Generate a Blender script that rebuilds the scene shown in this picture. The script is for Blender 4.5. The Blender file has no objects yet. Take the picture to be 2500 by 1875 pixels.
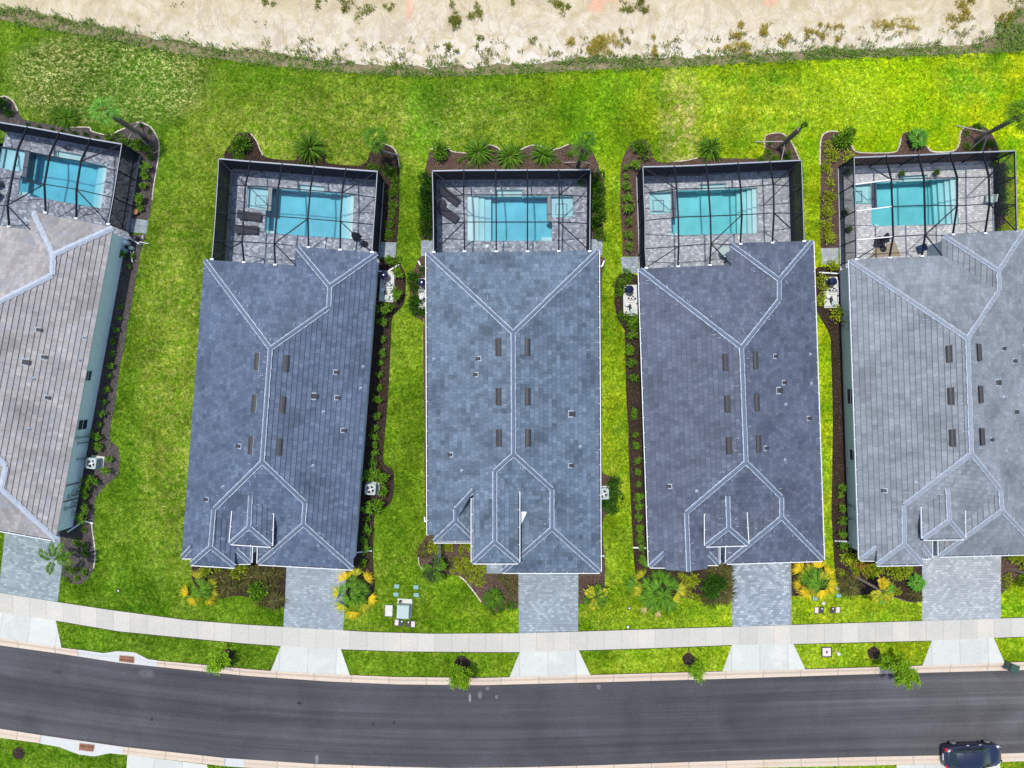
import bpy, bmesh, math, random
from mathutils import Vector, Matrix
from mathutils.geometry import delaunay_2d_cdt, tessellate_polygon
S=bpy.context.scene
COL=S.collection
rnd=random.Random(7)
R=math.radians
# ---------------- camera, sky, sun, exposure ----------------
H=60.0            # camera height above the lawn, metres
PPM=30.0          # photo pixels per metre on the lawn
cd=bpy.data.cameras.new("camera"); cam=bpy.data.objects.new("camera",cd); COL.objects.link(cam)
cam.location=(0,0,H); cam.rotation_euler=(0,0,0)
cd.sensor_fit='HORIZONTAL'; cd.sensor_width=36; cd.lens=36*H*PPM/2500.0
cd.clip_start=0.5; cd.clip_end=2000
S.camera=cam
SUN_EL=R(77); SUN_AZ=R(-38)      # azimuth measured from +Y (up in the photo) towards +X
w=bpy.data.worlds.new("World"); S.world=w; w.use_nodes=True
nt=w.node_tree; bg=nt.nodes['Background']; sky=nt.nodes.new('ShaderNodeTexSky')
sky.sky_type='NISHITA'; sky.sun_disc=False; sky.sun_elevation=SUN_EL; sky.sun_rotation=SUN_AZ
nt.links.new(sky.outputs[0],bg.inputs[0]); bg.inputs[1].default_value=0.15
sl=bpy.data.lights.new("sun",'SUN'); sl.energy=3.1; sl.angle=R(1.5); sl.color=(1,0.965,0.91)
so=bpy.data.objects.new("sun",sl); COL.objects.link(so)
sd=Vector((math.sin(SUN_AZ)*math.cos(SUN_EL),math.cos(SUN_AZ)*math.cos(SUN_EL),math.sin(SUN_EL)))
so.rotation_euler=sd.to_track_quat('Z','Y').to_euler(); so.location=(0,0,80)
S.view_settings.view_transform='Standard'; S.view_settings.look='None'; S.view_settings.gamma=1
S.view_settings.exposure=0.30
S.render.engine='CYCLES'; S.cycles.transparent_max_bounces=24; S.cycles.max_bounces=8
S.render.resolution_x=1024; S.render.resolution_y=768
# ---------------- helpers ----------------
def C(px,py,z=0.0):
    k=(H-z)/H/PPM
    return Vector(((px-1250)*k,-(py-937.5)*k,z))
def ZM(s,ox,oy): return lambda x,y:(ox+x/s,oy+y/s)
class MB:
    def __init__(s): s.v=[];s.f=[];s.m=[];s.uv=None;s.sm=[]
    def add(s,vs,fs,mi=0,sm=False):
        b=len(s.v); s.v+= [tuple(v) for v in vs]
        for f in fs: s.f.append([b+i for i in f]); s.m.append(mi); s.sm.append(sm)
    def face(s,vs,mi=0,uv=None):
        s.add(vs,[list(range(len(vs)))],mi)
        if uv is not None:
            if s.uv is None: s.uv={}
            s.uv[len(s.f)-1]=uv
    def box(s,c,d,rz=0,mi=0,M=None):
        hx,hy,hz=d[0]/2,d[1]/2,d[2]/2
        P=[Vector((x,y,z)) for z in(-hz,hz) for y in(-hy,hy) for x in(-hx,hx)]
        M=M or Matrix.Rotation(rz,4,'Z')
        c=Vector(c); s.add([M@p+c for p in P],[(0,2,3,1),(4,5,7,6),(0,1,5,4),(2,6,7,3),(0,4,6,2),(1,3,7,5)],mi)
    def bar(s,p,q,w,h=None,mi=0):
        p=Vector(p);q=Vector(q);h=h or w;d=(q-p)
        if d.length<1e-6:return
        d.normalize(); up=Vector((0,0,1)) if abs(d.z)<.99 else Vector((0,1,0))
        a=d.cross(up).normalized()*w/2; b=a.cross(d).normalized()*h/2
        s.add([p-a-b,p+a-b,p+a+b,p-a+b,q-a-b,q+a-b,q+a+b,q-a+b],[(0,1,2,3),(7,6,5,4),(0,4,5,1),(1,5,6,2),(2,6,7,3),(3,7,4,0)],mi)
    def tube(s,pts,rs,n=8,mi=0,caps=True,sm=True):
        if not hasattr(rs,'__len__'): rs=[rs]*len(pts)
        pts=[Vector(p) for p in pts]; vs=[]
        for i,p in enumerate(pts):
            d=(pts[min(i+1,len(pts)-1)]-pts[max(i-1,0)]).normalized()
            up=Vector((0,0,1)) if abs(d.z)<.9 else Vector((0,1,0))
            a=d.cross(up).normalized(); b=a.cross(d)
            for k in range(n):
                t=2*math.pi*k/n; vs.append(p+(a*math.cos(t)+b*math.sin(t))*rs[i])
        fs=[(i*n+k,i*n+(k+1)%n,(i+1)*n+(k+1)%n,(i+1)*n+k) for i in range(len(pts)-1) for k in range(n)]
        s.add(vs,fs,mi,sm)
        if caps: s.add(vs[:n],[tuple(range(n))[::-1]],mi); s.add(vs[-n:],[tuple(range(n))],mi)
    def lathe(s,c,prof,n=20,mi=0,sm=True):
        c=Vector(c); vs=[]
        for r,z in prof:
            for k in range(n):
                t=2*math.pi*k/n; vs.append(c+Vector((r*math.cos(t),r*math.sin(t),z)))
        fs=[(i*n+k,i*n+(k+1)%n,(i+1)*n+(k+1)%n,(i+1)*n+k) for i in range(len(prof)-1) for k in range(n)]
        s.add(vs,fs,mi,sm)
        s.add(vs[-n:],[tuple(range(n))],mi)
    def mesh(s,name,mats):
        me=bpy.data.meshes.new(name); me.from_pydata(s.v,[],s.f)
        for m in (mats if isinstance(mats,(list,tuple)) else [mats]): me.materials.append(m)
        me.polygons.foreach_set('material_index',s.m); me.polygons.foreach_set('use_smooth',s.sm)
        if s.uv is not None:
            ul=me.uv_layers.new(name='uv')
            for p in me.polygons:
                u=s.uv.get(p.index)
                if u:
                    for li,c in zip(p.loop_indices,u): ul.data[li].uv=c
        me.update(); return me
    def build(s,name,mats,parent=None,origin=None):
        if origin is not None and parent is None:
            o=Vector(origin); s.v=[(x-o.x,y-o.y,z-o.z) for x,y,z in s.v]
        ob=bpy.data.objects.new(name,s.mesh(name,mats)); COL.objects.link(ob)
        if parent is not None:
            ob.parent=parent
            p=parent; off=Vector((0,0,0)); rz=0
            while p is not None: off+=p.location; p=p.parent
            if not s.__dict__.get('local'):
                for v in ob.data.vertices: v.co-=off
        elif origin is not None: ob.location=origin
        return ob
def tag(o,label=None,cat=None,group=None,kind=None):
    if label: o['label']=label
    if cat: o['category']=cat
    if group: o['group']=group
    if kind: o['kind']=kind
    return o
def empty(name,loc=(0,0,0),label=None,cat=None,group=None):
    o=bpy.data.objects.new(name,None); COL.objects.link(o); o.location=loc; o.empty_display_size=.3
    return tag(o,label,cat,group)
KIDS={}
def copy_tree(o,parent=None):
    c=o.copy(); COL.objects.link(c); c.parent=parent
    for ch in list(o.children): copy_tree(ch,c)
    return c
def pip(x,y,poly):
    r=False;n=len(poly);j=n-1
    for i in range(n):
        xi,yi=poly[i][0],poly[i][1];xj,yj=poly[j][0],poly[j][1]
        if (yi>y)!=(yj>y) and x<(xj-xi)*(y-yi)/(yj-yi)+xi: r=not r
        j=i
    return r
def flat(mb,outer,holes=(),z=0.0,mi=0,skirt=0.0):
    """flat sheet with holes; outer/holes are world xy lists"""
    vs=[];es=[]
    for poly in [outer]+list(holes):
        b=len(vs);n=len(poly)
        vs+=[Vector((p[0],p[1])) for p in poly]; es+=[(b+i,b+(i+1)%n) for i in range(n)]
    v,e,f,_,_,_=delaunay_2d_cdt(vs,es,[],0,1e-5)
    fs=[]
    for t in f:
        cx=sum(v[i][0] for i in t)/len(t); cy=sum(v[i][1] for i in t)/len(t)
        if pip(cx,cy,outer) and not any(pip(cx,cy,h) for h in holes):
            a,b,c=[v[i] for i in t[:3]]
            if (b[0]-a[0])*(c[1]-a[1])-(b[1]-a[1])*(c[0]-a[0])<0: t=t[::-1]
            fs.append(list(t))
    mb.add([(p[0],p[1],z) for p in v],fs,mi)
    if skirt:
        for poly in [outer]+list(holes):
            n=len(poly)
            for i in range(n):
                a=poly[i];b=poly[(i+1)%n]
                mb.add([(a[0],a[1],z),(b[0],b[1],z),(b[0],b[1],z-skirt),(a[0],a[1],z-skirt)],[(0,1,2,3)],mi)
def PX(pts,z=0.0): return [C(x,y,z).to_2d() for x,y in pts]
def smooth(pts,closed=True,n=4):
    out=[];N=len(pts)
    rng=range(N) if closed else range(N-1)
    for i in rng:
        p0=pts[(i-1)%N] if closed or i>0 else pts[i]; p1=pts[i]; p2=pts[(i+1)%N]; p3=pts[(i+2)%N] if closed or i+2<N else p2
        for k in range(n):
            t=k/n;t2=t*t;t3=t2*t
            out.append(tuple(.5*((2*p1[j])+(-p0[j]+p2[j])*t+(2*p0[j]-5*p1[j]+4*p2[j]-p3[j])*t2+(-p0[j]+3*p1[j]-3*p2[j]+p3[j])*t3) for j in (0,1)))
    if not closed: out.append(tuple(pts[-1][:2]))
    return out
def interp(pl,x):
    if x<=pl[0][0]: a,b=pl[0],pl[1]
    elif x>=pl[-1][0]: a,b=pl[-2],pl[-1]
    else:
        for a,b in zip(pl,pl[1:]):
            if a[0]<=x<=b[0]: break
    return a[1]+(b[1]-a[1])*(x-a[0])/(b[0]-a[0])
# ---------------- materials ----------------
class N:
    def __init__(s,name):
        s.m=bpy.data.materials.new(name); s.m.use_nodes=True; s.t=s.m.node_tree; s.b=s.t.nodes['Principled BSDF']; s.out=s.t.nodes['Material Output']
    def n(s,t,**k):
        x=s.t.nodes.new(t)
        for a,b in k.items(): setattr(x,a,b)
        return x
    def l(s,a,b): s.t.links.new(a,b)
    def pos(s,rot=0,scale=(1,1,1)):
        g=s.n('ShaderNodeNewGeometry'); m=s.n('ShaderNodeMapping'); m.inputs['Rotation'].default_value=(0,0,rot); m.inputs['Scale'].default_value=scale
        s.l(g.outputs['Position'],m.inputs[0]); return m.outputs[0]
    def uv(s,scale=(1,1,1)):
        g=s.n('ShaderNodeUVMap'); m=s.n('ShaderNodeMapping'); m.inputs['Scale'].default_value=scale
        s.l(g.outputs[0],m.inputs[0]); return m.outputs[0]
    def obj(s,scale=(1,1,1)):
        g=s.n('ShaderNodeTexCoord'); m=s.n('ShaderNodeMapping'); m.inputs['Scale'].default_value=scale
        s.l(g.outputs['Object'],m.inputs[0]); return m.outputs[0]
    def noise(s,vec,scale,detail=4,rough=.6,dist=0):
        x=s.n('ShaderNodeTexNoise'); x.inputs['Scale'].default_value=scale; x.inputs['Detail'].default_value=detail; x.inputs['Roughness'].default_value=rough; x.inputs['Distortion'].default_value=dist
        if vec is not None: s.l(vec,x.inputs['Vector'])
        return x.outputs['Fac']
    def ramp(s,fac,stops,interp='LINEAR'):
        x=s.n('ShaderNodeValToRGB'); x.color_ramp.interpolation=interp; e=x.color_ramp.elements
        while len(e)<len(stops): e.new(0.5)
        for i,(p,c) in enumerate(stops):
            e[i].position=p; e[i].color=(c,c,c,1) if not hasattr(c,'__len__') else (*c,1)
        s.l(fac,x.inputs[0]); return x.outputs[0]
    def mix(s,fac,a,b,mode='MIX'):
        x=s.n('ShaderNodeMix',data_type='RGBA',blend_type=mode)
        for v,i in ((fac,0),(a,6),(b,7)):
            if isinstance(v,(int,float)): x.inputs[i].default_value=v
            elif isinstance(v,tuple): x.inputs[i].default_value=(*v,1)
            else: s.l(v,x.inputs[i])
        return x.outputs[2]
    def math(s,op,a,b=None,clamp=False):
        x=s.n('ShaderNodeMath',operation=op); x.use_clamp=clamp
        for v,i in ((a,0),(b,1)):
            if v is None: continue
            if isinstance(v,(int,float)): x.inputs[i].default_value=v
            else: s.l(v,x.inputs[i])
        return x.outputs[0]
    def sep(s,vec):
        x=s.n('ShaderNodeSeparateXYZ'); s.l(vec,x.inputs[0]); return x.outputs
    def bump(s,hgt,strength=.4,dist=.03):
        x=s.n('ShaderNodeBump'); x.inputs['Strength'].default_value=strength; x.inputs['Distance'].default_value=dist
        s.l(hgt,x.inputs['Height']); s.l(x.outputs[0],s.b.inputs['Normal'])
    def done(s,col=None,rough=.8,spec=.3,metal=0):
        if col is not None:
            if isinstance(col,tuple): s.b.inputs['Base Color'].default_value=(*col,1)
            else: s.l(col,s.b.inputs['Base Color'])
        s.b.inputs['Roughness'].default_value=rough; s.b.inputs['Metallic'].default_value=metal
        s.b.inputs['Specular IOR Level'].default_value=spec
        return s.m
    def blob(s,xy,cx,cy,rx,ry,soft=.5):
        """1 inside an ellipse (photo pixels) falling to 0 outside; xy = separated position"""
        c=C(cx,cy)
        a=s.math('POWER',s.math('ABSOLUTE',s.math('DIVIDE',s.math('SUBTRACT',xy[0],c.x),rx/PPM)),2.5)
        b=s.math('POWER',s.math('ABSOLUTE',s.math('DIVIDE',s.math('SUBTRACT',xy[1],c.y),ry/PPM)),2.5)
        d=s.math('ADD',a,b)
        return s.math('DIVIDE',s.math('SUBTRACT',1+soft,d),2*soft,clamp=True)
def paint(name,col,rough=.5,spec=.4,metal=0,var=.12,scale=6):
    m=N(name); f=m.noise(m.obj(),scale,3)
    lo=tuple(c*(1-var) for c in col); hi=tuple(min(1,c*(1+var)) for c in col)
    return m.done(m.ramp(f,[(.3,lo),(.7,hi)]),rough,spec,metal)
M={}
def lawn_mat():
    m=N('lawn_grass'); p=m.pos(); xy=m.sep(p)
    pr=m.pos(scale=(1,1,0)); m2_=m.noise(m.pos(scale=(1,1.15,0)),1.5,5,.75,.4)
    big=m.noise(pr,.10,5,.65); mid=m.noise(pr,.45,6,.75,.5); fine=m.noise(pr,4.2,4,.8,1.0); vf=m.noise(pr,17,3,.8)
    col=m.ramp(big,[(.34,(.075,.160,.010)),(.47,(.155,.255,.016)),(.60,(.270,.340,.035))])
    c2=m.ramp(mid,[(.32,(.050,.125,.008)),(.5,(.155,.250,.016)),(.68,(.320,.370,.060))])
    col=m.mix(.58,col,c2)
    # straw-coloured stretch between first and second house and behind the houses
    dry=m.blob(xy,430,900,95,500,.6)
    dry2=m.math('MAXIMUM',dry,m.blob(xy,760,330,330,110,.7))
    dry2=m.math('MAXIMUM',dry2,m.math('MULTIPLY',m.blob(xy,1860,260,150,80,.7),.9))
    dn=m.ramp(m.noise(pr,1.6,5,.75),[(.42,0.0),(.62,1.0)])
    col=m.mix(m.math('MULTIPLY',m.math('MULTIPLY',dry2,dn),.7),col,(.30,.30,.085))
    # darker mown plot at top left with tan flecks
    dk=m.math('MULTIPLY',m.blob(xy,265,195,240,120,.35),.8)
    col=m.mix(dk,col,m.mix(m.ramp(mid,[(.4,0.),(.6,1.)]),(.085,.125,.018),(.17,.19,.04)))
    fl=m.ramp(m.noise(m.pos(scale=(1,1.7,0)),2.6,4,.8,1.2),[(.51,0.0),(.56,1.0)])
    flm=m.math('MAXIMUM',m.blob(xy,265,195,230,105,.5),m.math('MULTIPLY',m.blob(xy,1150,280,170,70,.8),.45))
    flm=m.math('MAXIMUM',flm,m.math('MULTIPLY',m.blob(xy,2070,250,110,80,.8),.75))
    flm=m.math('MAXIMUM',flm,m.math('MULTIPLY',m.blob(xy,2380,190,90,60,.8),.6))
    col=m.mix(m.math('MULTIPLY',flm,fl),col,(.72,.60,.26))
    # glow towards the right put into the grass colour, vivid plots; strip of fresh sod
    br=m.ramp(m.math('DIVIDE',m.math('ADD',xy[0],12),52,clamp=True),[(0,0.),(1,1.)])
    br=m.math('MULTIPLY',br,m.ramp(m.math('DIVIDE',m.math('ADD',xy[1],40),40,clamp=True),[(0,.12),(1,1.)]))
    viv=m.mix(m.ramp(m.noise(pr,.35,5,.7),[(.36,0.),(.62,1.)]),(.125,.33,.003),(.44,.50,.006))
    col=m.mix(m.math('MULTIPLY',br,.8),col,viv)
    sod=m.blob(xy,1035,280,45,100,.7); sod=m.math('MAXIMUM',sod,m.math('MULTIPLY',m.blob(xy,1465,270,90,110,.8),.8))
    sod=m.math('MAXIMUM',sod,m.math('MULTIPLY',m.blob(xy,310,320,120,240,.9),.75))
    col=m.mix(m.math('MULTIPLY',sod,.45),col,(.085,.27,.006))
    dks=m.blob(xy,1230,240,170,90,.9); col=m.mix(m.math('MULTIPLY',dks,.35),col,(.07,.15,.008))
    # bare dried patch beside the fourth cage
    bare=m.math('MULTIPLY',m.math('MULTIPLY',m.blob(xy,1660,300,46,120,1.),m.ramp(m.noise(pr,.9,6,.85,1.),[(.44,0.),(.60,1.)])),.75)
    bare=m.math('MAXIMUM',bare,m.math('MULTIPLY',m.blob(xy,1655,190,28,30,.9),m.ramp(m.noise(pr,1.4,6,.85,1.),[(.5,0.),(.64,.7)])))
    col=m.mix(bare,col,(.60,.46,.26))
    side=m.ramp(m.math('DIVIDE',m.math('ADD',xy[0],30),45,clamp=True),[(0,(.56,.68,.72)),(.45,(.68,.76,.78)),(1,(1,1,1))])  # left-to-right brightness falloff of the light, multiplied into the grass colour
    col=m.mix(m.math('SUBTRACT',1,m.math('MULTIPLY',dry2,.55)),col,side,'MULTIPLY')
    patch=m.noise(m.pos(scale=(1,.8,0)),.22,5,.7,.6); col=m.mix(.8,col,m.ramp(patch,[(.36,.58),(.5,1.),(.62,1.30)]),'MULTIPLY')
    # mowing bands
    wv=m.noise(m.pos(scale=(.05,1.1,0)),1.0,3,.6); col=m.mix(m.math('MULTIPLY',m.ramp(wv,[(.42,0.),(.6,1.)]),.22),col,(.06,.16,.008))
    col=m.mix(.7,col,m.ramp(m2_,[(.34,(.55,.68,.55)),(.5,(.92,.94,.92)),(.66,(1.32,1.16,1.35))]),'MULTIPLY')
    stp=m.math('GREATER_THAN',xy[0],C(1957,0).x); col=m.mix(m.math('MULTIPLY',m.math('MULTIPLY',stp,m.blob(xy,2100,250,200,170,.9)),.35),col,(.30,.50,.004))
    col=m.mix(.9,col,m.ramp(fine,[(.30,(.12,.16,.12)),(.5,(.90,.90,.88)),(.68,(2.35,2.1,3.4))]),'MULTIPLY')
    col=m.mix(.9,col,m.ramp(vf,[(.3,.3),(.5,1.0),(.68,1.75)]),'MULTIPLY')
    h=m.math('ADD',fine,m.math('MULTIPLY',vf,.6))
    m.bump(h,.55,.09); return m.done(m.mix(1.0,col,(.93,.94,.60),'MULTIPLY'),.95,.0)
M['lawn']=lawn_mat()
def sand_mat():
    m=N('bare_sand'); p=m.pos(scale=(1,1,0)); xy=m.sep(m.pos())
    d=m.noise(p,.45,6,.65,1.5); e=m.noise(m.pos(scale=(1,.28,0)),1.1,6,.7,1.0); f=m.noise(p,7,4,.8)
    col=m.ramp(d,[(.3,(.38,.30,.17)),(.48,(.49,.41,.26)),(.66,(.58,.50,.35))])
    col=m.mix(m.math('MULTIPLY',m.ramp(e,[(.50,0.),(.60,1.)]),.4),col,(.46,.38,.22))
    white=m.math('DIVIDE',m.math('SUBTRACT',m.math('ADD',30.2,m.math('MULTIPLY',d,2.5)),xy[1]),4.5,clamp=True)
    white=m.math('MULTIPLY',white,m.ramp(m.noise(p,.9,5,.7,.8),[(.38,0.),(.55,1.)]))
    col=m.mix(m.math('MULTIPLY',white,.72),col,(.68,.62,.55))
    for cx,cy,rx,ry in ((998,25,9,30),(1455,12,22,22),(1880,8,18,12),(1500,-10,30,18)):
        col=m.mix(m.math('MULTIPLY',m.blob(xy,cx,cy,rx,ry,.9),.6),col,(.68,.33,.22))
    g=m.ramp(m.math('ABSOLUTE',m.math('SUBTRACT',m.noise(m.pos(scale=(.22,.10,0)),1.0,4,.6,2.2),.5)),[(0,1.),(.006,1.),(.02,0.)])
    col=m.mix(m.math('MULTIPLY',g,.6),col,(.42,.34,.25))
    col=m.mix(.5,col,m.ramp(f,[(.3,.72),(.6,1.12)]),'MULTIPLY')
    m.bump(m.math('ADD',m.math('MULTIPLY',e,1.),m.math('MULTIPLY',f,.25)),.45,.16); return m.done(col,.95,.1)
M['sand']=sand_mat()
def soil_mat(name,cols,scale=9,chips=None,cs=16):
    m=N(name); p=m.pos(scale=(1,1,.3)); f=m.noise(p,scale,5,.8); g=m.noise(p,.6,4,.6)
    col=m.ramp(f,cols); col=m.mix(.5,col,m.ramp(g,[(.3,.65),(.7,1.3)]),'MULTIPLY')
    if chips:
        v=m.n('ShaderNodeTexVoronoi'); v.inputs['Scale'].default_value=cs; m.l(p,v.inputs['Vector'])
        sp=m.n('ShaderNodeSeparateColor'); m.l(v.outputs['Color'],sp.inputs[0])
        a=m.math('MULTIPLY',m.ramp(sp.outputs[0],[(.80,0.),(.84,1.)]),m.ramp(v.outputs['Distance'],[(.3,1.),(.42,0.)]))
        col=m.mix(m.math('MULTIPLY',a,.8),col,chips)
    m.bump(f,.9,.06); return m.done(col,.95,.1)
M['mulch']=soil_mat('dark_mulch',[(.3,(.010,.007,.005)),(.55,(.042,.027,.020)),(.75,(.115,.078,.060))],11,(.22,.17,.13))
M['mulchb']=soil_mat('brown_mulch',[(.3,(.03,.018,.013)),(.55,(.10,.062,.047)),(.75,(.22,.15,.115))],11,(.4,.31,.24))
M['mulchg']=soil_mat('grey_mulch',[(.3,(.02,.016,.016)),(.55,(.085,.070,.066)),(.75,(.25,.21,.20))],11,(.4,.36,.33))
M['dirt']=soil_mat('dirt_strip',[(.3,(.09,.12,.03)),(.5,(.20,.17,.09)),(.72,(.38,.30,.21))],3)
def asphalt_mat():
    m=N('asphalt'); u=m.uv(); p=m.pos()
    st=m.noise(m.uv((.012,1.0,1)),1.1,5,.6); st2=m.noise(m.uv((.05,3.2,1)),1.0,3,.6)
    pat=m.noise(p,.18,4,.6,.6); f=m.noise(p,9,3,.8); vf=m.noise(p,30,2,.8)
    col=m.ramp(st,[(.34,(.046,.045,.050)),(.5,(.060,.059,.065)),(.66,(.082,.081,.089))])
    col=m.mix(.7,col,m.ramp(st2,[(.3,.82),(.7,1.2)]),'MULTIPLY')
    col=m.mix(.75,col,m.ramp(pat,[(.3,(.70,.68,.68)),(.5,(1,.98,.96)),(.7,(1.28,1.27,1.32))]),'MULTIPLY')
    xy=m.sep(p)
    gr=m.math('DIVIDE',m.math('SUBTRACT',xy[0],20),28,clamp=True); col=m.mix(m.math('MULTIPLY',gr,.7),col,m.mix(1.0,col,(2.0,1.95,1.75),'MULTIPLY'))  # glare on the right-hand stretch, put into the asphalt colour
    col=m.mix(.9,col,m.ramp(f,[(.3,.66),(.55,1.),(.75,1.45)]),'MULTIPLY')
    col=m.mix(.8,col,m.ramp(vf,[(.3,.7),(.7,1.35)]),'MULTIPLY')
    for cx,cy,rx,ry,c,s in ((356,1646,18,10,.16,.5),(1147,1705,3,10,.30,.7),(1172,1698,5,9,.22,.6),(1190,1682,4,4,.24,.6),(1212,1703,4,4,.24,.6),(773,1855,4,11,.3,.7),(1462,1679,5,6,.22,.6),(910,1770,5,5,.02,.9),(962,1766,4,4,.02,.9),(730,1718,6,4,.02,.9),(370,1758,4,4,.02,.8),(610,1750,55,5,.03,.6),(690,1758,60,6,.035,.6),(140,1642,9,5,.025,.8),(1360,1803,5,4,.04,.8),(575,1735,30,4,.03,.5),(2050,1806,16,6,.04,.3)):
        b=m.math('MULTIPLY',m.blob(xy,cx,cy,rx,ry,.8),s)
        b=m.math('MULTIPLY',b,m.ramp(m.noise(p,3,3,.8),[(.3,.3),(.6,1.)])); col=m.mix(b,col,(c,c,c*1.05))
    m.bump(vf,.5,.02); return m.done(col,.85,.3)
M['asphalt']=asphalt_mat()
def concrete_mat(name,base,joint=1.38,var=.1,tint=(.62,.50,.38),lines=None,jd=.55):
    m=N(name); u=m.sep(m.uv()); p=m.pos()
    q=m.math('DIVIDE',u[0],joint); fr=m.math('FRACT',q); cell=m.math('FLOOR',q)
    wn=m.n('ShaderNodeTexWhiteNoise',noise_dimensions='1D'); m.l(cell,wn.inputs['W'])
    lo=tuple(c*(1-var*.7) for c in base); hi=tuple(c*(1+var*.7) for c in base)
    col=m.ramp(wn.outputs[0],[(0,lo),(1,hi)])
    st=m.noise(p,.35,5,.65,.5); col=m.mix(m.math('MULTIPLY',m.ramp(st,[(.5,0.),(.7,1.)]),.6),col,tint)
    f=m.noise(p,5,4,.75); col=m.mix(.6,col,m.ramp(f,[(.3,.84),(.7,1.12)]),'MULTIPLY')
    e=m.math('MINIMUM',fr,m.math('SUBTRACT',1,fr)); jl=m.ramp(e,[(0,1.),(.022,0.)])
    if lines:
        for (a,wd) in lines:
            jl=m.math('MAXIMUM',jl,m.math('MULTIPLY',m.ramp(m.math('ABSOLUTE',m.math('SUBTRACT',u[1],a)),[(0,1.),(wd,0.)]),.5))
    col=m.mix(m.math('MULTIPLY',jl,jd),col,(.12,.10,.08))
    m.bump(f,.2,.02); return m.done(col,.85,.3)
M['walk']=concrete_mat('sidewalk_concrete',(.475,.455,.40),jd=.42,tint=(.60,.52,.43))
M['apron']=concrete_mat('apron_concrete',(.50,.505,.46),joint=2.3,jd=.35,tint=(.64,.62,.57))
M['kerb']=concrete_mat('kerb_concrete',(.56,.46,.36),joint=3.05,tint=(.55,.40,.28),lines=[(.5,.14)],var=.06)
M['inlet']=concrete_mat('inlet_concrete',(.50,.50,.48),joint=7,tint=(.5,.47,.4))
def paver_mat(name,c1,c2,rot,bw=.30,bh=.19,spread=1.0,mort=(.10,.10,.10)):
    m=N(name); p=m.pos(rot)
    b=m.n('ShaderNodeTexBrick'); b.inputs['Scale'].default_value=1; b.inputs['Brick Width'].default_value=bw; b.inputs['Row Height'].default_value=bh
    b.inputs['Mortar Size'].default_value=.006; b.inputs['Color1'].default_value=(0,0,0,1); b.inputs['Color2'].default_value=(1,1,1,1); b.inputs['Mortar'].default_value=(.5,.5,.5,1); b.inputs['Bias'].default_value=0
    m.l(p,b.inputs['Vector'])
    mid=tuple((x+y)/2 for x,y in zip(c1,c2))
    col=m.ramp(b.outputs['Color'],[(0,c1),(.35,tuple(.6*a+.4*q for a,q in zip(c1,mid))),(.75,mid),(1,c2)])
    big=m.noise(m.pos(),.4,4,.6); col=m.mix(.6,col,m.ramp(big,[(.3,.82),(.7,1.16)]),'MULTIPLY')
    f=m.noise(m.pos(),12,3,.8); col=m.mix(.5,col,m.ramp(f,[(.3,.8),(.7,1.2)]),'MULTIPLY')
    col=m.mix(b.outputs['Fac'],col,mort)
    m.bump(m.math('SUBTRACT',1,b.outputs['Fac']),.4,.01); return m.done(col,.8,.3)
def roof_mat(name,dark,light,accent=None,bw=.34,bh=.38,jm=.62,lots=.84):
    m=N(name); u=m.uv()
    b=m.n('ShaderNodeTexBrick'); b.inputs['Scale'].default_value=1; b.inputs['Brick Width'].default_value=bw; b.inputs['Row Height'].default_value=bh
    b.inputs['Mortar Size'].default_value=.012; b.inputs['Color1'].default_value=(0,0,0,1); b.inputs['Color2'].default_value=(1,1,1,1); b.inputs['Mortar'].default_value=(.5,.5,.5,1)
    m.l(u,b.inputs['Vector'])
    col=m.ramp(b.outputs['Color'],[(0,dark),(1,light)])
    n1=m.noise(m.uv((1,1,1)),.28,4,.65); col=m.mix(.8,col,m.ramp(n1,[(.32,.74),(.5,1.),(.68,1.22)]),'MULTIPLY')
    # stepped colour lots of tile
    w2=m.n('ShaderNodeTexWhiteNoise',noise_dimensions='2D'); sn=m.n('ShaderNodeVectorMath',operation='SNAP'); sn.inputs[1].default_value=(bw,bh,1); m.l(m.uv(),sn.inputs[0])
    n2=m.n('ShaderNodeTexNoise'); n2.inputs['Scale'].default_value=.45; n2.inputs['Detail'].default_value=3; m.l(sn.outputs[0],n2.inputs['Vector'])
    col=m.mix(.75,col,m.ramp(n2.outputs['Fac'],[(.40,lots),(.44,1.0),(.56,1.02),(.60,1.14)],'CONSTANT'),'MULTIPLY')
    sk=m.noise(m.uv((2.2,.16,1)),1.0,5,.7); col=m.mix(.8,col,m.ramp(sk,[(.34,.84),(.5,1.),(.68,1.12)]),'MULTIPLY')
    n3=m.noise(m.uv(),9,4,.8); col=m.mix(.6,col,m.ramp(n3,[(.3,.8),(.7,1.22)]),'MULTIPLY')
    if accent: col=m.mix(m.math('MULTIPLY',m.ramp(m.noise(m.uv(),.7,4,.7,1),[(.5,0.),(.65,1.)]),.5),col,accent)
    col=m.mix(m.math('MULTIPLY',b.outputs['Fac'],jm),col,(.035,.04,.055))
    m.bump(n3,.3,.01); return m.done(col,.7,.35)
M['roof2']=roof_mat('slate_blue_tiles',(.062,.088,.138),(.106,.139,.202))
M['roof3']=roof_mat('mid_blue_tiles',(.078,.112,.156),(.136,.180,.240),lots=.68,bw=.36)
M['roof4']=roof_mat('grey_blue_tiles',(.064,.080,.118),(.106,.124,.170))
M['roof5']=roof_mat('glare_paled_tiles',(.165,.185,.205),(.225,.245,.268),jm=.3)  # sun glare on this roof put into a lighter tile colour
M['roof1']=roof_mat('taupe_tiles',(.250,.232,.224),(.345,.322,.31),jm=.22,accent=(.24,.26,.30))
M['riser']=paint('tile_edge_shade',(.035,.037,.045),.9,.1)  # shade under each tile course, painted as a dark riser
M['riserb']=paint('tile_edge_shade_brown',(.05,.045,.045),.9,.1)  # same painted course shade for the taupe roof
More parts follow.
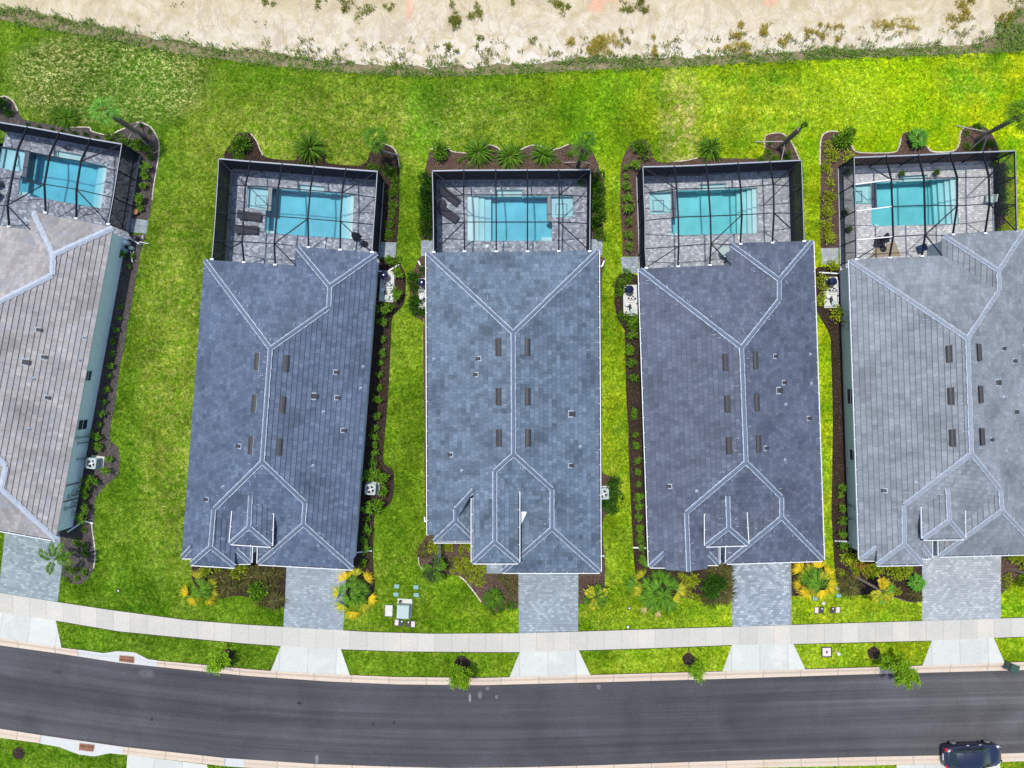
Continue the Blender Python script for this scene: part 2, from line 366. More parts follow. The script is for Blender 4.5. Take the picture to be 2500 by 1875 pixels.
M['capb']=paint('ridge_cap_blue',(.135,.165,.225),.7,.3,scale=3)
M['capg']=paint('ridge_cap_grey',(.27,.30,.34),.7,.3,scale=3)
M['capw']=paint('ridge_cap_white',(.46,.49,.54),.7,.3,scale=3)
M['mortar']=paint('pale_mortar',(.38,.43,.50),.8,.2,scale=4)
M['white']=paint('white_metal',(.72,.74,.76),.45,.4,var=.05)
M['gutin']=paint('gutter_inside',(.05,.06,.07),.8,.2)
M['stucco_teal']=paint('teal_stucco',(.80,.90,.92),.9,.15,var=.05,scale=2)
M['stucco_grey']=paint('grey_stucco',(.52,.58,.60),.9,.15,var=.05,scale=2)
M['soffit']=paint('soffit_white',(.6,.6,.6),.8,.2,var=.03)
M['vent']=paint('vent_metal_dark',(.042,.040,.043),.6,.4,var=.2)
M['black']=paint('black_plastic',(.015,.015,.018),.5,.4)
M['frame']=paint('bronze_frame',(.008,.010,.018),.6,.2,var=.2)
M['framel']=paint('frame_light_rail',(.30,.32,.36),.5,.4,var=.1)
M['green']=paint('utility_green',(.19,.37,.29),.6,.3,var=.08)
M['greyg']=paint('grey_green_metal',(.38,.46,.43),.6,.3,var=.06)
M['pink']=paint('pale_pink_lid',(.62,.52,.52),.8,.2,var=.06)
M['conc']=paint('plain_concrete',(.55,.54,.50),.9,.2,var=.08,scale=3)
M['stone']=paint('edging_stone',(.50,.44,.34),.9,.2,var=.35,scale=3)
M['tile']=paint('dark_pool_tile',(.045,.055,.085),.4,.5,var=.2)
M['plaster']=paint('pool_plaster',(.46,.59,.60),.8,.2,var=.16,scale=.45)
M['navy']=paint('navy_tank',(.010,.014,.055),.12,.7,var=.1)
M['wicker']=paint('charcoal_wicker',(.045,.045,.055),.8,.2,var=.3,scale=30)
M['tan']=paint('tan_cushion',(.30,.24,.17),.9,.1)
M['rust']=paint('rusty_grate',(.36,.16,.09),.85,.2,var=.35,scale=30)
M['bin']=paint('bin_green',(.035,.075,.055),.5,.4)
M['trunk']=paint('palm_trunk',(.19,.15,.12),.9,.1,var=.35,scale=12)
M['bark']=paint('sapling_bark',(.12,.09,.06),.9,.1,var=.3,scale=12)
M['wood']=paint('grey_wood',(.36,.33,.30),.85,.2,var=.15)
M['terracotta']=paint('terracotta',(.35,.17,.08),.8,.2)
M['blue']=paint('blue_fabric',(.02,.05,.13),.8,.2)
M['membrane']=paint('pale_membrane',(.70,.74,.73),.7,.2,var=.04)
g=N('window_glass'); M['glass']=g.done((.015,.03,.05),.08,.9)
def water_mat(name,dens,col):
    m=N(name); nt=m.t
    tr=m.n('ShaderNodeBsdfTransparent'); gl=m.n('ShaderNodeBsdfGlossy'); gl.inputs['Roughness'].default_value=.04
    fr=m.n('ShaderNodeFresnel'); fr.inputs['IOR'].default_value=1.33
    nz=m.noise(m.pos(),2.2,3,.6,.8); bp=m.n('ShaderNodeBump'); bp.inputs['Strength'].default_value=.12; bp.inputs['Distance'].default_value=.05
    m.l(nz,bp.inputs['Height']); m.l(bp.outputs[0],gl.inputs['Normal']); m.l(bp.outputs[0],fr.inputs['Normal'])
    mx=m.n('ShaderNodeMixShader'); m.l(fr.outputs[0],mx.inputs[0]); m.l(tr.outputs[0],mx.inputs[1]); m.l(gl.outputs[0],mx.inputs[2])
    m.l(mx.outputs[0],m.out.inputs['Surface'])
    va=m.n('ShaderNodeVolumeAbsorption'); va.inputs['Color'].default_value=(*col,1); va.inputs['Density'].default_value=dens
    m.l(va.outputs[0],m.out.inputs['Volume']); m.t.nodes.remove(m.b); return m.m
M['water']=water_mat('pool_water',.62,(.16,.80,.93))
M['waterg']=water_mat('pool_water_green',.55,(.16,.86,.90))
def screen_mat(name,open_):
    """insect screen: open area shrinks with the angle at which it is crossed"""
    m=N(name); g=m.n('ShaderNodeNewGeometry'); d=m.n('ShaderNodeVectorMath',operation='DOT_PRODUCT')
    m.l(g.outputs['Normal'],d.inputs[0]); m.l(g.outputs['Incoming'],d.inputs[1])
    c=m.math('MAXIMUM',m.math('ABSOLUTE',d.outputs['Value']),.08)
    op=m.math('POWER',open_,m.math('DIVIDE',1.0,c))
    tr=m.n('ShaderNodeBsdfTransparent'); df=m.n('ShaderNodeBsdfDiffuse'); df.inputs[0].default_value=(.03,.033,.045,1)
    mx=m.n('ShaderNodeMixShader'); m.l(op,mx.inputs[0]); m.l(df.outputs[0],mx.inputs[1]); m.l(tr.outputs[0],mx.inputs[2]); m.l(mx.outputs[0],m.out.inputs['Surface'])
    m.t.nodes.remove(m.b); return m.m
M['screenl']=screen_mat('wall_screen_open',.68); M['screen']=screen_mat('roof_screen',.93); M['screenw']=screen_mat('wall_screen',.38)
def leaf_mat(name,stops,rough=.55):
    m=N(name); g=m.n('ShaderNodeNewGeometry'); oi=m.n('ShaderNodeObjectInfo')
    col=m.ramp(g.outputs['Random Per Island'],stops)
    col=m.mix(.6,col,m.ramp(oi.outputs['Random'],[(0,.72),(1,1.25)]),'MULTIPLY')
    m.done(col,max(rough,.65),.12)
    tl=m.n('ShaderNodeBsdfTranslucent'); m.l(col,tl.inputs[0]); mx=m.n('ShaderNodeMixShader'); mx.inputs[0].default_value=.25
    m.l(m.b.outputs[0],mx.inputs[1]); m.l(tl.outputs[0],mx.inputs[2]); m.l(mx.outputs[0],m.out.inputs['Surface']); return m.m
M['leaf']=leaf_mat('shrub_leaf',[(0,(.035,.10,.008)),(.5,(.10,.23,.012)),(1,(.24,.38,.03))])
M['leafd']=leaf_mat('dark_hedge_leaf',[(0,(.010,.042,.006)),(.5,(.035,.115,.010)),(1,(.11,.25,.02))])
M['leafy']=leaf_mat('yellow_green_leaf',[(0,(.16,.24,.01)),(.5,(.32,.42,.02)),(1,(.55,.55,.04))])
M['leafo']=leaf_mat('orange_leaf',[(0,(.10,.16,.01)),(.4,(.38,.30,.03)),(1,(.65,.22,.06))])
M['fan']=leaf_mat('fan_green',[(0,(.03,.11,.008)),(.5,(.08,.22,.012)),(1,(.17,.32,.025))],.4)
M['fany']=leaf_mat('fan_yellow',[(0,(.42,.34,.01)),(.5,(.66,.48,.01)),(1,(.85,.60,.03))],.5)
M['fanm']=leaf_mat('fan_mixed',[(0,(.16,.26,.01)),(.5,(.36,.38,.02)),(1,(.60,.50,.04))],.5)
M['fant']=leaf_mat('fan_tan',[(0,(.55,.36,.15)),(1,(.75,.55,.30))],.7)
M['frond']=leaf_mat('frond_green',[(0,(.03,.09,.006)),(.5,(.08,.19,.010)),(1,(.16,.28,.02))],.5)
M['frondb']=leaf_mat('frond_bright',[(0,(.05,.20,.012)),(.5,(.12,.34,.03)),(1,(.28,.50,.10))],.5)
M['frondd']=leaf_mat('frond_dark',[(0,(.015,.03,.010)),(1,(.06,.10,.03))],.6)
M['sap']=leaf_mat('sapling_leaf',[(0,(.09,.22,.008)),(.5,(.20,.38,.012)),(1,(.36,.52,.03))])
M['olive']=leaf_mat('olive_weed',[(0,(.10,.12,.01)),(.5,(.22,.24,.03)),(1,(.38,.36,.07))],.8)
M['ochre']=leaf_mat('ochre_weed',[(0,(.24,.24,.03)),(.5,(.42,.34,.04)),(1,(.56,.42,.09))],.8)
M['weedg']=leaf_mat('green_weed',[(0,(.09,.19,.02)),(.5,(.20,.32,.05)),(1,(.34,.43,.13))],.8)
M['browngrass']=leaf_mat('bronze_grass',[(0,(.03,.04,.012)),(.5,(.09,.09,.025)),(1,(.22,.18,.06))],.8)
# ================= SETTING =================
z6=ZM(2.765,0,1275)
WALK_T=[(-500,1370),(-150,1420),(0,1447),(141,1470),(275,1490),(456,1514),(600,1525),(769,1535),(905,1543),(1050,1547),(1267,1546),(1413,1542),(1626,1535),(1800,1530),(2021,1523),(2252,1516),(2500,1508),(3000,1488)]
WALK_B=[(-500,1417),(-150,1468),(0,1496),(136,1515),(289,1541),(430,1555),(600,1571),(684,1577),(833,1585),(972,1590),(1180,1592),(1267,1592),(1413,1588),(1626,1581),(1800,1574),(1940,1572),(2272,1564),(2428,1557),(3000,1535)]
KERB_U=[(-500,1480),(-150,1530),(0,1557),(150,1581),(188,1586),(253,1595),(286,1590),(329,1593),(362,1610),(387,1613),(506,1624),(600,1633),(661,1638),(854,1648),(972,1653),(1180,1655),(1247,1653),(1440,1648),(1765,1639),(1967,1634),(2252,1625),(2500,1616),(3000,1596)]
ROAD_T=[(-500,1500),(-150,1551),(0,1577),(145,1597),(289,1619),(383,1629),(600,1651),(803,1665),(972,1672),(1180,1674),(1253,1672),(1457,1667),(1750,1659),(2089,1648),(2500,1637),(3000,1620)]
ROAD_B=[(-500,1690),(-150,1752),(0,1781),(96,1796),(300,1825),(546,1852),(769,1867),(939,1873),(1100,1877),(1270,1875),(1457,1870),(1750,1860),(2089,1850),(2292,1846),(2500,1840),(3000,1822)]
KERB_L=[(-500,1712),(-150,1772),(0,1801),(96,1814),(145,1823),(192,1841),(231,1846),(268,1838),(311,1843),(546,1870),(769,1885),(939,1892),(1100,1896),(1270,1894),(1457,1889),(1750,1876),(2106,1869),(2445,1860),(3000,1842)]
def strip(name,top,bot,mat,z=0,step=12,x0=-500,x1=3000,zt=None,zb=None,prof=None,ends=True,kind='structure'):
    """strip with uv in metres along/across; prof = list of (t,z) across"""
    mb=MB(); prof=prof or [(0,z),(1,z)]
    xs=[x0+i*step for i in range(int((x1-x0)/step)+1)]
    if xs[-1]<x1: xs.append(x1)
    prev=None; u=0; uv={}
    for x in xs:
        a=C(x,interp(top,x)); b=C(x,interp(bot,x))
        cur=[Vector((a.x+(b.x-a.x)*t,a.y+(b.y-a.y)*t,zz)) for t,zz in prof]
        if prev:
            du=(cur[0]-prev[0]).length
            for i in range(len(prof)-1):
                mb.face([prev[i],prev[i+1],cur[i+1],cur[i]],0,[(u,prof[i][0]),(u,prof[i+1][0]),(u+du,prof[i+1][0]),(u+du,prof[i][0])])
            u+=du
        prev=cur
    ob=mb.build(name,mat); tag(ob,kind=kind); return ob
# pool outlines (photo pixels on the ground)
POOLS={
1:dict(pool=[(74,370),(137,382),(137,367),(200,379),(198,393),(262,405),(247,509),(44,474),(50,429),(65,432)],spa=[(5,357),(65,368),(56,421),(-4,409)],wall=[(65,368),(76,370),(67,434),(56,432)],inner=[(28,375),(38,377),(33,402),(23,400)],steps='R',mir=0),
2:dict(pool=[(665,459),(726,463.5),(727,450),(792,455),(791,468),(864.5,475.7),(859.5,583.5),(645.6,568.6),(649,514),(662,515)],spa=[(604,454),(657,459),(654,512),(601,507)],wall=[(657,459),(666.5,460),(662.5,516),(653,515)],inner=[(619,472),(647,474),(645,499),(617,497)],steps='R'),
3:dict(pool=[(1140,478),(1213,478),(1213,463.7),(1275,463.7),(1275,478),(1336,478),(1336,541),(1348,541),(1348,588),(1140,588)],spa=[(1345,478),(1399,478),(1399,530.6),(1345,530.6)],wall=[(1336,478),(1344.8,478),(1344.8,541),(1336,541)],inner=[(1357,493),(1386,493),(1386,521.5),(1357,521.5)],steps='L'),
4:dict(pool=[(1650,464.5),(1708,463),(1708,450.6),(1771,447.5),(1772,460.5),(1848,458),(1849.7,569),(1639,575),(1638.5,531),(1651,530.5)],spa=[(1585,469),(1639,467),(1639.5,521),(1587,523)],wall=[(1639.3,467),(1649.7,466.8),(1651,531),(1639.7,531)],inner=[(1596,485),(1624,484),(1625,512),(1597,513)],steps='R'),
5:dict(pool=[(2137.7,444.6),(2196,442.5),(2196,430),(2264,426),(2265,438.6),(2334,435),(2340.5,546.5),(2127,552.7),(2127,507.5),(2139.5,507)],spa=[(2078,451),(2127,447.5),(2127.5,498),(2080,500)],wall=[(2127.2,447.5),(2137.3,447),(2139,507.5),(2127.6,508)],inner=[(2090,463),(2112,461.5),(2113,489),(2092,490.5)],steps='R')}
def hull_hole(d):
    pts=[Vector(C(*p).to_2d()) for p in d['pool']+d['spa']]
    xs=[p.x for p in pts]; ys=[p.y for p in pts]
    m=.25; return [(min(xs)-m,min(ys)-m),(max(xs)+m,min(ys)-m),(max(xs)+m,max(ys)+m),(min(xs)-m,max(ys)+m)]
HOLES=[hull_hole(POOLS[k]) for k in POOLS]
# lawns: slab with a real edge at the kerb
mb=MB()
outer=[(-400,300)]+[(-400,C(-500,interp(KERB_U,-500)).y)]+[tuple(C(x,y-.3).to_2d()) for x,y in KERB_U]+[(400,C(3000,interp(KERB_U,3000)).y),(400,300)]
flat(mb,outer,HOLES,0.0,0)
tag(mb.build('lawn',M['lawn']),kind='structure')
mb=MB(); outer=[tuple(C(x,y).to_2d()) for x,y in KERB_L]; outer=[(-400,outer[0][1])]+outer+[(400,outer[-1][1]),(400,-300),(-400,-300)]
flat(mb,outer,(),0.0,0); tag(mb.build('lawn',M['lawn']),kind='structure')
mb=MB(); mb.face([(-900,-900,-3),(900,-900,-3),(900,900,-3),(-900,900,-3)]); tag(mb.build('ground',M['mulchb']),kind='structure')
# road (slightly lower than the lawns) and rolled kerbs
RT=[(x,y-1) for x,y in ROAD_T]; RB=[(x,y+1) for x,y in ROAD_B]
ext=lambda pl:[(-12500,pl[0][1]+5)]+pl+[(15000,pl[-1][1]-5)]
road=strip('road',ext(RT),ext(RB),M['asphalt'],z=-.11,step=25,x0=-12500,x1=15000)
for v in road.data.uv_layers[0].data: v.uv[1]*=6.7
strip('kerb',KERB_U,ROAD_T,M['kerb'],prof=[(0,-.2),(.001,.012),(.22,.010),(.48,-.085),(.62,-.10),(1,-.098),(1.0,-.2)],step=8)
strip('kerb',ROAD_B,KERB_L,M['kerb'],prof=[(0,-.2),(.0,-.098),(.38,-.10),(.52,-.085),(.78,.010),(.999,.012),(1,-.2)],step=8)
strip('storm_inlet_apron',[(x,y-.6) for x,y in KERB_U],[(x,y-.5) for x,y in ROAD_T],M['inlet'],prof=[(0,.018),(.3,.016),(.55,-.055),(1,-.092)],x0=188,x1=384,step=6)
strip('storm_inlet_apron',[(x,y+.5) for x,y in ROAD_B],[(x,y+.6) for x,y in KERB_L],M['inlet'],prof=[(0,-.092),(.45,-.055),(.7,.016),(1,.018)],x0=96,x1=300,step=6)
strip('kerb_repair_slab',ROAD_B,KERB_L,M['inlet'],prof=[(0,-.092),(.45,-.075),(.75,.018),(1,.019)],x0=547,x1=596,step=7)
EG=M['mulch']  # dark strips below stand in for the shadow along the grass edge
for pl,o in ((WALK_T,-1.6),(WALK_B,.1)): strip('edge_shade_strip',[(x,y+o) for x,y in pl],[(x,y+o+1.5) for x,y in pl],EG,z=.005)
strip('edge_shade_strip',[(x,y-1.6) for x,y in KERB_U],[(x,y+.1) for x,y in KERB_U],EG,z=.005)
strip('sidewalk',WALK_T,WALK_B,M['walk'],z=.012,step=12)
def apron(poly,u0=0):
    mb=MB(); pts=[C(x,y,.010) for x,y in poly]; a=pts[0]; d=(pts[1]-pts[0]).normalized()
    mb.face(pts[::-1],0,[((p-a).dot(d)+.05+u0,-(p-a).cross(d).z) for p in pts[::-1]])
    mb.uv={0:mb.uv[0]}; tag(mb.build('driveway_apron',M['apron']),kind='structure')
apron([(-60,1487),(136,1515),(150,1581),(-70,1547)])
apron([(686,1577),(832,1585),(854,1648),(661,1638)]); apron([(1269,1592),(1413,1588),(1441,1648),(1244,1653)])
apron([(1787,1574.5),(1937,1572),(1966,1634),(1764,1639)]); apron([(2275,1564),(2426,1557),(2453,1618),(2252,1625)])
apron([(311,1843),(505,1867),(540,2000),(300,2000)]); apron([(2189,1867.5),(2440,1861),(2460,1990),(2190,1990)]); apron([(-300,1750),(0,1805),(-40,1990),(-300,1990)]) if 0 else None
# paved driveways and garden pads
PV={1:paver_mat('pavers_grey_blue',(.19,.24,.26),(.34,.385,.39),.16),2:paver_mat('pavers_light_blue',(.22,.26,.29),(.34,.385,.41),.06),3:paver_mat('pavers_pale',(.21,.25,.28),(.34,.385,.41),0),4:paver_mat('pavers_speckled',(.20,.24,.28),(.41,.45,.49),-.03),5:paver_mat('pavers_pale_grey',(.29,.315,.335),(.46,.48,.48),-.035),
 'd1':paver_mat('deck_pavers_slate',(.14,.155,.185),(.42,.45,.50),.18,.21,.17),'d2':paver_mat('deck_pavers_blue',(.17,.19,.225),(.45,.48,.54),.08,.21,.17),'d3':paver_mat('deck_pavers_mid',(.17,.192,.225),(.46,.49,.55),0,.21,.17),'d4':paver_mat('deck_pavers_grey',(.26,.275,.295),(.54,.55,.565),-.03,.21,.17),'d5':paver_mat('deck_pavers_light',(.38,.38,.38),(.66,.65,.63),-.04,.21,.17),
 'b4':paver_mat('driveway_border',(.20,.21,.22),(.36,.38,.40),0,.2,.4)}
def sheet(name,poly,mat,z,kind='structure',holes=()):
    mb=MB(); flat(mb,PX(poly),[PX(h) for h in holes],z); return tag(mb.build(name,mat),kind=kind)
DRIVE={1:[(13,1290),(163,1285),(141,1469.5),(-3,1446)],2:[(699,1360),(848,1372),(838,1539),(692,1530)],3:[(1265,1385),(1412,1385),(1411,1541),(1267,1545.5)],4:[(1785,1360),(1931,1360),(1933,1525),(1787,1530)],5:[(2251,1350),(2444,1340),(2443,1509.5),(2251,1515.5)]}
for k,p in DRIVE.items(): sheet('driveway',p,PV[k],.008)
for a,b in (((1785,1372),(1787,1530)),((1931,1368),(1933,1526))):
    s=4 if a[0]<1800 else -4
    sheet('driveway_border',[a,(a[0]+s,a[1]),(b[0]+s,b[1]-.1),b],PV['b4'],.013)
sheet('garden_path',[(611,1310),(634,1310),(634,1385),(700,1382),(700,1372),(655,1366),(655,1310)],PV[2],.006) if 0 else None
sheet('garden_path',[(604,1300),(640,1300),(640,1374),(604,1374)],M['vent'],.018); sheet('garden_path',[(1187,1365),(1266,1370),(1266,1401),(1187,1400)],PV[3],.009)
sheet('garden_path',[(1752,1310),(1786,1310),(1786,1379),(1752,1378)],PV[4],.009)
sheet('garden_path',[(2268,1290),(2296,1290),(2296,1362),(2251,1364),(2251,1345),(2268,1345)],PV[5],.009)
sheet('garden_path',[(605,1375),(700,1379),(700,1384),(605,1380)],M['conc'],.012)
sheet('garden_path',[(141,1290),(163,1285),(160,1315),(142,1330)],PV[1],.009) if 0 else None
PADS=[((321,533),(362,538),(358,570),(319,567),PV[1]),((930,591),(967.5,592),(966,630),(928,628),PV[2]),((1028,586),(1057,588),(1057,625),(1028,625),PV[3]),((1441,584),(1471,583),(1470,623),(1441,622),PV[3]),((1515,628),(1558,627),(1558,667),(1520,668),PV[4]),((2004,606),(2046,605),(2046,645),(2007,646),PV[5])]
for *p,m in PADS: sheet('paver_pad',p,m,.020)
# sand bank with relief, dirt strip
SAND=[(-500,-60),(0,25),(77,25),(146,42),(215,58),(292,73),(365,92),(442,100),(519,119),(615,123),(730,135),(769,150),(846,154),(1003,165),(1166,162),(1329,153),(1410,143),(1573,143),(1695,138),(1957,125),(2226,117),(2380,108),(2440,85),(2470,40),(2600,-60),(3000,-200)]
DIRT=[(-500,10),(0,48),(115,72),(231,88),(346,112),(461,135),(576,149),(692,162),(846,177),(1003,185),(1166,185),(1329,176),(1492,169),(1688,161),(1957,146),(2226,136),(2442,128),(2520,120),(3000,100)]
mb=MB(); rr=random.Random(3)
cols=[]
from mathutils import noise as NZ
x=-1600
while x<=4200:
    y0=interp(SAND,x)+NZ.noise(Vector((x*.03,0,0)))*10; col=[]
    for j in range(60):
        y=y0-j*14-j*j*.6; p=C(x,y)
        e=min(1,j/5); zz=.016+e*(.16*NZ.fractal(Vector((p.x*.35,p.y*.2,1)),1,2,5)+.18+.12*abs(NZ.noise(Vector((p.x*.5+2*NZ.noise(Vector((0,p.y*.3,4))),p.y*.06,2)))))
        col.append((p.x,p.y,max(.016,zz)))
    cols.append(col); x+=14
vs=[v for c in cols for v in c]; n=60
mb.add(vs,[(i*n+j,(i+1)*n+j,(i+1)*n+j+1,i*n+j+1) for i in range(len(cols)-1) for j in range(n-1)],0,True)
tag(mb.build('sand_bank',M['sand']),kind='structure')
mb=MB(); up=[tuple(C(x,interp(SAND,x)+NZ.noise(Vector((x*.05,3,0)))*6-14).to_2d()) for x in range(-500,3001,10)]
dn=[tuple(C(x,interp(DIRT,x)+NZ.noise(Vector((x*.04,9,0)))*4).to_2d()) for x in range(3000,-501,-10)]
flat(mb,up+dn,(),.008); tag(mb.build('dirt_strip',M['dirt']),kind='structure')
# ---------------- mulch beds ----------------
a1=ZM(3.318,0,200); a2=ZM(3.016,450,300); a3=ZM(3.318,1000,300); a4=ZM(3.253,1490,300); a5=ZM(3.19,1980,280)
s1=ZM(3.318,0,800); m1=ZM(4.1475,0,500); m2=ZM(3.016,450,650); m3=ZM(3.016,1000,650); m4=ZM(3.016,1500,650); m5=ZM(3.318,2000,650)
f2=ZM(3.016,430,1000); f3=ZM(3.318,1000,1050); f4=ZM(2.9625,1490,1000); f5=ZM(3.19,1980,1000)
d2=ZM(2.949,430,1350); d3=ZM(2.949,1050,1350); d5=ZM(2.949,1750,1350)
T=lambda f,l:[f(*p) for p in l]
BEDS=[
 ('mulchg',smooth(T(a1,[(-150,120),(0,125),(50,120),(110,160),(150,240),(190,300),(320,330),(560,370),(720,370),(745,400),(830,425),(900,430),(960,400),(1030,370),(1050,335),(1140,330),(1220,365),(1265,430),(1290,500),(1285,620),(1250,830),(1235,960),(1210,1100)]),False)+T(a1,[(1050,1240),(1060,800),(1000,560),(-150,345)]),None),
 ('mulchg',smooth(T(a1,[(1185,1240),(1160,1320),(1130,1420),(1110,1560)])+T(s1,[(1030,0),(1010,150),(980,270),(960,400),(940,560),(915,720),(890,850),(900,920),(950,970),(968,1030),(970,1120),(950,1200),(880,1260),(820,1320),(780,1380),(765,1440),(765,1560)])+T(z6,[(633,0),(630,80),(640,150),(645,230),(635,310),(590,380),(540,415),(480,410),(425,375)]),False)+[(145,1290),(165,1100),(262,700),(290,572)],None),
 ('mulch',smooth(T(a2,[(265,320),(290,270),(300,210),(345,150),(380,90),(430,70),(490,80),(530,130),(560,200),(580,240),(640,262),(760,275),(820,270),(850,240),(1020,245),(1050,290),(1120,305),(1240,315),(1310,310),(1350,270),(1370,210),(1420,160),(1460,150),(1530,180),(1570,240),(1585,330),(1585,500),(1580,700),(1565,880)]),False)+T(a2,[(1440,885),(1400,500),(300,400)]),None),
 ('mulch',smooth(T(a2,[(1440,1000),(1555,990),(1600,1060),(1630,1130),(1625,1300),(1590,1370),(1540,1420),(1525,1500)])+T(m2,[(1520,560),(1510,800),(1500,980),(1480,1200),(1465,1400),(1480,1465),(1530,1490),(1545,1540)])+T(f2,[(1605,500),(1600,620),(1570,700),(1490,740),(1460,800),(1455,900),(1450,1040),(1455,1180),(1465,1300),(1450,1360),(1400,1400),(1250,1400)]),False)+[(845,1380),(880,1100),(905,700)],None),
 ('mulch',smooth(T(f2,[(118,1110),(120,1250),(200,1380),(330,1385),(450,1370),(560,1390),(620,1440),(720,1460),(800,1452)]),False)+T(f2,[(812,1165),(540,1120),(560,990)]),None),
 ('mulchb',smooth(T(a3,[(115,430),(150,280),(165,235),(230,200),(300,190),(340,230),(440,245),(520,240),(600,185),(650,180),(710,200),(740,230),(900,220),(980,185),(1060,190),(1130,220),(1200,210),(1290,175),(1400,175),(1450,200),(1500,270),(1540,380),(1575,480),(1575,600),(1568,938)]),False)+T(a3,[(1430,938),(1430,450),(220,450),(220,945),(97,942),(97,600)]),None),
 ('mulchb',smooth(T(a3,[(150,1080),(95,1080),(65,1110),(50,1170),(15,1230),(3,1330),(3,1500),(40,1560),(100,1610),(122,1659)])+T(m3,[(100,400),(104,900),(113,1200)])+T(f3,[(120,100),(122,400),(130,780),(138,850),(100,910),(70,960),(65,1030),(80,1090),(110,1130),(180,1150),(260,1165),(330,1170),(400,1180),(450,1220),(490,1270),(530,1320),(580,1390),(640,1440),(660,1480),(700,1480),(780,1450),(880,1437)]),False)+T(f3,[(882,1165),(620,1165),(620,1000),(300,800)])+[(1075,1000),(1075,700)],None),
 ('mulchb',smooth(T(a3,[(1500,1075),(1580,1095),(1570,1160),(1555,1300),(1552,1600)])+[(1468,900),(1466,1100),(1468,1150),(1490,1163),(1503,1175),(1508,1200),(1504,1235),(1490,1252),(1475,1262),(1471,1300),(1478,1380)]+T(f3,[(1582,1150),(1580,1250),(1560,1340),(1440,1402),(1370,1402)]),False)+[(1412,1385),(1440,1000),(1430,640)],None),
 ('mulchb',smooth(T(a4,[(95,1060),(95,900),(80,700),(80,400),(95,300),(130,220),(180,150),(250,135),(300,160),(325,230),(350,290),(420,315),(600,300),(690,280),(720,270),(900,280),(1100,285),(1200,275),(1225,200),(1230,110),(1290,85),(1360,85),(1420,130),(1460,200),(1500,300)]),False)+T(a4,[(1450,400),(300,450),(240,600),(240,1062)]),None),
 ('mulch',smooth(T(a4,[(110,1185),(60,1220),(35,1290),(35,1450),(60,1560),(110,1640)])+T(m4,[(75,500),(80,600),(85,900),(95,1100),(105,1300),(115,1600)])+T(f4,[(130,100),(130,300),(150,700),(165,1000),(175,1130),(200,1250),(300,1330),(550,1360),(620,1380),(700,1395),(865,1397)]),False)+T(f4,[(878,1110),(780,1125),(500,1000)])+[(1600,1100),(1590,680)],None),
 ('mulch',T(f4,[(1310,1060),(1540,1060)])+smooth(T(f4,[(1550,1110),(1560,1300),(1400,1345),(1312,1345)]),False),None),
 ('mulchb',smooth(T(a5,[(75,1040),(70,800),(75,500),(68,300),(75,200),(100,150),(160,130),(210,135),(240,200),(310,240),(350,290),(450,300),(640,295),(680,260),(700,180),(740,135),(850,150),(900,250),(950,290),(1100,285),(1150,230),(1160,150),(1190,100),(1270,90),(1360,100),(1420,170),(1460,260),(1470,300)]),False)+T(a5,[(1400,420),(350,450),(240,500),(240,1042)]),None),
 ('mulch',smooth(T(a5,[(75,1185),(50,1190),(20,1250),(25,1480),(60,1560)])+T(m5,[(85,560),(95,700),(105,1000),(110,1300),(105,1600)])+T(f5,[(165,500),(160,800),(175,1100),(185,1250),(205,1350),(240,1420),(330,1445),(480,1440),(580,1440),(680,1470),(760,1495),(862,1492)]),False)+T(f5,[(866,1150),(500,1000)])+[(2110,1100),(2090,650)],None),
 ('mulchb',[(2424,398),(2456,398),(2453,546),(2420,568)],None),
 ('mulchb',T(f5,[(1480,1080),(1640,1080),(1659,1250)])+smooth(T(f5,[(1600,1310),(1540,1380),(1490,1430),(1481,1430)]),False),None)]
for mk,poly,_ in BEDS: sheet('mulch_bed',poly,M[mk],.014)
# scalloped stone edging, only where the photo shows it
def stitch(o):
    bm=bmesh.new(); bm.from_mesh(o.data); bmesh.ops.remove_doubles(bm,verts=bm.verts,dist=1e-4); bm.to_mesh(o.data); bm.free(); return o
def edging(f,pts,label,mat='stone',w=.13):
    pl=smooth(T(f,pts),False,10); P=[C(x,y) for x,y in pl]; mb=MB(); r=random.Random(len(pts)); ph=0; prev=None; hs=1
    for i,p in enumerate(P):
        d=(P[min(i+1,len(P)-1)]-P[max(i-1,0)]).normalized(); s=Vector((-d.y,d.x,0))
        if i: ph+=(p-P[i-1]).length/.30
        g=abs(math.sin(ph*math.pi))**.5; 
        if g<.3: hs=r.uniform(.7,1.15)
        ww=w/2*(.55+.45*g)*hs; hh=.02+.08*g*hs
        cur=[p-s*ww,p-s*ww*.8+Vector((0,0,hh)),p+s*ww*.8+Vector((0,0,hh)),p+s*ww]
        if prev: mb.add(prev+cur,[(k,k+1,k+5,k+4) for k in range(3)])
        prev=cur
    tag(stitch(mb.build('stone_edging',M[mat])),label,'edging','garden edging stones')
edging(a1,[(560,370),(720,370),(745,400),(830,425),(900,430),(960,400),(1030,370)],'pale edging stones curving round the notch of grass behind the far left cage')
edging(a1,[(1100,333),(1140,330),(1220,365),(1265,430),(1290,500),(1285,620),(1250,830),(1235,960)],'pale edging stones round the lobe right of the far left cage')
edging(a1,[(-100,125),(0,125),(50,120),(110,160),(150,240)],'short run of edging stones at the left picture edge behind the far left cage')
edging(a2,[(490,80),(530,130),(560,200),(580,240)],'short edging stones beside the bushy lobe behind the second cage')
edging(a2,[(1460,150),(1530,180),(1570,240),(1585,330)],'edging stones round the right lobe behind the second cage')
edging(a3,[(170,215),(230,200),(300,190),(340,230),(440,245),(520,240),(600,185),(650,180),(710,200),(740,230)],'wavy edging stones left half behind the middle cage')
edging(a3,[(900,220),(980,185),(1060,190),(1130,220),(1200,210),(1290,175)],'wavy edging stones right of the third clump behind the middle cage')
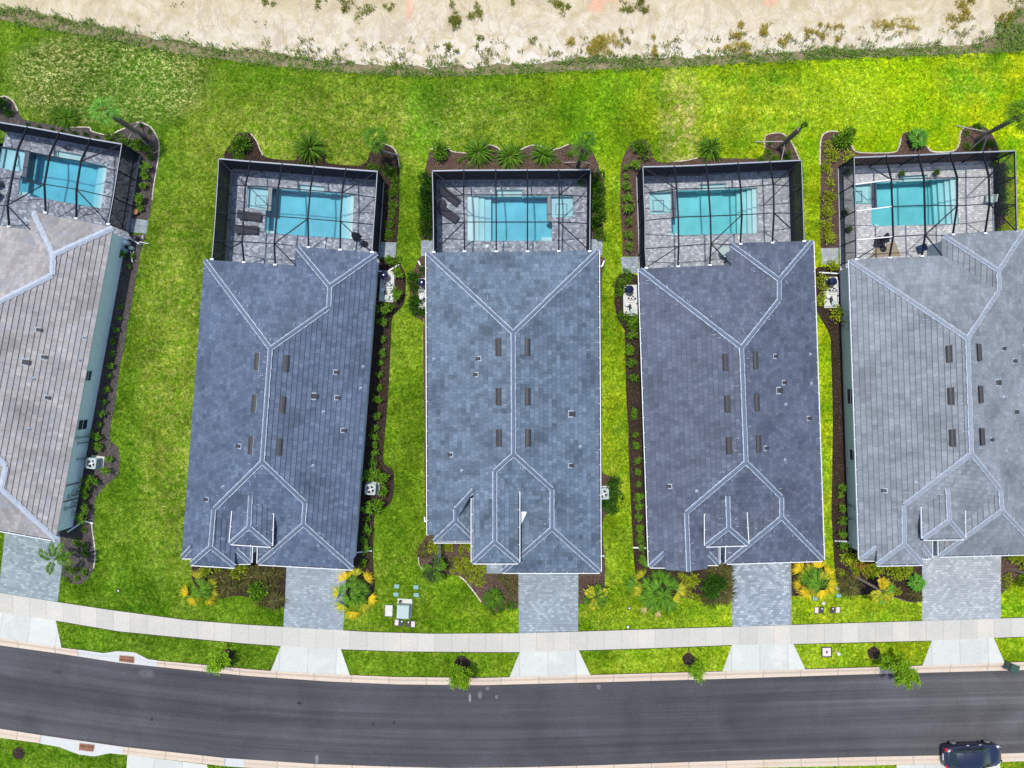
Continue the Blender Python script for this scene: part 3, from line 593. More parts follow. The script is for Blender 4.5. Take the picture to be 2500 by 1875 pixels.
edging(a4,[(1225,200),(1230,110),(1290,85),(1360,85),(1420,130),(1460,200),(1500,290)],'edging stones round the braced palm of the fourth house')
edging(a4,[(500,310),(600,300),(690,280)],'short edging stones left of the palm clump behind the fourth cage')
edging(a5,[(68,400),(68,300),(75,200),(100,150),(160,130),(210,135)],'edging stones round the left lobe behind the far right cage')
edging(a5,[(310,240),(350,290),(450,300),(640,295),(680,260),(700,180)],'edging stones along the grass notch left of the cycad behind the far right cage')
edging(a5,[(900,250),(950,290),(1100,285),(1150,230),(1160,150),(1190,100)],'edging stones along the grass notch right of the cycad behind the far right cage')
edging(f3,[(400,1180),(450,1220),(490,1270),(530,1320),(580,1390)],'white edging stones along the sloping front bed of the middle house')
edging(f3,[(70,1030),(80,1090),(110,1130)],'three edging stones left of the feather palm before the middle house')
edging(z6,[(620,0),(630,80),(640,150),(645,230),(635,310)],'pale edging stones along the front corner bed of the far left house')
edging(f5,[(580,1440),(680,1470),(760,1495),(860,1492)],'dark rimmed edging along the front bed of the far right house','trunk',.08)
# ================= HOUSES =================
def ray(px,py,plane):
    """point where the sight line of a photo pixel meets a plane"""
    o=Vector((0,0,H)); d=C(px,py,0)-o; p0,n=plane
    t=(p0-o).dot(n)/d.dot(n); return o+d*t
def eplane(p,q,pitch,z=2.8):
    """roof plane rising from the eave line p-q (photo pixels); inside is left of p->q in the picture plane seen from above"""
    a=C(*p,z); b=C(*q,z); d=(b-a).normalized(); inn=Vector((-d.y,d.x,0)); up=(inn+Vector((0,0,pitch))).normalized()
    return (a,d.cross(up).normalized())
COURSE=.38; LIFT=.066
def tile_face(mb,pts,v0=None):
    n=Vector((0,0,0))
    for i,p in enumerate(pts):
        q=pts[(i+1)%len(pts)]; n+=Vector(((p.y-q.y)*(p.z+q.z),(p.z-q.z)*(p.x+q.x),(p.x-q.x)*(p.y+q.y)))
    n.normalize()
    if n.z<0: n=-n; pts=pts[::-1]
    v=(Vector((0,0,1))-n*n.z).normalized(); u=v.cross(n)
    bm=bmesh.new(); vs=[bm.verts.new(p) for p in pts]
    for t in tessellate_polygon([[Vector((p.dot(u),p.dot(v),0)) for p in pts]]):
        q=[vs[i] for i in t]
        if (q[1].co-q[0].co).cross(q[2].co-q[0].co).dot(n)<0: q=q[::-1]
        try: bm.faces.new(q)
        except ValueError: pass
    vv=[p.dot(v) for p in pts]; a=min(vv) if v0 is None else v0; b=max(vv); o=Vector(pts[0])
    k=1
    while a+k*COURSE<b:
        co=v*(a+k*COURSE)
        bmesh.ops.bisect_plane(bm,geom=bm.verts[:]+bm.edges[:]+bm.faces[:],dist=1e-5,plane_co=co,plane_no=v); k+=1
    for f in bm.faces:
        c=f.calc_center_median().dot(v); kk=math.floor((c-a)/COURSE+1e-6)
        P=[l.vert.co.copy() for l in f.loops]; fr=[(p.dot(v)-a-kk*COURSE)/COURSE for p in P]
        L=[p+n*(LIFT*(1-x)) for p,x in zip(P,fr)]
        mb.face(L,0,[(p.dot(u),p.dot(v)-a) for p in P])
        for i in range(len(P)):
            j=(i+1)%len(P)
            if abs(fr[i])<2e-3 and abs(fr[j])<2e-3 and (P[i]-P[j]).length>.02:
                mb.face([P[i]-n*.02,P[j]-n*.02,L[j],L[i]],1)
    bm.free(); return n
def cap(mb,p,q,w=.36,mats=(0,1),drop=.40,seed=0):
    p=Vector(p)+Vector((0,0,.10));q=Vector(q)+Vector((0,0,.10)); d=q-p; L=d.length; d.normalize(); s=d.cross(Vector((0,0,1))).normalized()
    r=random.Random(seed+int(L*100)); nseg=max(1,int(L/.42)); up=s.cross(d)
    # mortar bed
    prev=None
    nm=max(2,int(L/.14))
    for i in range(nm+1):
        c=p+d*(L*i/nm); wl=w/2+.025+r.uniform(-.015,.03); wr=w/2+.025+r.uniform(-.015,.03)
        cur=[c-s*wl-up*(drop*wl-.012),c+up*.0,c+s*wr-up*(drop*wr-.012)]
        if prev: mb.face([prev[0],prev[1],cur[1],cur[0]],mats[1]); mb.face([prev[1],prev[2],cur[2],cur[1]],mats[1])
        prev=cur
    for i in range(nseg):
        a=p+d*(L*i/nseg); b=p+d*(L*(i+1)/nseg+.02); pa=[];pb=[]
        for t in (-1,-.55,0,.55,1):
            x=t*w/2*.80; arch=.055*(1-t*t)-drop*abs(x)+.012
            pa.append(a+s*x+up*(arch+.022)); pb.append(b+s*x*.93+up*(arch+.0))
        for k in range(4): mb.face([pa[k],pa[k+1],pb[k+1],pb[k]],mats[0])
        mb.face([pa[0],pa[1],pa[2],pa[3],pa[4],pa[4]-up*.04,pa[0]-up*.04],mats[0])
def gutter(mb,p,q,drop=.0):
    p=Vector(p);q=Vector(q);d=(q-p);L=d.length;d.normalize();o=d.cross(Vector((0,0,1))).normalized()  # outward = right of p->q
    z=Vector((0,0,-.02))
    mb.bar(p+o*.145+z,q+o*.145+z,.055,.14,0); mb.bar(p+o*.07+z*5,q+o*.07+z*5,.13,.02,1); mb.bar(p+o*.012+z,q+o*.012+z,.02,.15,0)
    k=max(1,int(L/1.15))
    for i in range(k+1):
        c=p+d*(L*i/k); mb.bar(c+o*.0+Vector((0,0,.03)),c+o*.15+Vector((0,0,.03)),.035,.03,0)
def inset(poly,dist):
    n=len(poly);out=[]
    A=sum(poly[i][0]*poly[(i+1)%n][1]-poly[(i+1)%n][0]*poly[i][1] for i in range(n))
    s=1 if A>0 else -1
    for i in range(n):
        p0=Vector(poly[i-1]);p1=Vector(poly[i]);p2=Vector(poly[(i+1)%n])
        d1=(p1-p0).normalized();d2=(p2-p1).normalized(); n1=Vector((-d1.y,d1.x))*s;n2=Vector((-d2.y,d2.x))*s
        k=1+n1.dot(n2); out.append(p1+(n1+n2)*(dist/max(k,.2)))
    return out
def vent_at(parent,kind,px,py,plane,ang,small=1.0,wide=False):
    p=ray(px,py,plane); n=plane[1]; n=n if n.z>0 else -n
    v=(Vector((0,0,1))-n*n.z).normalized(); u=v.cross(n); Mx=Matrix((u,v,n)).transposed().to_4x4()
    mb=MB(); f=lambda x,y,z: p+u*x+v*y+n*z
    if kind=='big':      # long low barrel vent running along the course
        hw=.62; prof=[(-.20,.05),(-.19,.14),(-.08,.20),(.06,.19),(.20,.10)]
        for (y0,z0),(y1,z1) in zip(prof,prof[1:]): mb.face([f(-hw,y0,z0),f(hw,y0,z0),f(hw,y1,z1),f(-hw,y1,z1)],0)
        for sx in(-hw,hw): mb.face([f(sx,y,z) for y,z in prof]+[f(sx,.2,0),f(sx,-.2,0)],0)
        mb.face([f(-hw,-.2,0),f(hw,-.2,0),f(hw,-.2,.05),f(-hw,-.2,.05)],2)
        mb.face([f(-hw-.05,.16,.055),f(hw+.05,.16,.065),f(hw+.05,.235,.065),f(-hw-.05,.235,.065)],1 if wide else 0)
        return mb.build('attic_vent',[M['vent'],M['mortar'],M['black']],parent)
    if kind in('box','bbox'):
        s=.17 if kind=='box' else .25
        mb.add([f(-s-.03,-s*.6,.065),f(s+.03,-s*.6,.065),f(s+.03,s+.06,.065),f(-s-.03,s+.06,.065)],[(0,1,2,3)],1)
        mb.add([f(-s*.75,-s,.06),f(s*.75,-s,.06),f(s*.75,s,.06),f(-s*.75,s,.06),f(-s*.7,-s,.2),f(s*.7,-s,.2),f(s*.6,s*.7,.17),f(-s*.6,s*.7,.17)],[(4,5,6,7),(2,3,7,6),(0,3,7,4),(1,2,6,5)],0)
        mb.face([f(-s*.75,-s-.002,.06),f(s*.75,-s-.002,.06),f(s*.7,-s-.002,.2),f(-s*.7,-s-.002,.2)],2)
        return mb.build('duct_vent',[M['vent'],M['mortar'],M['black']],parent)
    b=p+n*.03; mb.lathe(b,[(.14,0),(.12,.05),(.075,.07)],12,1); mb.lathe(b,[(.06,.0),(.06,.34),(.045,.34),(.045,.2)],10,1); mb.lathe(b+Vector((0,0,.30)),[(.042,0),(.042,.01)],10,2)
    return mb.build('vent_pipe',[M['white'],M['mortar'],M['black']],parent)
def house(key,label,V,planes,faces,caps,eave,walls,rmat,cmat,wallmat,gut,vents,extra=None,gmat='white',bmat='riser'):
    """V: name->(px,py,z or plane); eave: outline pixel list at 2.8 m"""
    P={}; PL={k:eplane(*v) for k,v in planes.items() if v[0]!='pts'}; P3={k:v[1:] for k,v in planes.items() if v[0]=='pts'}
    def res(nm):
        if nm in P: return P[nm]
        x,y,r=V[nm]
        if isinstance(r,str) and r in P3 and r not in PL:
            q=[res(k_) for k_ in P3[r]]; nn=(q[1]-q[0]).cross(q[2]-q[0]).normalized(); PL[r]=(q[0],nn)
        if isinstance(r,str) and r in PL: P[nm]=ray(x,y,PL[r])
        elif isinstance(r,str): P[nm]=C(x,y,res(r).z)     # same height as another point
        elif isinstance(r,tuple): P[nm]=C(x,y,res(r[0]).z+r[1])
        else: P[nm]=C(x,y,r)
        return P[nm]
    for nm in V: res(nm)
    c=sum((C(*e,2.8) for e in eave),Vector((0,0,0)))/len(eave)
    root=empty('house',(c.x,c.y,0),label,'house')
    mb=MB()
    for f in faces: tile_face(mb,[P[n] for n in f])
    r=random.Random(key*11)
    # stray dashes of mortar beside the hips
    for a,b in caps:
        p=P[a];q=P[b];d=(q-p);L=d.length;d.normalize()
        if L<2: continue
        for i in range(int(L*(.6 if key in (3,) else 1.4))):
            t=r.uniform(.02,.98);side=r.choice((-1,1)); s=d.cross(Vector((0,0,1))).normalized(); off=r.uniform(.28,.62); cc=p+d*(L*t)+s*side*off
            # drop on to the roof below
            best=None
            for f in faces:
                pts=[P[n] for n in f]
                if pip(cc.x,cc.y,[(k.x,k.y) for k in pts]):
                    nn=(pts[1]-pts[0]).cross(pts[2]-pts[0])
                    if abs(nn.z)<1e-6: continue
                    zz=pts[0].z-(nn.x*(cc.x-pts[0].x)+nn.y*(cc.y-pts[0].y))/nn.z
                    if best is None or zz>best[0]: best=(zz,nn.normalized() if nn.z>0 else -nn.normalized())
            if best:
                zz,nn=best; dn=Vector((nn.x,nn.y,0)).normalized(); dn=(dn-nn*dn.dot(nn)).normalized(); c0=Vector((cc.x,cc.y,zz))+nn*.055; ln=r.uniform(.12,.38); sd=dn.cross(nn)*.016
                mb.face([c0-dn*ln/2-sd,c0+dn*ln/2-sd,c0+dn*ln/2+sd,c0-dn*ln/2+sd],2)
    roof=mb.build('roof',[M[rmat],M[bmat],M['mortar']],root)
    for i,(a,b) in enumerate(caps):
        cm=MB(); cap(cm,P[a],P[b],seed=i+key*31,w=.38 if key==1 else .30); cm.build('ridge_cap',[M[cmat],M['mortar']],roof)
    # soffit closing the eaves, walls, fascia
    e2=[C(*e,2.8).to_2d() for e in eave]
    sm=MB(); flat(sm,[tuple(p) for p in e2],(),2.70)
    for i in range(len(e2)):
        a=e2[i];b=e2[(i+1)%len(e2)]; sm.face([(a.x,a.y,2.70),(b.x,b.y,2.70),(b.x,b.y,2.84),(a.x,a.y,2.84)])
    sm.build('soffit',M['soffit'],root)
    wp=inset([tuple(p) for p in e2],walls); wm=MB(); wm.local=False
    for i in range(len(wp)):
        a=wp[i];b=wp[(i+1)%len(wp)]; wm.face([(a.x,a.y,-.05),(b.x,b.y,-.05),(b.x,b.y,2.70),(a.x,a.y,2.70)])
    wall=wm.build('wall',M[wallmat],root)
    if gut:
        for a,b in gut:
            gm=MB(); pa=P[a] if isinstance(a,str) else C(*a); pb=P[b] if isinstance(b,str) else C(*b)
            gutter(gm,pa,pb); gm.build('gutter',[M[gmat],M['gutin']],root)
    for k,x,y,pl in vents: vent_at(roof,k,x,y,PL[pl],0,wide=(key==2))
    if extra: extra(root,roof,wall,P,PL,wp)
    return root,P,PL,wp
def vwall(mb,a,b,zt=None,mi=0,drop=1.2):
    mb.face([a,b,b-Vector((0,0,drop)),a-Vector((0,0,drop))],mi)
def rwin(root,px,py,wa,wb,wid,hgt,mat='glass',z=None,nm='window'):
    """window on the wall line wa-wb seen at photo pixel px,py"""
    a=Vector((*wa,0));b=Vector((*wb,0)); d=(b-a).normalized(); n=d.cross(Vector((0,0,1)))
    p=ray(px,py,(a,n)); 
    if z is not None: p=Vector((p.x,p.y,z))
    out=n if (p-Vector((root.location.x,root.location.y,p.z))).dot(n)>0 else -n
    up=Vector((0,0,1)); mb=MB()
    q=lambda x,y,o:p+d*x+up*y+out*o
    def bx(x0,x1,y0,y1,o,mi,t=.04):
        mb.add([q(x0,y0,o-t),q(x1,y0,o-t),q(x1,y1,o-t),q(x0,y1,o-t),q(x0,y0,o),q(x1,y0,o),q(x1,y1,o),q(x0,y1,o)],[(4,5,6,7),(0,1,5,4),(2,3,7,6),(1,2,6,5),(0,3,7,4)],mi)
    W,Hh=wid/2,hgt/2; f=.05
    bx(-W,W,-Hh,-Hh+f,.05,0);bx(-W,W,Hh-f,Hh,.05,0);bx(-W,-W+f,-Hh+f,Hh-f,.05,0);bx(W-f,W,-Hh+f,Hh-f,.05,0);bx(-W+f,W-f,-.02,.02,.045,0)
    fr=mb.build(nm,M['white'],root)
    mb=MB(); bx(-W+f,W-f,-Hh+f,Hh-f,.02,0); mb.build('pane',M[mat],fr)
    return fr
def garage(root,a,b):
    a=Vector((*a,0));b=Vector((*b,0));d=(b-a).normalized();n=d.cross(Vector((0,0,1))); c=(a+b)/2; L=4.88/2
    if (c-root.location).dot(n)<0:n=-n
    mb=MB()
    for i in range(4):
        z0=.0+i*.54; mb.add([c-d*L+n*.03+Vector((0,0,z0)),c+d*L+n*.03+Vector((0,0,z0)),c+d*L+n*.05+Vector((0,0,z0+.52)),c-d*L+n*.05+Vector((0,0,z0+.52))],[(0,1,2,3)])
    mb.build('garage_door',M['white'],root)
def leader(root,pts,lab=None):
    mb=MB()
    for a,b in zip(pts,pts[1:]): mb.bar(C(*a),C(*b),.10,.08)
    e=C(*pts[-1]); s=C(*pts[-2]); d=(e-s).normalized()
    mb.build('downspout',M['white'],root)
# ---- house 3 (middle) ----
V3=dict(a=(1044,618,2.8),b=(1459,613,2.8),c=(1463.5,1395,2.8),d=(1227.5,1395,2.8),L0=(1046.7,1306,2.8),L1=(1060,1306,'W'),C1=(1060,1321,'L1'),
 R1=(1252.7,812.5,'W'),R2=(1253.7,1109,'W'),P1=(1208,1150,'W'),P2=(1208,1323,'W'),e0=(1155,1217,'W'),e1=(1155,1372,'e0'),e2=(1264.6,1372,'e0'),e3=(1264.6,1201,'e0'),
 H1=(1156.5,1196,'W'),H2=(1112,1243,'W'),H3=(1113,1271.5,'W'),C2=(1163,1321,'L1'),C3=(1163,1200,'L1'),Q1=(1347.5,1194,'E'),Q2=(1347.5,1290.5,'E'),g0=(1227.5,1308,2.8),
 S1=(1208,1306,2.8))
pl3=dict(W=((1044,618),(1046.7,1306),.5),E=((1463.5,1395),(1459,613),.5))
def ex3(root,roof,wall,P,PL,wp):
    mb=MB(); zt=P['e0'].z
    for a,b in (('e0','e1'),('e1','e2'),('e2','e3')):
        p=P[a];q=P[b]; m=((P['e1']+P['e3'])/2); i=lambda v:v+(Vector((m.x,m.y,v.z))-v)*.10
        mb.face([i(p),i(q),i(q)*1-Vector((0,0,zt-0)),i(p)-Vector((0,0,zt))])
    mb.build('porch_wall',M['stucco_grey'],root)
    mb=MB(); mb.face([P['e0']-Vector((0,0,.05)),P['e1']-Vector((0,0,.05)),P['e2']-Vector((0,0,.05)),P['e3']-Vector((0,0,.05))]); mb.build('porch_soffit',M['soffit'],root)
    S=(P['R2'],(P['Q1']-P['R2']).cross(P['P1']-P['R2']).normalized())
    mb=MB(); zc=ray(1286,1247,S).z+.12; q=[C(x,y,zc) for x,y in ((1262,1247.5),(1287,1247.5),(1284,1256),(1266,1293),(1262,1293))]; mb.face(q); mb.build('roof_flashing',M['membrane'],roof)
    garage(root,wp[3],wp[2])
    leader(root,[(1046,650,.06),(1028,651,.05),(1021,637,.05)]); leader(root,[(1459,650,.06),(1470,650,.05),(1475,636,.05)]); leader(root,[(1052,1273,.06),(1037,1273,.05),(1037,1262,.05)]); leader(root,[(1460,1357,.06),(1475,1357,.05)])
vents3=[('big',*m3(x,y),p) for x,y,p in ((655,595,'W'),(865,595,'E'),(657,958,'W'),(867,958,'E'),(660,1263,'W'),(870,1263,'E'))]+[('box',*m3(x,y),p) for x,y,p in((510,680,'W'),(490,797,'W'),(305,1388,'W'),(1185,1467,'E'))]+[('bbox',*m3(1190,1087),'E')]+[('pipe',*m3(x,y),p) for x,y,p in((182,685,'W'),(1255,1330,'E'),(388,1505,'W'))]
H3=house(3,'middle house with symmetrical blue grey tiled roof and tall front porch gable','' or V3,pl3,
 [('a','L0','L1','H1','R2','R1') if 0 else ('a','L0','L1','H3','H2','H1','e0','e1','P2','P1','R2','R1'),('a','R1','b'),('b','R1','R2','Q1','Q2','c'),('H3','L1','C1','C2'),('H1','H2','H3','C2','C3'),('R2','P1','S1','g0','Q1'),('Q1','g0','d','Q2'),('Q2','d','c'),('P1','P2','e2','e3'),('P2','e1','e2')],
 [('a','R1'),('b','R1'),('R1','R2'),('R2','P1'),('P1','P2'),('P2','e1'),('P2','e2'),('R2','Q1'),('Q1','Q2'),('Q2','c'),('Q2','d'),('H1','H2'),('H2','H3'),('H3','C1'),('H3','C2')],
 [(1044,618),(1046.7,1306),(1060,1306),(1060,1321),(1227.5,1321),(1227.5,1395),(1463.5,1395),(1459,613)],.32,'roof3','capb','stucco_grey',
 [('a','L0'),('C1','C2'),('e0','e1'),('e1','e2'),('e2','e3'),('d','c'),('c','b')],vents3,ex3)
# ---- houses 2, 4, 5 share a plan ----
def plan(key,label,v,pitch=.5,gable=False,**k):
    V=dict(a=(*v['a'],2.8),b=(*v['b'],2.8),c=(*v['c'],2.8),d=(*v['d'],2.8),i1=(*v['i1'],2.8),i2=(*v['i2'],2.8),f1=(*v['f1'],2.8),
     R1=(*v['R1'],'W'),R2=(*v['R2'],'W'),P1=(*v['P1'],'W'),P2=(*v['P2'],'W'),Q1=(*v['Q1'],'E'),Q2=(*v['Q2'],'E'),T1=(*v['T1'],'E'),T2=(*v['T2'],'E'),
     k1=(*v['k1'],'W'),gl=(*v['g1'],'W'),fk=(v['g1'][0],v['f1'][1]+.2,2.8),e1=(*v['e1'],2.8),e0=(*v['e0'],2.8),g0=(*v['g0'],2.8),gr=(*v['g2'],'gl'),k2=(*v['k2'],'k1'),ek=(v['g2'][0]+.5,v['e1'][1],2.8),
     sa=(v['P1'][0]+3,v['g0'][1]-10,'S'),sb=(v['g0'][0]+25,v['g0'][1]-10,'S'),e0n=(v['e0'][0]-3,v['e0'][1]-60,2.8),r0=(*v['r0'],'S'),r1=(*v['r1'],'r0'),vl=(*v['vl'],'S'),vr=(*v['vr'],'vl'),l1=(*v['l1'],'vl'),l2=(*v['l2'],'vl'))
    dx=v['c'][0]-v['d'][0]; dy=v['c'][1]-v['d'][1]; sl=dy/dx; gx,gy=v['g0']; 
    pls=dict(W=(v['a'],v['f1'],pitch),E=(v['c'],v['b'],pitch),S=('pts','R2','P1','Q1'))
    faces=[('a','f1','k1','gl','P2','P1','R2','R1'),('a','R1','T2','i1'),('i1','T2','T1','i2'),('i2','T1','b'),('b','T1','T2','R1','R2','Q1','Q2','c'),('R2','P1','sa','sb','Q1'),('Q1','g0','d','Q2'),('Q2','d','c'),
     ('P1','P2','gr','k2','e1','e0n'),('f1','fk','k1'),('k2','ek','e1'),('r0','r1','l1','vl'),('r0','vr','l2','r1'),('r1','l1','l2')]
    if not gable: faces.append(('P2','gl','gr'))
    caps=[('a','R1'),('R1','T2'),('T2','T1'),('T1','b'),('T1','i2'),('R1','R2'),('R2','P1'),('P1','P2'),('R2','Q1'),('Q1','Q2'),('Q2','c'),('Q2','d'),('f1','k1'),('k2','e1'),('r0','r1'),('r1','l1'),('r1','l2')]
    if not gable: caps+=[('P2','gl'),('P2','gr')]
    ev=[v['a'],v['f1'],(v['g1'][0],v['f1'][1]),v['ge1'],v['ge2'],(v['g2'][0],v['e1'][1]),v['e1'],v['e0'],v['g0'],v['d'],v['c'],v['b'],v['i2'],v['i1']]
    return V,pls,faces,caps,ev
def exP(root,roof,wall,P,PL,wp,leads,gmat='stucco_grey'):
    mb=MB()
    vz=P['vl'].z
    ctr=(P['vl']+P['l2'])/2
    def inn(v,k=.12): return Vector((v.x+(ctr.x-v.x)*k,v.y+(ctr.y-v.y)*k,v.z))
    for a,b in(('vl','l1'),('l1','l2'),('l2','vr')): mb.face([inn(P[a]),inn(P[b]),inn(P[b])-Vector((0,0,vz-2.0)),inn(P[a])-Vector((0,0,vz-2.0))])
    mb.face([P[n]-Vector((0,0,.05)) for n in('vl','l1','l2','vr')]); mb.build('entry_dormer_wall',M[gmat],root)
    # raised front bay
    mb=MB(); gl,gr=P['gl'],P['gr']; b0=gl.lerp(gr,.08); b1=gl.lerp(gr,.92); y=Vector((0,.28,0)); dn=Vector((0,0,gl.z+.05))
    bk=P['k1']; 
    mb.face([b0+y,b1+y,b1+y-dn,b0+y-dn]); mb.face([b0+y,b0+y-dn,Vector((b0.x,bk.y,0)),Vector((b0.x,bk.y,bk.z))]); mb.face([b1+y,b1+y-dn,Vector((b1.x,P['k2'].y,0)),Vector((b1.x,P['k2'].y,P['k2'].z))])
    mb.face([b0+y,b1+y,(P['P2']-Vector((0,0,.08)))+y*.5]); mb.build('front_bay_wall',M[gmat],root)
    garage(root,wp[9],wp[10])
    for l in leads: leader(root,l)
v2=dict(a=(499.7,635),i1=(722.5,649),i2=(724.5,602.4),b=(920.8,618.3),c=(861,1387.3),d=(632,1374.7),g0=(633.5,1331.6),e0=(612.5,1331),e1=(611,1373),f1=(445,1359.7),R1=(660.5,851),R2=(640.3,1127.6),P1=(522,1243.7),P2=(514.5,1335),
 g1=(467,1376),g2=(572.6,1382.5),ge1=(467,1374),ge2=(572.6,1380),k1=(468,1335),k2=(576,1341.5),Q1=(745,1227),Q2=(740.7,1280),T1=(804.8,699.5),T2=(803,751),r0=(612,1209),r1=(608,1286.8),l1=(564,1325),l2=(661.4,1331.6),vl=(571,1247),vr=(663.8,1253.7))
v4=dict(a=(1562,657),i1=(1784,647),i2=(1782,595),b=(1982,589),c=(2008,1366),d=(1775,1373),g0=(1776,1334),e0=(1753,1334.7),e1=(1753,1376),f1=(1587,1382),R1=(1810,849),R2=(1821,1128),P1=(1675.6,1251.5),P2=(1681,1395),
 g1=(1625,1391),g2=(1726,1388),ge1=(1625,1389),ge2=(1726,1386),k1=(1622,1349),k2=(1728,1349),Q1=(1907.6,1214),Q2=(1908,1263),T1=(1902,683),T2=(1902,732),r0=(1776,1210),r1=(1778.6,1288.6),l1=(1724,1331),l2=(1823.5,1328),vl=(1724,1255),vr=(1819,1249))
v5=dict(a=(2075.6,635.8),i1=(2300,624),i2=(2300,573),b=(2502,562),c=(2545,1349),d=(2294.5,1355.8),g0=(2293.5,1315),e0=(2271.5,1315.5),e1=(2271.5,1360),f1=(2100.7,1365),R1=(2361.7,826),R2=(2371,1106.6),P1=(2206,1233.5),P2=(2207,1327.6),
 g1=(2140.5,1377.7),g2=(2251,1375.5),ge1=(2140.5,1376),ge2=(2251,1374),k1=(2140.5,1335),k2=(2250,1330),Q1=(2442,1196),Q2=(2445.5,1246),T1=(2438,661),T2=(2438.6,709.5),r0=(2313,1191),r1=(2317,1269.6),l1=(2255,1314.5),l2=(2353,1313),vl=(2252.7,1238),vr=(2351.5,1236.7))
vt=lambda f,big,box,bbox,pipe:[('big',*f(x,y),p) for x,y,p in big]+[('box',*f(x,y),p) for x,y,p in box]+[('bbox',*f(x,y),p) for x,y,p in bbox]+[('pipe',*f(x,y),p) for x,y,p in pipe]
V,pls,fc,cp,ev=plan(2,'',v2)
H2=house(2,'second house from the left with slate blue tiled roof and hipped front bay',V,pls,fc,cp,ev,.34,'roof2','capb','stucco_teal',[('f1','fk'),('gl','gr'),('ek','e1'),('e1','e0'),('g0','d'),('d','c'),('vl','l1'),('l1','l2'),('l2','vr')],
 vt(m2,[(540,700,'W'),(520,1010,'W'),(495,1320,'W'),(750,715,'E'),(725,1020,'E'),(700,1330,'E')],[(1115,780,'E'),(1125,968,'E'),(1170,1208,'E'),(407,1325,'W')],[(955,957,'E')],[(1315,740,'E'),(1297,900,'E'),(1023,1073,'E'),(945,1470,'E'),(290,1625,'W')])+[('box',*f2(228,662),'W')],
 lambda *q:exP(*q,[[(905,660,.06),(945,664,.05),(975,645,.05)],[(866,1350,.06),(900,1345,.05),(908,1345,.05)]],'stucco_teal'))
V,pls,fc,cp,ev=plan(4,'',v4,gable=True)
H4=house(4,'fourth house from the left with grey blue tiled roof and plain gabled front bay',V,pls,fc,cp,ev,.34,'roof4','capb','stucco_grey',[('a','f1'),('f1','fk'),('ek','e1'),('e1','e0'),('g0','d'),('d','c'),('c','b'),('vl','l1'),('l1','l2'),('l2','vr')],
 vt(m4,[(820,707,'W'),(833,1013,'W'),(845,1320,'W'),(1035,693,'E'),(1045,1000,'E'),(1057,1308,'E')],[(1182,663,'E'),(1245,857,'E'),(1427,1120,'E'),(1112,1340,'E'),(405,1620,'W')],[(1210,915,'E')],[(1437,650,'E'),(1445,865,'E'),(1258,1018,'E'),(1250,1427,'E'),(608,1655,'W')]),
 lambda *q:exP(*q,[[(1592,1338,.06),(1545,1337,.05)]]))
V,pls,fc,cp,ev=plan(5,'',v5)
def ex5(*q):
    exP(*q,[[(2080,660,.1),(2045,668,.08),(2000,665,.06)],[(2110,1350,.2),(2068,1322,.1),(2038,1321,.06)]])
    root,roof,wall,P,PL,wp=q
    for x,y,wd in ((2077.5,968,1.3),(2083.5,1111,.95)): rwin(root,x,y,wp[0],wp[1],wd,1.25)
    a,b=wp[0],wp[1]; d=(b-a).normalized(); n=Vector((-1,0,0))
    mb=MB()
    for t,zz,s in ((.165,1.3,.5),(.19,1.6,.35),(.205,1.3,.55),(.90,1.2,.4),(.85,1.5,.3),(.72,.6,.2)):
        c=a.lerp(b,t); mb=MB(); mb.box((c.x-.10,c.y,zz),(.2,s*.8,s)); mb.build('meter_box',M['greyg'],root); mb=MB(); mb.bar((c.x-.06,c.y,zz-s/2),(c.x-.06,c.y+.1,.1),.05); mb.build('wall_conduit',M['vent'],root)
H5=house(5,'far right house with glare-paled tiled roof cut by the picture edge',V,pls,fc,cp,ev,.38,'roof5','capg','stucco_grey',[('a','f1'),('f1','fk'),('gl','gr'),('fk','gl') if 0 else ('ek','e1'),('e1','e0'),('g0','d'),('d','c'),('vl','l1'),('l1','l2'),('l2','vr')],
 vt(m5,[(1050,710,'W'),(1065,1052,'W'),(1078,1390,'W'),(1290,697,'E'),(1303,1037,'E'),(1315,1380,'E')],[(1485,667,'E'),(1573,768,'E'),(1585,1182,'E'),(1387,1407,'E')],[(1440,943,'E')],[(1650,643,'E'),(1493,1060,'E'),(1507,1500,'E')])+[('box',*f5(570,630),'W'),('pipe',*f5(818,567),'W'),('box',*f5(1590,18),'E')],ex5)
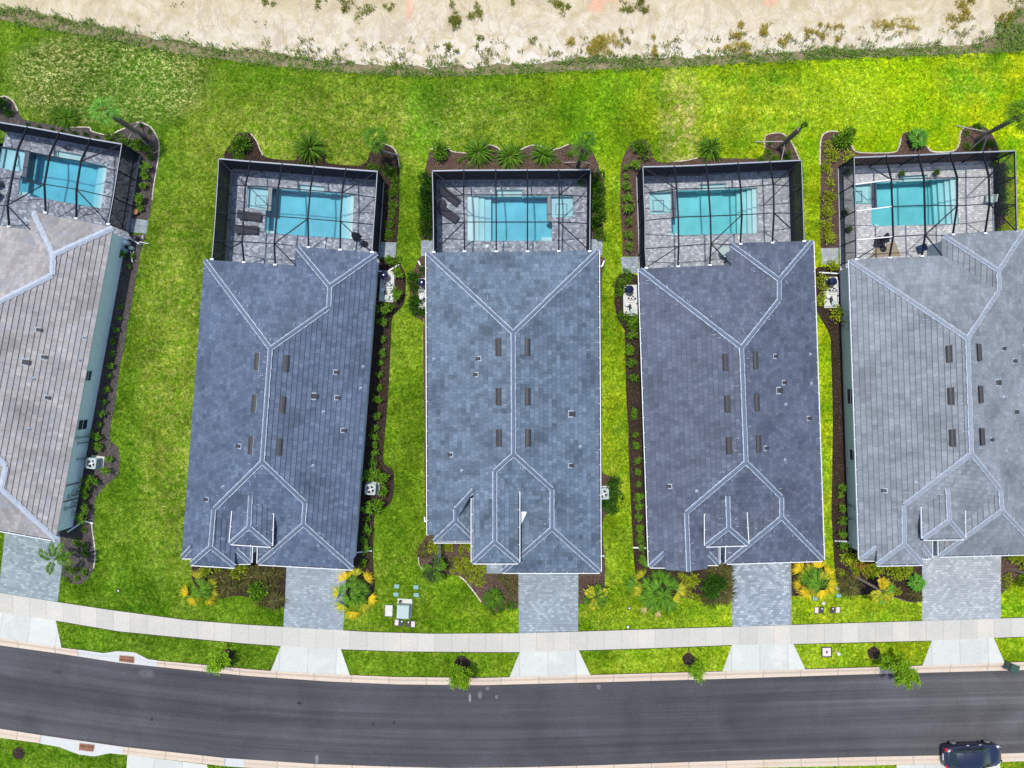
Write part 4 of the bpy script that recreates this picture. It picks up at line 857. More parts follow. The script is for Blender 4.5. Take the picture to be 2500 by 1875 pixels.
# ---- house 1 (brown, cut by the left picture edge) ----
V1=dict(a=(-137,528,2.8),i1=(72.3,563.2,2.8),i2=(81.4,518.9,2.8),b=(276.4,555.6,2.8),c=(135.6,1316.6,2.8),d=(-90,1277,2.8),f1=(-270,1246,2.8),
 R1=(-20,745,'E'),R2=(-85,1040,'E'),T1=(129.6,622,'E'),T2=(128,671,'E'),Q1=(15,1137.5,'E'),Q2=(3,1193.3,'E'))
pl1=dict(W=((-137,528),(-270,1246),.5),E=((135.6,1316.6),(276.4,555.6),.5))
def ex1(root,roof,wall,P,PL,wp):
    i=4 if len(wp)==7 else 4
    a,b=Vector(wp[2]),Vector(wp[3])     # c-b wall
    rwin(root,*s1(668,785),a,b,.85,1.3); rwin(root,*s1(712,388),a,b,.85,.9)
    mb=MB(); d=(b-a).normalized(); n=Vector((d.y,-d.x)); L=(b-a).length
    for t,z,s in ((.315,1.9,.22),(.295,1.6,.16),(.24,1.3,.15),(.115,1.5,.3),(.125,1.0,.35),(.085,.8,.3),(.075,1.7,.25),(.05,.5,.3)):
        c=a.lerp(b,t)+n*.10; mb=MB(); mb.box((c.x,c.y,z),(.22,s,s)); mb.build('meter_box',M['greyg'],root); mb=MB(); mb.bar((c.x,c.y,z-s/2),(c.x,c.y,.05),.05); mb.build('wall_conduit',M['vent'],root)
    for t in (.155,.10): mb=MB(); c=a.lerp(b,t)+n*.05; mb.bar((c.x,c.y,.2),(c.x,c.y,2.6),.06); mb.build('wall_conduit',M['vent'],root)
    leader(root,[(165,1299,.3),(205,1272,.1),(228,1278,.06)])
    garage(root,wp[1],wp[2])
H1=house(1,'far left house with taupe brown tiled roof and teal side wall',V1,pl1,
 [('a','f1','R2','R1'),('a','R1','T2','i1'),('i1','T2','T1','i2'),('i2','T1','b'),('b','T1','T2','R1','R2','Q1','Q2','c'),('R2','f1','d','Q1'),('Q1','d','Q2'),('Q2','d','c')],
 [('a','R1'),('R1','T2'),('T2','T1'),('T1','b'),('T1','i2'),('R1','R2'),('R2','Q1'),('Q1','Q2'),('Q2','c'),('Q2','d')],
 [(-137,528),(-270,1246),(135.6,1316.6),(276.4,555.6),(81.4,518.9),(72.3,563.2)],.38,'roof1','capw','stucco_teal',[('d','c')],
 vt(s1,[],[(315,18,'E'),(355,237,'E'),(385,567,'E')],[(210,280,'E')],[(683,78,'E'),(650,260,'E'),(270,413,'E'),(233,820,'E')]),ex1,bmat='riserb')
# ================= POOL DECKS, POOLS, CAGES =================
HN={1:'far left house',2:'second house',3:'middle house',4:'fourth house',5:'far right house'}
DECK={1:[(-140,285),(75,315),(351,381),(314,573),(276,570),(80,600),(-140,590)],
 2:[(567,415),(941,449),(931,640),(700,690),(545,665)],
 3:[(1060.5,440),(1432,438),(1432,640),(1060.5,640)],
 4:[(1553,430),(1953,398),(1960,600),(1800,690),(1557,665)],
 5:[(2038,409),(2425,395),(2418,640),(2300,660),(2046,670)]}
# deck outline = foot of the cage walls
ZW=2.8; ZT=3.75
CAGE={
1:dict(nodes=[[(-45,292),(-62,350),(-85,440),(-100,505),(-112,545)],
   [a1(222,365),a1(145,545),a1(100,775),a1(60,1000),a1(75,1170)],[a1(480,412),a1(400,600),a1(360,828),None,a1(370,1058)],[a1(735,462),a1(655,643),a1(620,870),None,a1(618,1105)],
   [a1(990,505),a1(955,720),a1(920,938),None,a1(880,1150)]],wing=(2,3),inner=(74,561),foot=[(-60,305),a1(1165,600),a1(1050,1240)]),
2:dict(nodes=[[a2(255,265),a2(245,460),a2(232,660),a2(217,865),a2(205,1003)],[a2(487,285),a2(450,462),a2(437,670),a2(425,875),a2(440,1025)],[a2(722,303),a2(692,475),a2(680,688),a2(662,888),a2(670,1043)],
   [a2(957,322),a2(927,497),a2(910,705),None,a2(915,915)],[a2(1190,342),a2(1162,515),a2(1150,725),None,a2(1148,933)],[a2(1422,358),a2(1410,550),a2(1395,750),None,a2(1383,950)]],inner=(723,649)),
3:dict(nodes=[[a3(185,390),a3(190,607),a3(193,825),None,a3(195,1045)],[a3(440,385),a3(437,583),a3(443,803),None,a3(445,1040)],[a3(697,384),a3(700,583),a3(702,803),None,a3(702,1040)],[a3(952,383),a3(955,583),a3(955,803),None,a3(955,1040)],
   [a3(1207,382),a3(1212,583),a3(1210,803),None,a3(1208,1038)],[a3(1465,380),a3(1462,597),a3(1460,815),None,a3(1458,1038)]],inner=None),
4:dict(nodes=[[a4(258,350),a4(265,560),a4(275,775),a4(275,1000),a4(285,1150)],[a4(508,345),a4(528,525),a4(540,750),a4(543,980),a4(537,1138)],[a4(760,335),a4(780,520),a4(795,740),a4(800,960),a4(790,1128)],
   [a4(1012,322),a4(1035,512),a4(1045,730),None,a4(1033,960)],[a4(1265,310),a4(1295,490),a4(1300,715),None,a4(1287,950)],[a4(1515,298),a4(1523,510),a4(1530,720),None,a4(1537,938)]],inner=(1784,646)),
5:dict(nodes=[[a5(333,335),a5(338,545),a5(345,750),a5(350,975),a5(352,1125)],[a5(585,325),a5(625,505),a5(633,715),a5(640,950),a5(610,1112)],[a5(835,315),a5(880,495),a5(885,705),a5(890,935),a5(862,1100)],
   [a5(1083,302),a5(1138,490),a5(1138,710),None,a5(1105,932)],[a5(1338,292),a5(1385,485),a5(1390,695),None,a5(1355,922)],[a5(1588,282),a5(1593,490),a5(1597,700),None,a5(1603,912)]],inner=(2300,624))}
CL={1:'dark framed pool cage cut by the left picture edge',2:'dark framed pool cage with two loungers and a tilted umbrella inside',3:'square symmetrical pool cage behind the middle house',4:'pool cage behind the fourth house over the turquoise pool',5:'sunlit pool cage at far right with white rails on its left bays'}
CAGEROOT={}
for key,cg in CAGE.items():
    nd=cg['nodes']; n=len(nd); W=[]
    for i,row in enumerate(nd):
        out=[]
        for j,p in enumerate(row):
            if p is None: out.append(None); continue
            edge=i in(0,n-1) and not(key==1 and i==0)
            z=ZW if (j==0 or edge) else (ZT if j<4 else 2.95)
            out.append(C(*p,z))
        W.append(out)
    c=sum((C(*r[0],0) for r in (nd[0],nd[-1])),Vector((0,0,0)))/2
    root=empty('pool_cage',(c.x,c.y,0),CL[key],'pool cage'); CAGEROOT[key]=root
    B=.10
    # roof beams: one part each
    for i,row in enumerate(W):
        mb=MB(); pts=[p for p in row if p is not None]
        for a,b in zip(pts,pts[1:]): mb.bar(a,b,B,.13)
        mb.build('roof_beam',M['frame'],root)
        e=pts[-1]
        mb=MB(); mb.box((e.x,e.y-.02,e.z+.04),(.26,.13,.10)); mb.build('beam_bracket',M['white'],root)
    # purlins between beams
    for j in (1,2,3):
        for i in range(n-1):
            a,b=W[i][j],W[i+1][j]
            if a is None or b is None: continue
            mb=MB(); mb.bar(a,b,.066,.05); 
            mb.build('purlin',M['white'] if key==5 and i==0 else M['frame'],root)
    lastb=[p for p in W[2] if p is not None][-2]
    if cg['inner'] and W[2][3] is not None:
        ic=C(*cg['inner'],2.9); a=W[2][3]
        mb=MB(); wc=C(*nd[3][4],2.9); 
        t=ic.lerp(wc,.0); wp_=Vector((ic.x+(wc.x-ic.x)*.06,wc.y+(a.y-W[2][3].y),2.9))
        mb.bar(a,Vector((ic.x+.05,a.y+(W[3][4].y-a.y)*.45,2.95)),.055); mb.build('purlin',M['frame'],root)
    # diagonal braces
    br=[(W[0][0],W[1][1]),(W[-1][0],W[-2][1]),(W[-1][4],W[-2][2])]
    fl=[p for p in W[0] if p is not None][-1]; b1=[p for p in W[1][:4] if p is not None][-1]; br.append((fl,b1))
    if cg['inner'] and W[2][3] is not None: br+= [(W[2][3],W[3][2]),(W[2][3],C(*cg['inner'],2.9))]
    if key==1: br=[(W[-1][0],W[-2][1]),(W[-1][4],W[-2][2]),(W[1][3],W[2][2]),(W[1][3],C(*cg['inner'],2.9))]
    for a,b in br:
        mb=MB(); mb.bar(a,b,.075,.06); mb.build('brace',M['frame'],root)
    # eave rail along the house, wall-top rail
    F=[p for p in (r[4] for r in W)]
    mb=MB(); T0=[r[0] for r in W]
    for a,b in zip(T0,T0[1:]): mb.bar(a,b,.09,.11)
    for r in (W[-1],) if key==1 else (W[0],W[-1]):
        q=[p for p in r if p is not None]
        for a,b in zip(q,q[1:]): mb.bar(a+Vector((0,0,.062)),b+Vector((0,0,.062)),.05,.012)
    mb.build('top_rail',[M['framel']],root)
    # walls: posts, rails, mesh. foot directly below the top
    def gnd(p): return Vector((p.x,p.y,.03))
    # wall posts
    for r in W:
        mb=MB(); mb.bar(gnd(r[0]),r[0],.08,.12); mb.build('post',M['frame'],root)
    for r in ((W[-1],) if key==1 else (W[0],W[-1])):
        for p in [q for q in r[1:] if q is not None]:
            mb=MB(); mb.bar(gnd(p),Vector((p.x,p.y,2.8)),.09,.06); mb.build('post',M['frame'],root)
    sides=[T0]+([W[-1]] if key==1 else [W[0],W[-1]])
    for sd_ in sides:
        q=[p for p in sd_ if p is not None]; 
        mb=MB()
        for a,b in zip(q,q[1:]):
            for zz in (.07,.85): mb.bar(Vector((a.x,a.y,zz)),Vector((b.x,b.y,zz)),.06,.07,0)
        mb.build('wall_rail',M['frame'],root)
        mb=MB(); mb.bar(Vector((q[0].x,q[0].y,.10)),Vector((q[-1].x,q[-1].y,.10)),.13,.09); mb.build('base_rail',M['framel'],root)
        mb=MB()
        for a,b in zip(q,q[1:]): mb.face([Vector((a.x,a.y,.05)),Vector((b.x,b.y,.05)),Vector((b.x,b.y,ZW-.02)),Vector((a.x,a.y,ZW-.02))])
        mb.build('wall_screen',M['screenl' if key==5 else 'screenw'],root)
    # knee braces on the back wall
    for i in range(1,n-1):
        a=W[i][0]; b=W[i+1][0] if key in(1,2,5) or key==4 else W[i][0]
        if key in (3,): continue
        pass
    # roof mesh
    mb=MB()
    for i in range(n-1):
        for jj in range(4):
            a=W[i][jj];b=W[i+1][jj]
            if a is None or b is None: continue
            j2=jj+1
            c_=W[i][j2] if W[i][j2] is not None else (W[i][4] if jj>=2 else None); d_=W[i+1][j2] if W[i+1][j2] is not None else W[i+1][4]
            if c_ is None: continue
            if jj==2 and i==2 and cg['inner'] and W[2][3] is not None:
                mb.face([a,b,d_,Vector((C(*cg['inner'],2.95).x,d_.y,2.95)),c_]); mb.face([c_,Vector((C(*cg['inner'],2.95).x,d_.y,2.95)),C(*cg['inner'],2.95),W[2][4]]); continue
            mb.face([a,c_,d_,b])
    o=Vector((0,0,-.03)); mb.v=[tuple(Vector(v)+o) for v in mb.v]
    mb.build('roof_screen',M['screen'],root)
    # deck sheet
    foot=[(W[0][0].x,W[0][0].y)]+[(W[-1][0].x,W[-1][0].y)]
    r=[q for q in W[-1] if q is not None][-1]; l=[q for q in W[0] if q is not None][-1]
    foot+= [(r.x,r.y-1.2)]
    if cg['inner']: ic=C(*cg['inner'],2.8); foot+=[(ic.x,r.y-2.0),(ic.x,l.y-1.4)]
    foot+= [(l.x,l.y-1.2)]
    P=POOLS[key]; w=lambda l_:[tuple(p) for p in PX(l_)]
    mb=MB(); flat(mb,foot,[w(P['pool']),w(P['spa'])],.030,0); tag(mb.build('pool_deck',PV['d%d'%key]),kind='structure')
    # pool
    pc=sum((C(*p) for p in P['pool']),Vector((0,0,0)))/len(P['pool'])
    pr=empty('swimming_pool',(pc.x,pc.y,0),{1:'blue pool with square spa under the far left cage',2:'blue pool with pale spa at its upper left behind the second house',3:'pool with left steps widened as cloud reflection and spa at right behind the middle house',4:'turquoise pool with square spa at left behind the fourth house',5:'bright turquoise pool behind the far right house'}[key],'pool')
    def basin(nm,poly,depth,mat):
        q=w(poly); mb=MB(); flat(mb,q,(),-depth)
        for i in range(len(q)):
            a=q[i];b=q[(i+1)%len(q)]; mb.face([(a[0],a[1],-depth),(b[0],b[1],-depth),(b[0],b[1],.028),(a[0],a[1],.028)])
        return mb.build(nm,M[mat],pr)
    def water(nm,poly,depth,mat,ins=.012):
        q=[tuple(p) for p in inset(w(poly),ins)]; mb=MB(); flat(mb,q,(),-.09)
        k=len(mb.f); top=[list(f) for f in mb.f]; nv=len(mb.v); mb.v+=[(x,y,-depth+.012) for x,y,z in mb.v]
        for f in top: mb.f.append([i+nv for i in f][::-1]); mb.m.append(0); mb.sm.append(False)
        for i in range(len(q)):
            a=q[i];b=q[(i+1)%len(q)]; mb.face([(a[0],a[1],-.09),(a[0],a[1],-depth+.012),(b[0],b[1],-depth+.012),(b[0],b[1],-.09)])
        ob=mb.build(nm,M[mat],pr)
        bm=bmesh.new(); bm.from_mesh(ob.data); bmesh.ops.remove_doubles(bm,verts=bm.verts,dist=1e-4); bmesh.ops.recalc_face_normals(bm,faces=bm.faces); bm.to_mesh(ob.data); bm.free()
        return ob
    wm='waterg' if key>=4 else 'water'
    basin('basin',P['pool'],1.45,'plaster'); water('water',P['pool'],1.45,wm)
    basin('spa_basin',P['spa'],.55,'plaster'); water('spa_water',P['spa'],.55,wm)
    q=w(P['inner']); mb=MB(); flat(mb,q,(),-.545); qi=[tuple(p) for p in inset(q,.06)]
    for i in range(len(q)):
        a=q[i];b=q[(i+1)%len(q)];a2_=qi[i];b2_=qi[(i+1)%len(q)]; mb.face([(a[0],a[1],-.545),(b[0],b[1],-.545),(b2_[0],b2_[1],-.54),(a2_[0],a2_[1],-.54)])
    mb=MB(); flat(mb,q,[qi],-.535); mb.build('spa_footwell',M['tile'],pr)
    q=w(P['wall']); mb=MB(); flat(mb,q,(),.16)
    for i in range(len(q)):
        a=q[i];b=q[(i+1)%len(q)]; mb.face([(a[0],a[1],-.7),(b[0],b[1],-.7),(b[0],b[1],.16),(a[0],a[1],.16)])
    mb.build('spillway_wall',M['tile'],pr)
    # entry steps and alcove bench under water
    pp=P['pool']; al=[p for p in pp[1:5]]
    def block(nm,poly,top,mat='plaster'):
        q=w(poly); mb=MB(); flat(mb,q,(),top)
        for i in range(len(q)):
            a=q[i];b=q[(i+1)%len(q)]; mb.face([(a[0],a[1],-1.44),(b[0],b[1],-1.44),(b[0],b[1],top),(a[0],a[1],top)])
        return mb.build(nm,M[mat],pr)
    al_=inset(al,.9)  # indexes follow
    block('bench',[tuple(p) for p in inset([tuple(x) for x in al],.3)],-.30)
    if P['steps']=='R': tr,brr=(pp[5],pp[6]); dirx=-1
    else: tr,brr=(pp[0],pp[-1]); dirx=1
    lx=.4
    for s,(wd,tp) in enumerate((((9,-.28),(19,-.52),(31,-.78),(40,-1.05)) if key!=3 else ((14,-.18),(28,-.34),(42,-.52),(58,-.75)))):  # middle pool: steps made wider and shallower to imitate a cloud reflection
        f=lambda p,dx: (p[0]+dirx*dx,p[1])
        a=(tr[0]+dirx*lx,tr[1]+lx);b=(brr[0]+dirx*lx,brr[1]-lx)
        sl=(pp[5][1]-pp[4][1])/(pp[5][0]-pp[4][0]) if P['steps']=='R' else 0
        a2c=(a[0]+dirx*wd,a[1]+sl*dirx*wd); b2c=(b[0]+dirx*wd,b[1]+sl*dirx*wd)
        o_=(wd-([9,10,12,9] if key!=3 else [14,14,14,16])[s])
        a1c=(a[0]+dirx*o_,a[1]+sl*dirx*o_); b1c=(b[0]+dirx*o_,b[1]+sl*dirx*o_)
        block('pool_step',[a1c,a2c,b2c,b1c] if dirx<0 else [a1c,b1c,b2c,a2c],tp)
    # corner bench opposite the steps
    q0=pp[-1] if P['steps']=='R' else pp[-2]
    if key!=3: 
        lb=pp[7] if key in(1,2) else pp[7]
        block('corner_bench',[(lb[0]+.5,lb[1]-8),(lb[0]+22,lb[1]-8.5 if key>3 else lb[1]-6),(lb[0]+22,lb[1]-(1.5 if key>3 else -1)),(lb[0]+.5,lb[1]-.6)],-.35)
    else: block('corner_bench',[(1322,577),(1347.6,577),(1347.6,587.6),(1322,587.6)],-.35)
# ---------------- things on the decks ----------------
def lounger(x,y,ang,lab,L=1.9,Wd=.66,up=.5,z0=.03):
    c=C(x,y); root=empty('sun_lounger',(c.x,c.y,z0),lab,'sun lounger','charcoal sun loungers on the pool decks')
    root.rotation_euler=(0,0,ang)
    mb=MB(); mb.local=True; mb.box((-.28,0,.31),(L*.68,Wd,.07)); 
    for i in range(9): mb.box((-L/2+.09+i*.145,0,.355),(.115,Wd*.92,.025))
    mb.build('seat',M['wicker'],root)
    mb=MB(); mb.local=True; Mx=Matrix.Rotation(-up,4,'Y')
    mb.box((.58,0,.47),(.72,Wd,.06),M=Mx); mb.build('backrest',M['wicker'],root)
    for sx in(-.8,.3):
        for sy in(-1,1):
            mb=MB(); mb.local=True; mb.box((sx,sy*Wd*.42,.14),(.06,.06,.28)); mb.build('leg',M['wicker'],root)
lounger(*a3(325,600),R(-38)+math.pi,'upper of two charcoal sun loungers on the middle house pool deck'); lounger(*a3(315,742),R(-36)+math.pi,'lower of two charcoal sun loungers on the middle house pool deck')
lounger(*a2(492,692),R(-7)+math.pi,'charcoal sun lounger just below the spa of the second house',up=.1); lounger(*a2(468,792),R(-1)+math.pi,'charcoal sun lounger lower left of the second house pool',up=.1)
def rtable(x,y,r,h,lab,mat='wicker',z0=.03):
    c=C(x,y); root=empty('side_table',(c.x,c.y,z0),lab,'table'); mb=MB(); mb.local=True; mb.lathe((0,0,h-.04),[(r,0),(r,.04)],20); mb.build('table_top',M[mat],root)
    mb=MB(); mb.local=True; mb.lathe((0,0,0),[(r*.6,0),(r*.5,.03),(.04,.06),(.04,h-.04)],12); mb.build('pedestal',M[mat],root)
rtable(*a3(272,655),.26,.48,'round charcoal side table between the two loungers of the middle house')
rtable(*a1(1028,948),.11,.4,'small round black stool on the deck of the far left cage','black')
rtable(*a4(890,1035),.45,.72,'round table half under the roof edge behind the fourth house','greyg')
def umbrella(x,y,tilt,az,lab,folded=True,R_=.5,H_=2.3):
    c=C(x,y); root=empty('patio_umbrella',(c.x,c.y,.03),lab,'umbrella')
    d=Vector((math.sin(tilt)*math.cos(az),math.sin(tilt)*math.sin(az),math.cos(tilt)))
    mb=MB(); mb.local=True; mb.tube([(0,0,.05),d*H_],.03,8); mb.build('pole',M['frame'],root)
    mb=MB(); mb.local=True; mb.lathe((0,0,0),[(.28,0),(.26,.06),(.06,.09)],16); mb.build('base',M['black'],root)
    mb=MB(); mb.local=True; a=d.cross(Vector((0,0,1)) if tilt>.05 else Vector((1,0,0))).normalized(); b=a.cross(d); n=16
    top=d*H_; ring=[top-d*1.15+(a*math.cos(t*2*math.pi/n)+b*math.sin(t*2*math.pi/n))*(R_*(1 if t%2 else .42)) for t in range(n)]
    mid=[top-d*.35+(a*math.cos(t*2*math.pi/n)+b*math.sin(t*2*math.pi/n))*(R_*(.55 if t%2 else .35)) for t in range(n)]
    vs=[top]+mid+ring; mb.add(vs,[(0,1+i,1+(i+1)%n) for i in range(n)]+[(1+i,1+n+i,1+n+(i+1)%n,1+(i+1)%n) for i in range(n)],0)
    mb.build('canopy',M['wicker'],root)
umbrella(*a2(1330,895),.35,R(140),'half folded charcoal umbrella at the lower right of the second pool deck',R_=.42)
umbrella(*a5(560,1045),.5,R(125),'folded dark umbrella leaning over the tan rug at far right',R_=.33)
def chair(x,y,ang,lab,mat='wicker',s=1):
    c=C(x,y); root=empty('patio_chair',(c.x,c.y,.03),lab,'chair'); root.rotation_euler=(0,0,ang)
    def b(nm,*bx):
        mb=MB(); mb.local=True
        for cc,dd in bx: mb.box(Vector(cc)*s,Vector(dd)*s)
        mb.build(nm,M[mat],root)
    b('seat',((0,0,.4),(.6,.6,.14))); b('backrest',((-.28,0,.66),(.1,.6,.5)))
    for sy in(-.3,.3): b('armrest',((0,sy,.56),(.6,.07,.06)))
    for sx in(-.25,.25):
        for sy in(-.27,.27): b('leg',((sx,sy,.17),(.05,.05,.33)))
chair(*a5(838,1048),R(200),'dark blue patio chair beside the tan rug at far right','blue',.85)
chair(*a5(510,1000),R(-100),'charcoal patio chair by the folded umbrella at far right')
chair(*a5(1365,665),R(170),'pale grey cushioned chair right of the far right pool','greyg')
chair(*a1(5,830),R(20),'dark rounded chair at the left picture edge in the far left cage'); chair(*a1(-5,930),R(-40),'second dark chair at the left picture edge, below the rounded one')
chair(*a4(925,1085),R(90),'dark chair in the shade of the roof corner behind the fourth house')
sheet('outdoor_rug',T(a5,[(490,1050),(650,985),(700,1100),(455,1112)]),M['tan'],.04,kind=None)
tag(bpy.data.objects['outdoor_rug'],'tan rug spread on the deck under the folded umbrella','rug')
def hose(pts,lab,mat='black',r=.018,z=.05,name='garden_hose',cat='hose'):
    mb=MB(); mb.tube([C(x,y,z) for x,y in smooth(pts,False,6)],r,6); tag(mb.build(name,M[mat]),lab,cat)
hose(T(a1,[(640,1105),(700,1070),(760,1025),(800,1030),(770,1060),(690,1080),(650,1060),(645,1030),(700,1020),(760,1060),(870,1140)]),'looped black hose lying below the far left pool',r=.022)
hose(T(a4,[(855,920),(870,970),(900,1000),(930,1015)]),'dark hose curling on the deck below the fourth pool')
def disc(x,y,r,mat,lab,name,cat,z=.03,h=.03,mat2='black'):
    c=C(x,y); root=empty(name,(c.x,c.y,z),lab,cat); mb=MB(); mb.local=True; mb.lathe((0,0,0),[(r,0),(r,h*.6),(r*.85,h)],20); mb.build('rim',M[mat],root)
    mb=MB(); mb.local=True; mb.lathe((0,0,h+.001),[(r*.45,0),(r*.42,.006)],14); mb.build('centre',M[mat2],root)
disc(*a2(1043,885),.13,'white','white skimmer lid on the second pool deck','skimmer_lid','skimmer lid',mat2='conc')
disc(*a3(627,998),.13,'white','white skimmer lid below the pool of the middle house','skimmer_lid','skimmer lid',mat2='conc')
disc(*a4(1018,915),.12,'conc','pale skimmer lid on the fourth pool deck','skimmer_lid','skimmer lid',mat2='white')
disc(*a5(970,900),.13,'conc','pale skimmer lid on the far right pool deck','skimmer_lid','skimmer lid',mat2='white')
mb=MB(); mb.tube([C(*a1(505,525),.06),C(*a1(540,545),.09),C(*a1(595,552),.06)],[.05,.11,.05],8); tag(mb.build('rolled_towel',M['black']),'dark rolled bundle above the bench alcove of the far left pool','towel')
# ---------------- equipment ----------------
def tank(root,c,r,h,mat,nm='filter_tank',dome=True):
    mb=MB(); prof=[(r*.9,0),(r,.08),(r,h-r*.5)]+([(r*.86,h-r*.22),(r*.5,h-.02),(r*.15,h+.02),(r*.12,h+.08)] if dome else [(r,h)])
    mb.lathe(c,prof,22); return mb.build(nm,M[mat],root)
def equip(x,y,ang,lab,flip=1):
    c=C(x,y); root=empty('pool_equipment',(c.x,c.y,0),lab,'pool equipment'); X=Vector((math.cos(ang),math.sin(ang),0)); Y=Vector((-X.y,X.x,0))
    f=lambda a,b,z:c+X*a*flip+Y*b+Vector((0,0,z))
    mb=MB(); mb.box(c+Vector((0,0,.06)),(1.15,2.5,.1),ang); mb.build('slab',M['conc'],root)
    tank(root,f(-.18,.78,.11),.33,1.0,'navy')
    tank(root,f(-.32,-.35,.11),.17,.35,'white','pump_pot'); tank(root,f(.38,.25,.11),.08,.3,'white','chlorinator')
    mb=MB(); mb.tube([f(-.1,-.35,.25),f(.0,-.85,.25)],.12,12); mb.build('pump_motor',M['black'],root)
    mb=MB(); mb.box(f(.1,-.9,.27),(.34,.34,.3),ang); mb.build('heater',M['greyg'],root)
    for pts in ([(-.18,.45,.3),(-.18,.12,.3),(.45,.12,.3)],[(-.15,.02,.22),(.3,.02,.22),(.3,-.15,.22),(-.15,-.15,.22),(-.15,.02,.22)],[(.05,-.3,.25),(.08,-.75,.25),(.35,-.78,.25)],[(.5,.95,.25),(.5,-.8,.25)],[(-.5,-1.08,.28),(.52,-1.1,.28)],[(-.5,1.0,.4),(-.1,1.02,.4)],[(.52,.7,.2),(.52,.45,.2)],[(.2,.45,.22),(.2,.15,.22)]):
        mb=MB(); mb.tube([f(*p) for p in pts],.032,8); mb.build('pipe',M['white'],root)
    for p in ((.2,.3,.24),(-.17,.16,.32),(.05,.12,.3),(.5,-.3,.25),(.35,.12,.3)):
        mb=MB(); mb.box(f(*p),(.11,.11,.11),ang); mb.build('valve',M['black'],root)
equip(*a2(1495,1205),R(-4),'pool pump pad with navy filter ball right of the second house')
equip(*a3(130,1385),0,'pool pump pad half hidden under the left eave of the middle house')
equip(*a4(158,1410),R(1),'pool pump pad with black filter left of the fourth house')
equip(*a5(152,1385),R(1.5),'sunlit pool pump pad with loose pipes left of the far right house')
c=C(*a1(1075,1330)); root=empty('pool_equipment',(c.x,c.y,0),'scattered pool pumps and round tanks right of the far left house','pool equipment')
for x,y,r,h,m in ((1045,1310,.17,.8,'white'),(1115,1270,.16,.6,'vent'),(1140,1315,.08,.5,'white'),(1078,1350,.17,.5,'greyg'),(1030,1372,.17,.5,'green'),(1065,1275,.08,.7,'white')): tank(root,C(*a1(x,y),.02),r,h,m)
for pts in ([(1130,1295),(1190,1310),(1205,1305)],[(1058,1370),(1065,1410),(1072,1460)],[(1040,1250),(1070,1280),(1110,1300)],[(1085,1375),(1078,1385)],[(1160,1240),(1150,1255),(1160,1268)]):
    mb=MB(); mb.tube([C(*a1(*p),.3) for p in pts],.03,8); mb.build('pipe',M['white'],root)
def ac(x,y,ang,lab,open_=False):
    c=C(x,y); root=empty('air_conditioner',(c.x,c.y,0),lab,'air conditioner'); root.rotation_euler=(0,0,ang)
    L=lambda mb,nm,mat:mb.build(nm,M[mat],root)
    mb=MB(); mb.local=True; mb.box((.05,0,.05),(1.08,1.08,.1)); L(mb,'pad','conc')
    mb=MB(); mb.local=True
    for s in(-1,1): mb.box((s*.38,0,.5),(.04,.78,.8)); mb.box((0,s*.38,.5),(.72,.04,.8))
    for i in range(9):
        for s in(-1,1): mb.box((s*.405,0,.16+i*.08),(.02,.80,.02)); mb.box((0,s*.405,.16+i*.08),(.80,.02,.02))
    L(mb,'body','greyg')
    mb=MB(); mb.local=True; n=28
    for k in range(n):
        t0=2*math.pi*k/n;t1=2*math.pi*(k+1)/n
        def sq(t): m_=max(abs(math.cos(t)),abs(math.sin(t))); return Vector((.42*math.cos(t)/m_,.42*math.sin(t)/m_,.92))
        ci=lambda t:Vector((.32*math.cos(t),.32*math.sin(t),.93)); mb.face([ci(t0),sq(t0),sq(t1),ci(t1)]); mb.face([ci(t0),ci(t1),ci(t1)-Vector((0,0,.12)),ci(t0)-Vector((0,0,.12))])
    L(mb,'top_panel','greyg')
    mb=MB(); mb.local=True
    for rr_ in (.28,.22,.16): 
        pts=[Vector((rr_*math.cos(2*math.pi*k/24),rr_*math.sin(2*math.pi*k/24),.93)) for k in range(25)]; mb.tube(pts,.006,4,caps=False)
    for k in range(8): t=k*math.pi/4; mb.bar((.1*math.cos(t),.1*math.sin(t),.93),(.32*math.cos(t),.32*math.sin(t),.93),.01)
    L(mb,'fan_guard','vent')
    mb=MB(); mb.local=True; mb.lathe((0,0,.72),[(.09,0),(.09,.08)],14)
    for k in range(4):
        t=k*math.pi/2+.4; a=Vector((math.cos(t),math.sin(t),0)); b=Vector((-a.y,a.x,0)); z=Vector((0,0,.78)); mb.face([a*.08-b*.05+z,a*.29-b*.14+z,a*.30+b*.08+z+Vector((0,0,.05)),a*.08+b*.06+z+Vector((0,0,.03))])
    L(mb,'fan','white'); mb=MB(); mb.local=True; mb.lathe((0,0,.12),[(.38,0),(.38,.02)],20); L(mb,'coil_pan','black')
ac(*s1(787,1090),R(-8),'air conditioner on a concrete pad beside the far left house'); ac(*f2(1445,577),R(-4),'air conditioner on a square pad right of the second house'); ac(*f3(1560,505),0,'air conditioner half under the right eave of the middle house')
